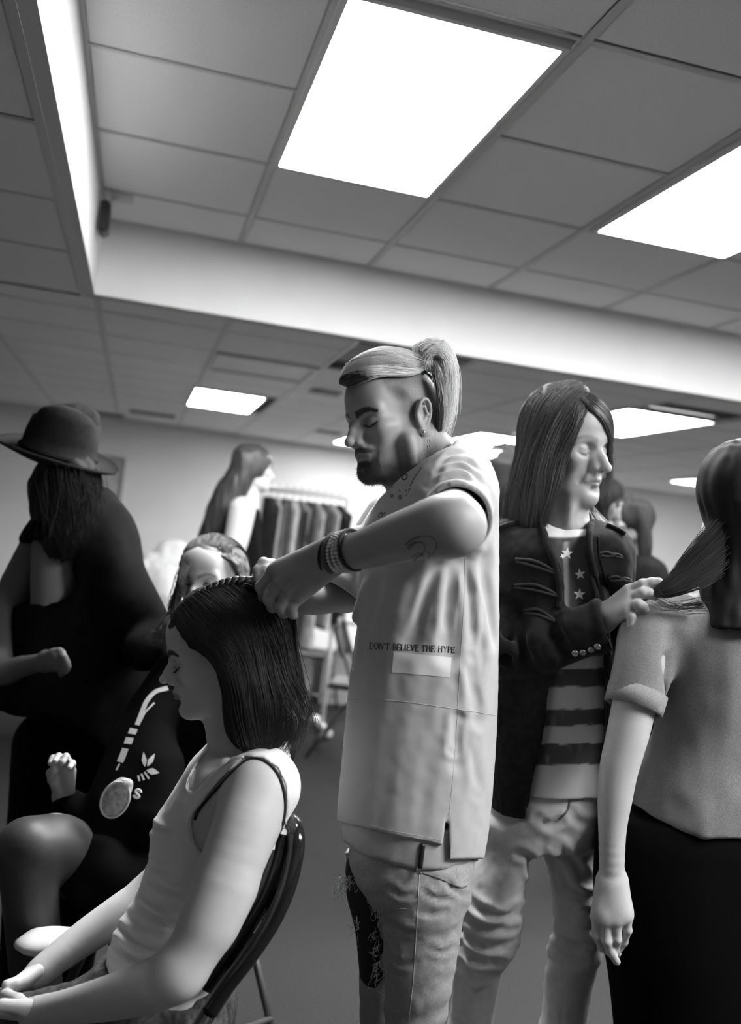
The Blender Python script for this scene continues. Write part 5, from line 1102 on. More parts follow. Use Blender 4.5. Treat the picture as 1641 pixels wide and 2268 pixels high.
    loop(cl((1142, 1238), (1230, 1268), 6, -4)); loop(cl((1140, 1296), (1232, 1318), 6, -6)); loop(cl((1160, 1352), (1222, 1372), 6, -6))
    for (x, y) in ((1328, 1226), (1348, 1279)): loop(cl((x, y), (x + 26, y + 3), 5, 0), .0026); loop(cl((x + 48, y + 6), (x + 28, y + 3), 3, 0), .0026)
    q = decal_line(bk, [(1343, 1166), (1362, 1174), (1380, 1184)], .006, n=12, off=.003)
    if q: mk('epaulette', W(q[0]), q[1], m_jacket, jk, True)
    q = decal_line(bk, [(1106, 1172), (1125, 1165), (1146, 1160)], .006, n=12, off=.003)
    if q: mk('epaulette', W(q[0]), q[1], m_jacket, jk, True)
    # lapels and stand collar
    for pts, r in (([(1206, 1160), (1218, 1205), (1236, 1250), (1246, 1300), (1246, 1350)], .006), ([(1302, 1162), (1298, 1210), (1308, 1262), (1322, 1318), (1334, 1380), (1340, 1450)], .007), ([(1318, 1190), (1322, 1240), (1350, 1330), (1368, 1420)], .0022)):
        q = decal_line(bk, [(x + (-7 if x < 1260 else 7), y) for x, y in pts], r, n=40, off=.001)
        if q: mk('lapel_edge', W(q[0]), q[1], m_jacket, jk, True)
    mbn = mat('grey metal buttons', .30, .35, metal=.6)
    for x, y in ((1274, 1446), (1291, 1444), (1309, 1438), (1324, 1431)):
        p, n_ = on_surface(bk, x, y, .002)
        if p is None: p, n_ = C(x, y, 1.82), np.array([0, 0, -1.0])
        M_ = axes_from(n_, [0, -1, 0]); q = Shape().ell(p, (.0035, .0072, .0072), M_, .002).ell(p + n_ * .004, (.0025, .0045, .0045), M_, .001, 's').mesh(.0013); mk('button', W(q[0]), q[1], mbn, jk, True)
    # hair
    H = Shape(); H.ell(h.p(-.016, 0, .040), np.array([.106, .087, .094]) * 1.03, h.M, .02); H.ell(h.p(-.012, 0, .083), np.array([.068, .06, .046]) * 1.03, h.M, .03)
    H.loft(sil([(930, 1172, 1300, 2.06, .075), (990, 1148, 1290, 2.07, .095), (1060, 1128, 1282, 2.07, .108), (1120, 1114, 1285, 2.07, .115), (1160, 1116, 1278, 2.07, .105), (1176, 1135, 1250, 2.08, .085)], D, .1), k=.03, e=2.3)
    H.func(*prism([(1306, 910), (1290, 945), (1273, 985), (1258, 1030), (1250, 1062), (1232, 1092), (1214, 1112), (1207, 1165), (1196, 1260), (1420, 1260), (1420, 840), (1306, 840)], 1.7, 2.30), k=.006, op='s')
    V, F = H.mesh(.004); V = disp(relax(V, F, 2), F, lambda P: .003 * vnoise(np.stack([(P[:, 0] / P[:, 2] * F_PX) / 11, P[:, 1] * 9, P[:, 2] * 14], 1), 1, 3) - .002); hair = mk('hair', W(V), F, m_hair_d, t, True, label='long straight dark hair with a centre parting'); bh = bvh_of(V, F)
    G = [[(1296, 902, 1.96), (1284, 940, 1.94), (1266, 985, 1.93), (1250, 1030, 1.93), (1240, 1075, 1.94), (1222, 1120, 1.95), (1212, 1165, 1.96)], [(1292, 896, 1.98), (1260, 930, 1.96), (1232, 1000, 1.95), (1216, 1060, 1.95), (1205, 1120, 1.96), (1200, 1172, 1.97)], [(1284, 888, 2.0), (1235, 920, 1.97), (1205, 990, 1.96), (1188, 1060, 1.96), (1178, 1120, 1.97), (1172, 1180, 1.98)], [(1272, 880, 2.03), (1210, 910, 2.0), (1176, 980, 1.99), (1158, 1050, 1.98), (1148, 1120, 1.99), (1146, 1176, 2.0)], [(1260, 876, 2.06), (1190, 905, 2.05), (1155, 980, 2.05), (1134, 1060, 2.04), (1120, 1120, 2.04), (1118, 1166, 2.05)]]
    gg = [[C(*p) for p in g] for g in G]; v, f = strands(gg, 3000, jit=.006, rad=.0006, nseg=16, bvh=bh, off=(.0002, .0055), seed=3, ends=.15)
    v2, f2 = strands(gg[1:], 160, jit=.006, rad=.0005, nseg=16, seed=4, fly=.012, ends=.1)
    FG = [[(1290, 892, 2.0), (1318, 908, 2.0), (1340, 958, 2.03), (1348, 1000, 2.03), (1350, 1040, 2.03), (1343, 1075, 2.03)], [(1288, 884, 2.03), (1326, 904, 2.05), (1344, 955, 2.09), (1350, 1000, 2.10), (1352, 1045, 2.10), (1346, 1100, 2.10)]]
    v3, f3 = strands([[C(*p) for p in g] for g in FG], 260, jit=.0022, rad=.0006, nseg=16, seed=5, fly=.003)
    FG = [[(1285, 1110, 2.10), (1300, 1130, 2.09), (1318, 1160, 2.05), (1325, 1190, 2.0)], [(1292, 1100, 2.12), (1312, 1130, 2.10), (1330, 1160, 2.06), (1334, 1185, 2.0)]]
    bA = bvh_of(*A); FH = [[(1282, 884, 1.99), (1304, 897, 1.965), (1324, 918, 1.97), (1340, 950, 1.99), (1347, 990, 2.01), (1350, 1035, 2.02)], [(1290, 892, 1.97), (1310, 902, 1.955), (1329, 926, 1.965), (1342, 960, 1.985), (1350, 1000, 2.02), (1353, 1050, 2.03)], [(1280, 878, 2.02), (1306, 890, 2.0), (1328, 912, 2.0), (1344, 950, 2.02), (1350, 1000, 2.03), (1350, 1060, 2.03)]]
    v5, f5 = strands([[C(*p) for p in g] for g in FH], 900, jit=.0024, rad=.0007, nseg=16, bvh=bA, off=(.001, .009), seed=15, fly=.001, ends=.3)
    v4, f4 = strands([[C(*p) for p in g] for g in FG], 260, jit=.006, rad=.0007, nseg=12, seed=6, fly=.004)
    a, b = merge((v, f), (v2, f2), (v3, f3), (v4, f4), (v5, f5)); mk('hair_strands', W(a), b, m_hair_m, hair, True, kind='stuff')
if 'jacket' not in SKIP: build_jacket_man()
# ================================================================== the woman in grey at the right edge
m_grey = mat('heather grey jersey', .22, .92, spec=.15, noise=.22, nscale=420, bump=.4, bscale=900, sheen=.2)
m_skirt = mat('black skirt cloth', .004, .9, spec=.04)
def build_right_woman():
    D = 1.80
    t = thing('person', 'standing woman at the right edge in heather grey t-shirt and black skirt, arm hanging', 'person', floor_pt(C(1520, 2100, D)))
    h = Head(C(1640, 1120, 1.86), head_axes(-60, 8, 0, left=False), .94, ear=False); S = h.S; S.cap(h.p(-.03, 0, -.03), C(1610, 1330, 1.86), .048, .055, .03)
    A = S.mesh(.004)
    L = Shape(); L.chain([C(1432, 1450, 1.79), C(1408, 1545, 1.775), C(1387, 1640, 1.765), C(1371, 1700, 1.76), C(1362, 1765, 1.755), C(1356, 1840, 1.75), C(1355, 1945, 1.745)], [.038, .0400, .0375, .0345, .031, .0245, .0215], .02)
    wr = C(1355, 1950, 1.745)
    hand(L, wr, [C(1322, 2032, 1.735), C(1343, 2042, 1.725), C(1366, 2040, 1.72), C(1387, 2030, 1.725)], [[C(1322, 2072, 1.735), C(1334, 2098, 1.745), C(1350, 2110, 1.755)], [C(1344, 2084, 1.722), C(1352, 2108, 1.728), C(1366, 2130, 1.735)], [C(1366, 2080, 1.722), C(1362, 2102, 1.740), C(1368, 2112, 1.75)], [C(1390, 2060, 1.725), C(1382, 2086, 1.735), C(1373, 2102, 1.742)]],
         [C(1340, 1975, 1.78), C(1330, 2010, 1.79), C(1334, 2040, 1.79), C(1342, 2062, 1.785)], pr=.0135, fr=.0088)
    L.cap(C(1354, 1965, 1.745), C(1340, 2022, 1.735), .017, .016, .02); L.cap(C(1356, 1965, 1.745), C(1376, 2018, 1.73), .017, .016, .02)
    L.ell(C(1418, 1660, 1.79), (.02, .03, .03), None, .02, 's')
    Bm = L.mesh(.0028)
    add_skin('body', [A, Bm], t, lambda V: np.full(len(V), .46) * (1 + .05 * vnoise(V, 50, 1)) * (1 + .03 * vnoise(V, 300, 4)))
    Ts = Shape(); Ts.loft(sil([(1318, 1560, 1660, 1.86, .06), (1332, 1470, 1730, 1.86, .085), (1355, 1440, 1760, 1.86, .105), (1420, 1440, 1765, 1.86, .125), (1520, 1462, 1745, 1.86, .125), (1620, 1455, 1728, 1.86, .118), (1700, 1428, 1725, 1.86, .122), (1760, 1405, 1735, 1.86, .128), (1850, 1395, 1750, 1.86, .132)], D, .12), k=.02, e=2.3)
    a0, a1 = C(1452, 1390, 1.82), C(1402, 1568, 1.775); ax = (a1 - a0) / np.linalg.norm(a1 - a0)
    Ts.chain([C(1500, 1372, 1.84), C(1446, 1400, 1.81), C(1420, 1490, 1.79), C(1404, 1575, 1.775)], [.052, .055, .053, .051], .03)
    Ts.func(lambda X, Y, Z: np.maximum(-((X - a1[0]) * ax[0] + (Y - a1[1]) * ax[1] + (Z - a1[2]) * ax[2]), np.sqrt((X - a1[0]) ** 2 + (Y - a1[1]) ** 2 + (Z - a1[2]) ** 2) - .075), a1 - .1, a1 + .1, .003, 's')
    Ts.cap(a1 - ax * .03, a1 + ax * .06, .0455, .047, .003, 's')
    Ts.func(*prism([(1380, 1775), (1398, 1779), (1440, 1806), (1494, 1836), (1560, 1856), (1800, 1870), (1800, 1960), (1380, 1960)], 1.5, 2.2), k=.003, op='s')
    for a, b, r, k in (((1474, 1460, 1.755), (1472, 1540, 1.765), .004, .02), ((1500, 1420, 1.745), (1500, 1520, 1.74), .006, .03), ((1440, 1620, 1.76), (1490, 1650, 1.745), .008, .04), ((1430, 1690, 1.76), (1500, 1640, 1.745), .008, .04), ((1420, 1715, 1.755), (1500, 1790, 1.74), .007, .04)): Ts.cap(C(*a), C(*b), r, r * .5, k, 's')
    V, F = Ts.mesh(.004)
    V = disp(relax(V, F, 2), F, lambda P: .0035 * vnoise(P, 20, 5) + .002 * vnoise(P * [1, .3, 1], 40, 2)); ts = mk('t_shirt', W(V), F, m_grey, t, True, label='heather grey t-shirt with damp-looking sleeve')
    e1 = np.cross(ax, [0, 0, 1.0]); e1 /= np.linalg.norm(e1); e2 = np.cross(ax, e1)
    R_ = [(-.036, .0535), (-.036, .0560), (0, .0550), (.002, .050), (-.01, .047)]; Vc = [a1 + ax * s_ + rr * (math.cos(a) * e1 + math.sin(a) * e2) for s_, rr in R_ for a in np.linspace(0, 2 * math.pi, 40, endpoint=False)]
    mk('sleeve_cuff', W(Vc), [(r * 40 + i, r * 40 + (i + 1) % 40, (r + 1) * 40 + (i + 1) % 40, (r + 1) * 40 + i) for r in range(4) for i in range(40)], m_grey, ts, True)
    K = Shape(); K.loft(sil([(1770, 1400, 1745, 1.88, .125), (1800, 1345, 1760, 1.88, .140), (1850, 1326, 1770, 1.88, .148), (1950, 1317, 1780, 1.88, .150), (2050, 1320, 1780, 1.88, .150), (2140, 1345, 1770, 1.88, .150), (2260, 1362, 1760, 1.88, .150), (2420, 1375, 1745, 1.89, .145)], D, .14), k=.01, e=2.3)
    V, F = K.mesh(.006); V = disp(V, F, lambda P: .003 * vnoise(P * [1, .3, 1], 16, 5)); mk('skirt', W(V), F, m_skirt, t, True, label='plain black skirt')
    Lg = Shape()
    for x in (1500, 1630):
        a = C(x, 2400, 1.88); g = W(a); g[2] = .06; Lg.chain([a, toC(g)], [.058, .036], .01); Lg.ell(toC(g + np.array([.03, .05, -.015])), (.11, .038, .042), axes_from(toC(g + np.array([.4, 1, 0])) - toC(g), UPC), .02)
    q = Lg.mesh(.008); mk('stockings', W(q[0]), q[1], m_skirt, t, True)
    H = Shape(); H.ell(h.p(-.018, 0, .036), np.array([.112, .09, .10]) * .94, h.M, .02); H.loft(sil([(1120, 1580, 1720, 1.83, .08), (1230, 1560, 1730, 1.83, .08), (1300, 1552, 1730, 1.81, .07), (1390, 1570, 1720, 1.76, .05)], D, .08), k=.03); V, F = H.mesh(.005); V = disp(V, F, lambda P: .003 * vnoise(P * [1, .15, 1], 70, 3)); hair = mk('hair', W(V), F, m_hair_d, t, True, label='long dark hair gathered by a hand')
    G = [[(1600, 1150, 1.80), (1555, 1195, 1.79), (1515, 1238, 1.79), (1484, 1278, 1.785), (1452, 1308, 1.78)], [(1600, 1200, 1.79), (1555, 1240, 1.78), (1515, 1275, 1.775), (1476, 1302, 1.77), (1446, 1316, 1.78)], [(1600, 1260, 1.78), (1560, 1290, 1.77), (1518, 1308, 1.765), (1480, 1320, 1.765), (1450, 1318, 1.78)]]
    v, f = strands([[C(*p) for p in g] for g in G], 1300, jit=.007, rad=.0006, nseg=14, seed=3, fly=.001, ends=.05, jt=.3)
    v2, f2 = strands([[C(*p) for p in g] for g in [[(1560, 1330, 1.75), (1510, 1340, 1.755), (1470, 1345, 1.76), (1440, 1325, 1.77)], [(1560, 1350, 1.75), (1515, 1352, 1.755), (1475, 1338, 1.76), (1445, 1318, 1.77)]]], 40, jit=.004, rad=.0005, nseg=12, seed=5, fly=.004)
    a, b = merge((v, f), (v2, f2)); mk('hair_strands', W(a), b, m_hair_s, hair, True, kind='stuff')
if 'rwoman' not in SKIP: build_right_woman()
# ================================================================== people and things further back
m_coat = mat('black coat cloth', .006, .9, spec=.06, noise=.3, nscale=30)
m_felt = mat('dark grey felt', .018, .9, spec=.08, noise=.2, nscale=80, bump=.3, bscale=500)
m_track = mat('black tracksuit jersey', .003, .85, spec=.05)
m_white = mat('white cotton', .62, .9, noise=.05, nscale=30)
m_steel = mat('grey painted steel tube', .10, .35, metal=.5)
def loft_mesh(rows, h=.008, k=.01, e=2.2, extra=None, fold=.004, fs=18, seed=1):
    s = Shape(); s.loft(sil(rows, rows[0][3], rows[0][4]), k=k, e=e)
    if extra: extra(s)
    V, F = s.mesh(h); return disp(relax(V, F, 2), F, lambda P: fold * vnoise(P * [1, .35, 1], fs, seed)), F
def shoes(t, pts, fwd):
    for g in pts:
        q = Shape().ell(toC(np.array([g[0], g[1], .045]) + np.array(fwd) * .06), (.12, .042, .045), axes_from(toC(np.array([g[0], g[1], .045]) + np.array(fwd)) - toC([g[0], g[1], .045]), UPC), .01).mesh(.008)
        mk('shoe', W(q[0]), q[1], mat('dark shoe leather', .03, .4), t, True)
def legs_to_floor(s, tops, r0, r1):
    out = []
    for a in tops:
        g = W(a); g[2] = .07; s.chain([a, toC((W(a) + g) / 2), toC(g)], [r0, (r0 + r1) / 2, r1], .02); out.append(g)
    return out
def build_hat_woman():
    D = 2.62
    t = thing('person', 'person at the left edge in dark felt hat and long black coat, seen from behind', 'person', floor_pt(C(190, 1600, D)))
    h = Head(C(140, 1085, D), head_axes(-38, 22, 0), .95, ear=False); S = h.S; S.cap(h.p(-.03, 0, -.03), C(165, 1180, D), .05, .055, .03)
    S.chain([C(80, 1220, 2.62), C(20, 1340, 2.58), C(0, 1480, 2.46), C(50, 1476, 2.42), C(100, 1464, 2.36)], [.05, .045, .035, .027, .02], .01); hx = lambda x, y, d: C(x - 50, y + 2, d)
    hand(S, C(100, 1464, 2.36), [C(125, 1452, 2.33), C(128, 1460, 2.325), C(127, 1469, 2.325), C(123, 1478, 2.33)], [[C(142, 1456, 2.31), C(148, 1466, 2.31), C(144, 1476, 2.31)], [C(146, 1466, 2.31), C(150, 1476, 2.31), C(146, 1484, 2.31)], [C(144, 1476, 2.31), C(147, 1484, 2.31), C(142, 1490, 2.31)], [C(136, 1486, 2.32), C(138, 1492, 2.32), C(134, 1496, 2.32)]], [C(110, 1457, 2.35), C(120, 1444, 2.34), C(132, 1442, 2.33), C(140, 1446, 2.32)])
    V, F = S.mesh(.005); add_skin('body', [(V, F)], t, np.full(len(V), .12))
    T = Shape(); T.loft(sil([(1150, 90, 210, D, .08), (1220, 80, 215, D, .145), (1300, 80, 210, D, .150), (1420, 80, 200, D, .14)], D, .1), k=.02); q = T.mesh(.01); mk('top', W(q[0]), q[1], mat('grey knit', .20, .9), t, True, label='grey top under the open coat')
    def ex(s):
        s.chain([C(222, 1172, 2.58), C(258, 1260, 2.52), C(290, 1340, 2.5)], [.085, .075, .07], .04); s.chain([C(290, 1340, 2.5), C(335, 1400, 2.5), C(320, 1440, 2.42)], [.07, .062, .055], .05)
        s.func(*prism([(30, 1200), (128, 1200), (166, 1218), (158, 1258), (172, 1300), (134, 1326), (30, 1338)], 2.0, 2.60), k=.01, op='s')
        s.func(*prism([(-100, 1560), (120, 1590), (200, 1640), (260, 1690), (320, 1720), (320, 1900), (-100, 1900)], 2, 3.2), k=.01, op='s')
    V, F = loft_mesh([(1090, 195, 235, D, .06), (1110, 130, 262, D, .12), (1150, 80, 290, D, .16), (1200, 50, 308, D, .17), (1300, 40, 326, D, .16), (1400, 20, 352, D, .17), (1500, 0, 345, D, .19), (1600, -10, 318, D, .2), (1720, -15, 310, D, .2)], .009, extra=ex, fold=.014, fs=11, seed=4)
    mk('coat', W(V), F, m_coat, t, True)
    K = Shape(); g = legs_to_floor(K, [C(110, 1650, D), C(215, 1640, D)], .10, .06); q = K.mesh(.012); mk('trousers', W(q[0]), q[1], m_coat, t, True); shoes(t, g, (-.8, .6, 0))
    H = Shape(); H.ell(h.p(-.016, 0, .02), np.array([.11, .09, .10]) * .95, h.M, .02); H.loft(sil([(1034, 125, 160, 2.62, .01), (1046, 100, 195, 2.61, .05), (1070, 70, 216, 2.60, .09), (1120, 70, 228, 2.58, .10), (1180, 80, 215, 2.55, .09), (1235, 110, 190, 2.50, .05)], 2.58, .09), k=.03)
    V, F = H.mesh(.006); V = disp(V, F, lambda P: .006 * vnoise(P * [1, .25, 1], 55, 4)); hr = mk('hair', W(V), F, m_hair_d, t, True); bh = bvh_of(V, F)
    G = [[C(*p) for p in g] for g in [[(90, 1040, 2.5), (90, 1120, 2.46), (110, 1190, 2.44), (125, 1250, 2.45)], [(140, 1040, 2.48), (150, 1120, 2.46), (150, 1190, 2.44), (150, 1240, 2.45)], [(190, 1045, 2.5), (212, 1110, 2.48), (205, 1170, 2.47), (185, 1225, 2.46)], [(214, 1060, 2.58), (232, 1120, 2.56), (218, 1180, 2.55), (200, 1215, 2.54)]]]
    v, f = strands(G, 1300, jit=.012, rad=.0008, nseg=16, bvh=bh, off=(0, .008), seed=2, curl=.005, fly=.008, ends=.4); mk('hair_strands', W(v), f, m_hair_d, hr, True, kind='stuff')
    # hat, tilted
    up = np.array([.30, -.94, -.16]); up /= np.linalg.norm(up); M = axes_from(np.cross(up, [0, 0, 1.0]), up); c = C(126, 1015, D)
    prof = [(.0, .155), (.035, .150), (.062, .158), (.082, .150), (.090, .12), (.094, .06), (.098, .012), (.112, .003), (.140, .002), (.158, .008), (.162, .014), (.158, .004), (.13, -.005), (.098, -.008), (.092, .0)]
    n = 48; V = []; F = []
    for r, z in prof:
        for i in range(n):
            a = i * 2 * math.pi / n; zz = z - (.040 * math.exp(-((math.sin(a) * r) / .03) ** 2) * (z > .13)) - .018 * (z > .10) * max(0, math.cos(a)) + (.012 * abs(math.sin(a)) if r > .11 else 0); rr = r * (1 + .06 * math.cos(2 * a)) - (.012 * (z > .1) * math.exp(-((a - .6) / .4) ** 2)); V.append(c + M @ np.array([rr * math.cos(a), rr * math.sin(a), zz]))
    for j in range(len(prof) - 1):
        for i in range(n): F.append((j * n + i, j * n + (i + 1) % n, (j + 1) * n + (i + 1) % n, (j + 1) * n + i))
    hat = mk('hat', W(V), F, m_felt, t, True, label='dark grey felt hat with a wide brim')
    V, F = tube_mesh([c + M @ np.array([.0965 * (1 + .06 * math.cos(2 * a)) * math.cos(a), .0965 * (1 + .06 * math.cos(2 * a)) * math.sin(a), .022]) for a in np.linspace(0, 6.283, 40, endpoint=False)], .010, 6, closed=True, flat=.35); mk('hat_band', W(V), F, m_coat, hat, True)
if 'hat' not in SKIP: build_hat_woman()
def build_curly_woman():
    D = 2.36
    t = thing('person', 'seated woman with pinned curly hair in black tracksuit, her eyes above the braided head', 'person', floor_pt(C(430, 1900, D)))
    h = Head(C(468, 1290, 2.40), head_axes(72, 4, -8), .94, closed=False, gaze=.004, ear=False, nose=.85); S = h.S; S.cap(h.p(-.03, 0, -.03), C(470, 1450, 2.42), .048, .055, .03)
    A = S.mesh(.0026)
    Hn = Shape(); hand(Hn, C(140, 1762, 2.16), [C(128, 1712, 2.13), C(138, 1700, 2.12), C(149, 1700, 2.115), C(158, 1708, 2.115)], [[C(122, 1690, 2.10), C(118, 1680, 2.08), C(112, 1690, 2.06)], [C(134, 1682, 2.09), C(130, 1676, 2.07), C(122, 1686, 2.05)], [C(148, 1682, 2.085), C(146, 1676, 2.065), C(138, 1688, 2.05)], [C(160, 1692, 2.09), C(160, 1690, 2.07), C(154, 1700, 2.05)]], [C(128, 1745, 2.14), C(116, 1726, 2.12), C(112, 1712, 2.09), C(118, 1704, 2.06)])
    Hn.chain([C(142, 1765, 2.16), C(150, 1790, 2.18), C(170, 1810, 2.20)], [.024, .028, .032], .01); Bh = Hn.mesh(.003)
    # bare thigh at the left edge
    Th = Shape().chain([C(190, 1925, 2.16), C(130, 1878, 2.04), C(60, 1880, 1.96)], [.075, .070, .060], .02); kn = C(60, 1880, 1.96); g = W(kn) + np.array([.1, .1, 0]); g[2] = .08; Th.chain([kn, toC((W(kn) + g) / 2), toC(g)], [.060, .052, .035], .02); g2 = g.copy(); Tm = Th.mesh(.007)
    def tone(V):
        P = h.loc(V); base = np.full(len(V), .42); f = h.eye_paint(P, base.copy(), base, lash=.03, brow=.20, brow_w=.0060, lip=.5); r = np.linalg.norm(P, axis=1) < .2
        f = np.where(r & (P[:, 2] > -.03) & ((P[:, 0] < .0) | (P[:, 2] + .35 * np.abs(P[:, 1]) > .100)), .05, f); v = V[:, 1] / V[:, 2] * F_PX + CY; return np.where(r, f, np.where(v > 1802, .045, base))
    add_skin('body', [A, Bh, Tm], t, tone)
    J = Shape(); J.loft(sil([(1405, 430, 520, 2.42, .07), (1440, 395, 570, 2.42, .11), (1490, 368, 610, 2.42, .14), (1560, 350, 625, 2.42, .15), (1700, 345, 625, 2.42, .145), (1850, 330, 630, 2.40, .15), (1960, 300, 640, 2.38, .16)], 2.4, .14), k=.02, e=2.3)
    J.chain([C(395, 1505, 2.36), C(345, 1580, 2.28), C(290, 1680, 2.20), C(248, 1790, 2.14), C(225, 1850, 2.12)], [.070, .066, .062, .060, .056], .03)
    J.chain([C(228, 1855, 2.12), C(190, 1830, 2.14), C(155, 1790, 2.16)], [.056, .048, .040], .03)
    J.cap(C(340, 1700, 2.20), C(330, 1800, 2.16), .07, .08, .05)
    V, F = J.mesh(.006); V = disp(relax(V, F, 2), F, lambda P: .004 * vnoise(P, 16, 6)); jk = mk('track_jacket', W(V), F, m_track, t, True, label='black track jacket with pale sleeve stripes'); bj = bvh_of(V, F)
    m_st = mat('pale grey print', .50, .9)
    def strip(pts, w_, name='sleeve_stripe'):
        out = []
        for x, y in smooth_path([(a, b, 0) for a, b in pts], 22)[:, :2]:
            q, n_ = on_surface(bj, x, y, .001)
            if q is not None: out.append((q, n_))
        if len(out) < 3: return
        P = np.array([o[0] for o in out]); N = np.array([o[1] for o in out]); T = np.gradient(P, axis=0); B = np.cross(T, N); B /= np.linalg.norm(B, axis=1)[:, None] + 1e-9; w2 = w_ / 928 * 1.0
        Vv = np.vstack([P - B * w2 / 2, P + B * w2 / 2]); n = len(P); mk(name, W(Vv), [(i, i + 1, n + i + 1, n + i) for i in range(n - 1)], m_st, jk)
    strip([(372, 1524), (345, 1532), (326, 1552), (314, 1580), (304, 1606)], 11); strip([(342, 1557), (322, 1578), (311, 1599)], 4); strip([(297, 1614), (292, 1626)], 18, 'stripe_block'); strip([(288, 1634), (283, 1648)], 18, 'stripe_block'); strip([(278, 1658), (272, 1674), (266, 1688)], 15, 'stripe_block'); strip([(265, 1692), (258, 1706)], 4)
    # chest emblem: three leaves over three bars, part of a word below
    def leaf(b, tip, w_):
        b = np.array(b, float); tip = np.array(tip, float); d = tip - b; n = np.array([-d[1], d[0]]) / np.linalg.norm(d) * w_
        return [tuple(b + d * u + n * s_ * math.sin(math.pi * min(1, u * .95 + .03)) ** .8) for u, s_ in [(0, .5), (.2, 1), (.45, 1.15), (.7, .85), (1, 0), (.7, -.85), (.45, -1.15), (.2, -1)]]
    em = []
    for b, tip, w_ in (((321, 1699), (318, 1666), 5), ((326, 1698), (343, 1669), 5), ((324, 1706), (353, 1712), 6.5)): em.append(decal_fan(bj, leaf(b, tip, w_), .0015))
    for a, b in (((306, 1718), (309, 1730)), ((313, 1714), (319, 1728)), ((320, 1710), (330, 1725))):
        a = np.array(a, float); b = np.array(b, float); d = b - a; n = np.array([-d[1], d[0]]) / np.linalg.norm(d) * 2.2; em.append(decal_fan(bj, [tuple(a - n), tuple(a + n), tuple(b + n), tuple(b - n)], .0015))
    V = []; F = []; n = 0
    for v, f in em: V.append(v); F += [tuple(i + n for i in q) for q in f]; n += len(v)
    mk('leaf_emblem', W(np.vstack(V)), F, m_st, jk, label='pale three-leaf emblem on the black jacket')
    V, F = write(bj, "S", (294, 1763), (309, 1770), 17, .0022); mk('lettering', W(V), F, m_st, jk, label='pale letter S, end of a hidden word')
    K = Shape(); K.chain([C(440, 1990, 2.36), C(330, 1960, 2.20), C(215, 1925, 2.08)], [.10, .092, .085], .03); K.chain([C(500, 2000, 2.46), C(420, 1985, 2.30), C(330, 1965, 2.16)], [.10, .09, .08], .03); K.loft(sil([(1930, 330, 610, 2.42, .15), (2010, 320, 620, 2.42, .16)], 2.42, .15), k=.03)
    g = W(C(330, 1965, 2.16)); a = toC(g); g = g + np.array([.0, .0, 0]); g[2] = .08; K.chain([a, toC(g)], [.07, .05], .03); V, F = K.mesh(.009); mk('shorts', W(V), F, m_track, t, True); shoes(t, [g, g2], (-.5, -.85, 0))
    # hair
    H = Shape(); H.ell(h.p(-.020, 0, .030), np.array([.110, .090, .098]) * .94, h.M, .02); H.ell(h.p(-.03, 0, -.03), np.array([.09, .085, .09]) * .94, h.M, .02)
    H.func(*prism([(404, 1345), (407, 1285), (414, 1258), (432, 1240), (460, 1232), (492, 1236), (514, 1250), (526, 1272), (526, 1345)], 1.9, 2.60), k=.008, op='s')
    V, F = H.mesh(.004); V = disp(V, F, lambda P: .003 * vnoise(P, 60, 4) + .002 * vnoise(P, 130, 6)); m_c = mat('curly chestnut hair', .05, .55); hr = mk('hair', W(V), F, m_c, t, True); bh = bvh_of(V, F)
    sg = lambda a: h.p(*a)
    G = [[sg((.062 - .018 * abs(i - 2.5), -.068 + .027 * i, .104 - .008 * abs(i - 2.5))), sg((.0, -.074 + .030 * i, .122 - .008 * abs(i - 2.5))), sg((-.04, -.075 + .03 * i, .10)), sg((-.10, -.07 + .028 * i, .04))] for i in range(6)]
    v, f = strands(G, 700, jit=.004, rad=.0007, nseg=20, bvh=bh, off=(.0, .005), seed=4, curl=.0022)
    G2 = [[C(*p) for p in g] for g in [[(412, 1262, 2.30), (396, 1285, 2.28), (398, 1310, 2.28), (386, 1340, 2.28), (372, 1370, 2.26), (350, 1398, 2.25), (325, 1420, 2.25)], [(408, 1250, 2.31), (402, 1300, 2.29), (392, 1340, 2.28), (380, 1375, 2.27), (366, 1400, 2.26), (340, 1415, 2.26)], [(404, 1275, 2.33), (388, 1310, 2.31), (378, 1350, 2.30), (372, 1400, 2.30), (380, 1440, 2.32)]]]
    v2, f2 = strands(G2, 170, jit=.005, rad=.0008, nseg=34, seed=6, curl=.0065, fly=.004)
    a, b = merge((v, f), (v2, f2)); mk('hair_strands', W(a), b, m_c, hr, True, kind='stuff')
if 'curly' not in SKIP: build_curly_woman()
def build_pouch():
    t = thing('pouch', 'pale mottled oval pouch hanging against the black track jacket', 'pouch', W(C(258, 1768, 2.0)))
    M = axes_from([.42, -.90, .05], [0, 0, -1.0]); q = Shape().ell(C(256, 1770, 2.055), (.041, .029, .014), M, .01).ell(C(274, 1740, 2.06), (.020, .017, .012), None, .015).mesh(.0028)
    V = disp(q[0], q[1], lambda P: .0018 * vnoise(P, 90, 3)); mk('pouch', W(V), q[1], mat('mottled pale lace cloth', .40, .8, noise=.35, nscale=110, bump=1, bscale=260), t, True)
    ring = tube_mesh([C(256, 1770, 2.052) + M @ np.array([.040 * math.cos(a), .029 * math.sin(a), .004]) for a in np.linspace(0, 6.283, 36, endpoint=False)], .0028, 6, closed=True); mk('rim', W(ring[0]), ring[1], m_white, t, True)
build_pouch()
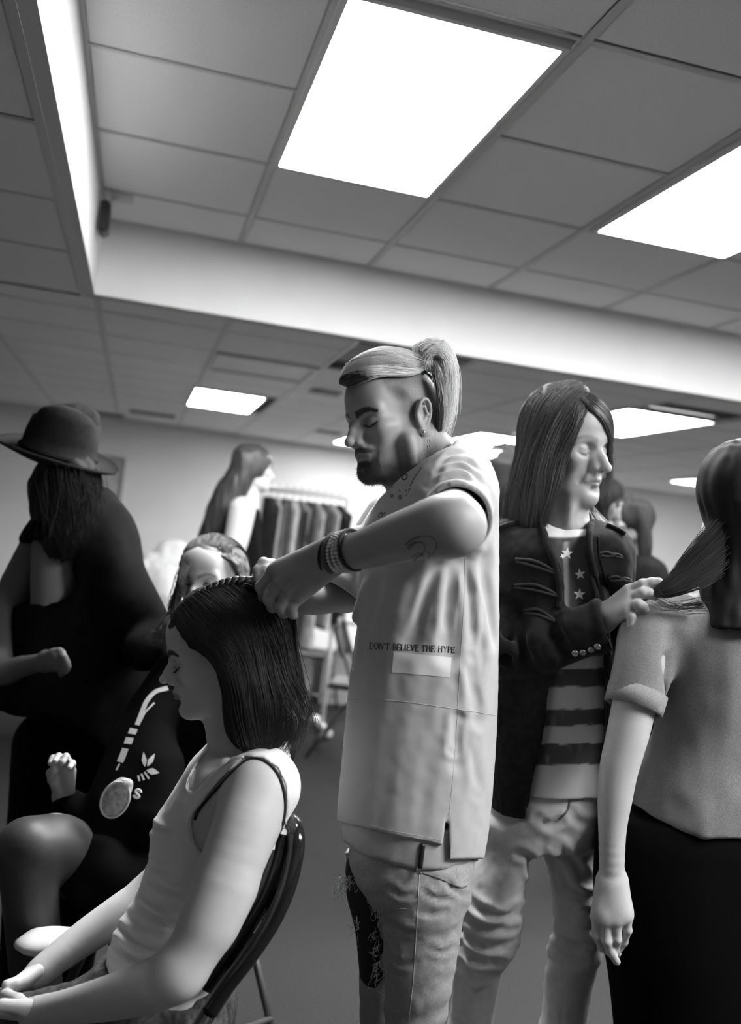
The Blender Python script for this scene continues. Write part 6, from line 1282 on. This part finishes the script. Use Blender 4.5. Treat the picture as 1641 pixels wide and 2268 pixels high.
def simple_woman(D, label,  head, az, left, hscale, hair_rows, top_rows, mtop, skin_rows=None, legs=None, bot=None, closed=True, hair_cut=None, arm=None, seed=1, hm=None, pitch=5, fwd=(1, 0, 0), tone_=.5):
    t = thing('person', label, 'person', floor_pt(C((top_rows[-1][1] + top_rows[-1][2]) / 2, 1700, D)))
    h = Head(C(head[0], head[1], D), head_axes(az, pitch, 0, left=left), hscale, closed=closed, ear=False); S = h.S
    tx = (top_rows[0][1] + top_rows[0][2]) / 2; S.cap(h.p(-.03, 0, -.03), C(tx, top_rows[0][0] + 8, D), .046, .052, .03)
    if skin_rows: S.loft(sil(skin_rows, D, .1), k=.03)
    if arm:
        for pts, rr in arm: S.chain([C(*p) for p in pts], rr, .03)
    V, F = S.mesh(.005)
    def tone(V):
        P = h.loc(V); r = np.linalg.norm(P, axis=1) < .17; f = h.eye_paint(P, np.full(len(V), tone_), tone_, brow=.08); return np.where(r & ((P[:, 0] < .01) | (P[:, 2] > .095)) & (P[:, 2] > -.03), .04, np.where(r, f, tone_))
    add_skin('body', [(V, F)], t, tone)
    V, F = loft_mesh(top_rows, .009, fold=.004, seed=seed); mk('top', W(V), F, mtop, t, True)
    K = Shape(); a, b, c_ = bot; K.loft(sil([(c_ - 20, a, b, D, .11), (c_ + 90 * 4 / D, a - 3, b + 3, D, .13)], D, .12), k=.02); w_ = (b - a) / 4
    g = legs_to_floor(K, [C(a + w_, c_ + 80 * 4 / D, D), C(b - w_, c_ + 80 * 4 / D, D)], .085, .05); q = K.mesh(.012); mk('trousers', W(q[0]), q[1], m_coat, t, True); shoes(t, g, fwd)
    H = Shape(); H.ell(h.p(-.018, 0, .032), np.array([.112, .088, .098]) * hscale, h.M, .02); H.loft(sil(hair_rows, D, .09), k=.03)
    if hair_cut: H.func(*prism(hair_cut, D - .5, D + .02), k=.01, op='s')
    V, F = H.mesh(.006); V = disp(V, F, lambda P: .006 * vnoise(P * [1, .15, 1], 60, 4)); mk('hair', W(V), F, hm or m_hair_m, t, True, label='long hair')
    return t
simple_woman(4.4, 'woman with very long hair and black sleeveless top, in profile by the clothes rack', (562, 1036), -28, False, .88,
    [(1005, 525, 578, None, .09), (1040, 505, 584, None, .10), (1080, 478, 566, None, .11), (1120, 462, 545, None, .11), (1160, 448, 520, None, .09), (1200, 436, 492, None, .06), (1218, 436, 478, None, .04)],
    [(1120, 532, 566, 4.4, .07), (1135, 515, 575, 4.4, .12), (1200, 518, 578, 4.4, .13), (1270, 510, 580, 4.4, .12), (1340, 505, 585, 4.4, .13)], m_track, bot=(500, 590, 1330), pitch=2,
    arm=[([(536, 1130, 4.26), (522, 1200, 4.24), (500, 1270, 4.22), (530, 1310, 4.15)], [.062, .055, .045, .03])], seed=2, hm=mat('light brown hair', .045, .5))
simple_woman(3.9, "dark-haired woman in profile at the right, partly hidden by the jacket man's shoulder", (1392, 1158), 10, True, .86,
    [(1120, 1385, 1425, None, .08), (1160, 1395, 1436, None, .09), (1210, 1402, 1440, None, .09), (1260, 1405, 1436, None, .07)],
    [(1225, 1405, 1435, 3.9, .07), (1250, 1388, 1468, 3.9, .14), (1290, 1378, 1480, 3.9, .15), (1400, 1375, 1482, 3.9, .14), (1500, 1380, 1478, 3.9, .13)], m_coat, bot=(1380, 1478, 1500), seed=3, hm=m_hair_d, fwd=(-1, 0, 0), tone_=.13)
simple_woman(4.6, 'dark-haired person just behind the chin of the man in the charcoal jacket', (1338, 1112), -80, True, .92,
    [(1090, 1316, 1360, None, .09), (1130, 1314, 1362, None, .09), (1160, 1320, 1356, None, .08)],
    [(1170, 1322, 1352, 4.6, .07), (1190, 1300, 1374, 4.6, .12), (1300, 1298, 1378, 4.6, .13), (1420, 1300, 1376, 4.6, .13)], m_coat, bot=(1300, 1374, 1420), seed=4, hm=m_hair_d)
simple_woman(3.5, "dark-haired person between the blond man's back and the jacket man's hair", (1112, 1052), 30, True, .92,
    [(1030, 1080, 1150, None, .09), (1080, 1076, 1155, None, .1), (1150, 1084, 1150, None, .08)],
    [(1140, 1095, 1135, 3.5, .07), (1165, 1060, 1170, 3.5, .14), (1300, 1062, 1168, 3.5, .14), (1450, 1065, 1165, 3.5, .13)], m_coat, bot=(1066, 1162, 1450), seed=5, hm=m_hair_d, fwd=(-1, 0, 0))
# ---------------------------------------------------------------- clothes rack with garments
def build_rack():
    a, b = W(C(560, 1068, 6.6)), W(C(775, 1112, 6.6)); y = (a[1] + b[1]) / 2; z = (a[2] + b[2]) / 2; xa, xb = a[0] + .06, b[0]
    t = thing('clothes_rack', 'pale tubular clothes rack standing by the far wall behind the blond man', 'clothes rack', ((xa + xb) / 2, y, 0))
    mr = mat('pale enamelled tube', .8, .4)
    mk('top_rail', *(lambda q: (q[0], list(q[1])))(tube_mesh([(xa, y, z), (xb, y, z)], .022, 10)), mr, t, True)
    for x in (xa, xb):
        mk('upright', *(lambda q: (q[0], list(q[1])))(tube_mesh([(x, y, .06), (x, y, z)], .018, 10)), mr, t, True)
        MB().box((x - .02, y - .28, .03), (x + .02, y + .28, .065), .006).build('foot', mr, t)
    rg = random.Random(5); n = 10; kinds = [.02, .45, .10, .60, .25, .03, .50, .08, .35, .015, .12, .40, .02]
    nm = ['black dress', 'pale grey blouse', 'dark jacket', 'cream shirt', 'mid grey coat', 'black blazer', 'light scarf-collared top', 'dark patterned dress', 'grey cardigan', 'black long coat', 'charcoal skirt suit', 'light jacket', 'black gown']
    for i in range(n):
        x = xa + .06 + (xb - xa - .12) * i / (n - 1); L = rg.uniform(.75, 1.15); w_ = rg.uniform(.20, .24); th = rg.uniform(.025, .045); g = thing('garment', f"{nm[i]} hanging on the pale rack, {['first','second','third','fourth','fifth','sixth','seventh','eighth','ninth','last','eleventh','twelfth','last'][i]} from the left", 'garment', (x, y, z - L - .08), 'clothes hanging on the rack')
        tl = rg.uniform(-.5, .5); c, s_ = math.cos(tl), math.sin(tl); V = []; rows = [(0, .04), (.03, .10), (.08, w_), (.35, w_ * .85), (.6, w_ * .95), (.85, w_ * 1.1), (1, w_ * 1.15)]; k = 20
        for u, ww in rows:
            for q in range(k):
                an = q * 2 * math.pi / k; rip = 1 + .25 * math.sin(an * 5 + i) * u; lx = th * rip * math.sin(an); ly = ww * math.cos(an); V.append((x + lx * c - ly * s_ * .5, y + lx * s_ + ly, z - .06 - u * L))
        F = [(r * k + q, r * k + (q + 1) % k, (r + 1) * k + (q + 1) % k, (r + 1) * k + q) for r in range(6) for q in range(k)] + [tuple(range(k)), tuple(range(6 * k, 7 * k))[::-1]]
        mk('cloth', V, F, mat('garment tone %d' % i, kinds[i], .85, noise=.35, nscale=12), g, True)
        hk = tube_mesh(smooth_path([(x, y, z - .07), (x, y, z - .03), (x, y + .018, z + .02), (x, y, z + .036), (x, y - .022, z + .02)], 12), .003, 5); mk('hanger_hook', hk[0], list(hk[1]), m_steel, g, True)
build_rack()
# ---------------------------------------------------------------- table with a heap of white cloths
def table(name, label, x0, x1, y0, y1, z, mt, ml, skirt=None):
    t = thing(name, label, 'table', ((x0 + x1) / 2, (y0 + y1) / 2, 0))
    MB().box((x0, y0, z - .03), (x1, y1, z), .006).build('tabletop', mt, t)
    for x in (x0 + .08, x1 - .08):
        for y in (y0 + .08, y1 - .08):
            q = tube_mesh([(x, y, 0), (x, y, z - .03)], .014, 8); mk('leg', q[0], list(q[1]), ml, t, True)
        q = tube_mesh([(x, y0 + .08, .25), (x, y1 - .08, .25)], .010, 8); mk('brace', q[0], list(q[1]), ml, t, True)
    return t
c = W(C(400, 1390, 5.6))
table('folding_table', 'folding table under the heap of white cloths, behind the curly-haired woman', c[0] - .75, c[0] + .55, c[1] - .3, c[1] + .4, .74, m_white, m_steel)
V, F = [], []
nx, ny = 26, 20; x0_, x1_, y0_, y1_ = c[0] - .78, c[0] + .58, c[1] - .33, c[1] + .43
for j in range(ny + 1):
    for i in range(nx + 1):
        u, v = i / nx, j / ny; V.append((x0_ + (x1_ - x0_) * u, y0_ + (y1_ - y0_) * v, .75))
V = np.array(V); e = np.minimum(np.minimum(V[:, 0] - x0_, x1_ - V[:, 0]), np.minimum(V[:, 1] - y0_, y1_ - V[:, 1])); V[:, 2] = np.where(e < .01, .38 + .02 * np.sin(V[:, 0] * 30), .752)
F = [(j * (nx + 1) + i, j * (nx + 1) + i + 1, (j + 1) * (nx + 1) + i + 1, (j + 1) * (nx + 1) + i) for j in range(ny) for i in range(nx)]
tag(mk('tablecloth', V, F, m_white, None, True), 'white cloth hanging over the table behind the seated women', 'tablecloth')
for k, (px, py, rx, ry, lab) in enumerate(((350, 1270, .20, .23, 'crumpled white cloth bundle on the back table, leftmost of the heap'), (385, 1248, .20, .26, 'tall crumpled white bundle in the middle of the heap on the back table'), (425, 1258, .17, .25, 'crumpled white bundle half behind the curly head'), (330, 1262, .13, .22, 'small white bundle by the black coat sleeve'))):
    cc = W(C(px, py + 40, 5.5 + .06 * k)); cc[2] = .75 + ry * .92; cc = toC(cc); q = Shape().ell(cc, (rx, ry, .17), None).ell(cc + np.array([.06, -.07, 0]), (rx * .55, ry * .6, .12), None, .04).plane(toC([0, 0, .756]), -UPC).mesh(.018)
    V = disp(q[0], q[1], lambda P: .02 * vnoise(P, 11, k) + .012 * vnoise(P, 26, k + 3)); Wv = W(V); Wv[:, 2] = np.maximum(Wv[:, 2], .7535); tag(mk('cloth_bundle', Wv, q[1], mat('bright white cotton', .85, .9), None, True), lab, 'cloth bundle', 'heap of white cloths on the table')
# ---------------------------------------------------------------- chairs, table, boxes seen between the braided head and the shirt
def folding_chair(label, loc, rot, group=None, ms=m_steel, mseat=m_black, w_=.43):
    t = thing('folding_chair', label, 'chair', loc, group); c, s_ = math.cos(rot), math.sin(rot)
    T = lambda x, y, z: (loc[0] + x * c - y * s_, loc[1] + x * s_ + y * c, loc[2] + z)
    h_ = w_ / 2
    P = smooth_path([(-h_, -.22, .012), (-h_, -.02, .40), (-h_ * .98, .12, .72), (-h_ * .8, .155, .83), (0, .165, .86), (h_ * .8, .155, .83), (h_ * .98, .12, .72), (h_, -.02, .40), (h_, -.22, .012)], 60); q = tube_mesh([T(*p) for p in P], .0125, 8); mk('main_frame', q[0], list(q[1]), ms, t, True)
    for sx in (-1, 1):
        q = tube_mesh([T(sx * h_ * .92, .26, .012), T(sx * h_ * .92, .08, .28), T(sx * h_ * .92, -.14, .45)], .011, 8); mk('rear_leg', q[0], list(q[1]), ms, t, True)
    for y, z in ((.20, .11), (-.15, .16)):
        q = tube_mesh([T(-h_ * .93, y, z), T(h_ * .93, y, z)], .008, 6); mk('stretcher', q[0], list(q[1]), ms, t, True)
    V, F = MB().box((-h_ * .9, -.20, .44), (h_ * .9, .18, .475), .012).V, MB().box((0, 0, 0), (1, 1, 1), .1).F; mk('seat', [T(*v) for v in V], F, mseat, t)
    V = []; nb = 9
    for j, z in enumerate((.64, .67, .79, .82)):
        for i in range(nb): u = i / (nb - 1) * 2 - 1; V.append((u * h_ * .93, .13 + (z - .72) * .35 + .025 * (1 - u * u) + (0, -.004, -.004, 0)[j], z))
    for j, z in enumerate((.82, .79, .67, .64)):
        for i in range(nb): u = i / (nb - 1) * 2 - 1; V.append((u * h_ * .93, .142 + (z - .72) * .35 + .025 * (1 - u * u) + (0, .004, .004, 0)[j], z))
    F = [(j * nb + i, j * nb + i + 1, ((j + 1) % 8) * nb + i + 1, ((j + 1) % 8) * nb + i) for j in range(8) for i in range(nb - 1)]; mk('back_panel', [T(*v) for v in V], F, mseat, t, True)
    return t
p = W(C(752, 1600, 5.9)); folding_chair('empty dark folding chair with crossed legs, seen beside the shirt waist', (p[0] + .12, p[1] + .1, 0), 1.25, 'folding chairs')
p = W(C(735, 1500, 7.4)); folding_chair('second dark folding chair further back, left of the first', (p[0] - .2, p[1], 0), -.5, 'folding chairs')
p = W(C(690, 1420, 7.8)); table('folding_table', 'pale folding table against the far wall carrying a black bag', p[0] - .45, p[0] + .75, p[1] - .2, p[1] + .45, .70, mat('grey laminate', .30, .6), m_steel)
bx = (p[0] - .30, p[1] - .05)
for k, (dx, dy, z0, sx, sy, sz, lab) in enumerate(((-.05, .0, .0, .42, .32, .30, 'pale cardboard box on the floor under the back table, lower one'), (-.03, .01, .302, .36, .30, .26, 'pale cardboard box stacked on another under the back table'), (.45, .02, .0, .40, .34, .38, 'pale cardboard box on the floor at the right under the back table'))):
    x, y = bx[0] + dx + .15, bx[1] + dy + .1; t = thing('cardboard_box', lab, 'box', (x, y, z0), 'boxes under the back table'); mc = mat('pale card', .28, .85, noise=.1, nscale=8)
    MB().box((x - sx / 2, y - sy / 2, z0), (x + sx / 2, y + sy / 2, z0 + sz), .004).build('carton', mc, t); MB().box((x - sx / 2 - .001, y - .03, z0 + sz * .2), (x + sx / 2 + .001, y + .03, z0 + sz + .001)).build('tape', mat('clear brown tape', .3, .3), t)
t = thing('bag', 'black soft bag standing on the back table', 'bag', (p[0] + .1, p[1] + .05, .70)); q = Shape().ell(toC([p[0] + .1, p[1] + .05, .79]), (.19, .095, .10), None).plane(toC([0, 0, .704]), -UPC).mesh(.01); V = W(disp(q[0], q[1], lambda P: .01 * vnoise(P, 20, 3))); V[:, 2] = np.maximum(V[:, 2], .702); mk('bag_body', V, q[1], m_black, t, True)
q = tube_mesh(smooth_path([(p[0], p[1] + .05, .86), (p[0] + .04, p[1] + .05, .95), (p[0] + .16, p[1] + .05, .95), (p[0] + .20, p[1] + .05, .86)], 14), .008, 6); mk('handle', q[0], list(q[1]), m_black, t, True)
# ---------------------------------------------------------------- the seated girl's own chair (curved dark frame) and the other woman's chair
def build_front_chair():
    t = thing('folding_chair', 'dark glossy chair with a curved tubular back, carrying the girl in the vest', 'chair', floor_pt(C(430, 2200, 1.68)), None); mg = mat('glossy black enamel', .012, .16, spec=.8)
    near = [C(622, 1815, 1.66), C(646, 1822, 1.60), C(655, 1845, 1.555), C(654, 1890, 1.54), C(636, 1965, 1.53), (C(600, 2045, 1.525)), C(550, 2120, 1.52), C(500, 2185, 1.52), C(465, 2240, 1.52)]
    far = [C(622, 1815, 1.74), C(618, 1835, 1.85), C(606, 1870, 1.87), C(585, 1930, 1.87), C(545, 2010, 1.87), C(495, 2085, 1.87), C(450, 2150, 1.87), C(420, 2220, 1.87)]
    P = smooth_path(list(reversed(near)) + far, 90); q = tube_mesh(W(P), .0145, 12); mk('back_frame', q[0], list(q[1]), mg, t, True)
    # inner curved slats between the two sides
    for u0, u1, nm in ((.34, .52, 'back_slat'), (.60, .80, 'back_slat')):
        a = smooth_path(near[2:], 20); b = smooth_path(far[1:], 20); V = []; n = 9
        for u in (u0, (u0 + u1) / 2, u1):
            pa, pb = a[int(u * 19)], b[int(u * 19)]
            for i in range(n): w_ = i / (n - 1); V.append(pa * (1 - w_) + pb * w_ + np.array([.012, .004, 0]) * math.sin(math.pi * w_))
        V2 = [v + np.array([.010, .006, 0]) for v in V]; V = V + V2; m_ = 3 * n; F = []
        for r in range(2):
            for i in range(n - 1): k = r * n + i; F += [(k, k + 1, k + n + 1, k + n), (m_ + k, m_ + k + n, m_ + k + n + 1, m_ + k + 1)]
        for i in range(n - 1): F += [(i, m_ + i, m_ + i + 1, i + 1), (2 * n + i, 2 * n + i + 1, m_ + 2 * n + i + 1, m_ + 2 * n + i)]
        mk(nm, W(V), F, mg, t, True)
    inner = [C(632, 1850, 1.57), C(618, 1915, 1.56), C(590, 1985, 1.555), C(548, 2055, 1.55), C(500, 2125, 1.55), C(455, 2190, 1.55)]
    q = tube_mesh(W(smooth_path(inner, 30)), .0135, 10, flat=.6); mk('inner_rail', q[0], list(q[1]), mg, t, True)
    inner = [C(612, 1885, 1.60), C(585, 1950, 1.59), C(548, 2010, 1.585), C(505, 2075, 1.58), C(458, 2140, 1.58), C(420, 2190, 1.58)]
    q = tube_mesh(W(smooth_path(inner, 30)), .012, 10, flat=.5); mk('inner_rail', q[0], list(q[1]), mat('grey brushed rail', .10, .3, metal=.3), t, True)
    n_, f_ = W(C(465, 2240, 1.52)), W(C(420, 2220, 1.87))
    sz = .43; MBs = MB(); cx_, cy_ = (n_[0] + f_[0]) / 2 - .12, (n_[1] + f_[1]) / 2
    V = MB().box((cx_ - .24, cy_ - .19, sz - .03), (cx_ + .16, cy_ + .19, sz), .012, rot=-.12).build('seat', mg, t)
    for a, dx in ((n_, .0), (f_, .0)):
        q = tube_mesh([a, (a[0] - .30, a[1] + .04, .012)], .0135, 8); mk('leg', q[0], list(q[1]), mg, t, True)
        q = tube_mesh([(a[0] - .30, a[1] + .04, sz - .03), (a[0] + .08, a[1] - .02, .012)], .0125, 8); mk('leg', q[0], list(q[1]), mg, t, True)
build_front_chair()
p = floor_pt(C(400, 1950, 2.52)); folding_chair('dark folding chair under the woman in the track jacket', (p[0], p[1], 0), -2.6, 'folding chairs', mseat=m_track)
# picture on the far wall and a folded white towel
cc = W(C(240, 1075, 10.4)); t = thing('picture_frame', 'faint framed picture on the far wall beside the hat', 'picture', (cc[0], Y1 - .03, cc[2] - .3))
for lo, hi in (((cc[0] - .16, Y1 - .03, cc[2] - .30), (cc[0] + .16, Y1 - .002, cc[2] - .27)), ((cc[0] - .16, Y1 - .03, cc[2] + .27), (cc[0] + .16, Y1 - .002, cc[2] + .30)), ((cc[0] - .16, Y1 - .03, cc[2] - .27), (cc[0] - .13, Y1 - .002, cc[2] + .27)), ((cc[0] + .13, Y1 - .03, cc[2] - .27), (cc[0] + .16, Y1 - .002, cc[2] + .27))): MB().box(lo, hi).build('frame_bar', mat('mid grey frame', .25, .5), t)
MB().box((cc[0] - .13, Y1 - .015, cc[2] - .27), (cc[0] + .13, Y1 - .003, cc[2] + .27)).build('print', mat('pale print', .45, .7, noise=.2, nscale=9), t)
q = Shape().ell(C(118, 2085, 1.90), (.075, .022, .06), None).mesh(.006); V = disp(q[0], q[1], lambda P: .006 * vnoise(P, 30, 2)); tag(mk('towel', W(V), q[1], m_white, None, True), 'folded white towel beside the far forearm at the left edge', 'towel')
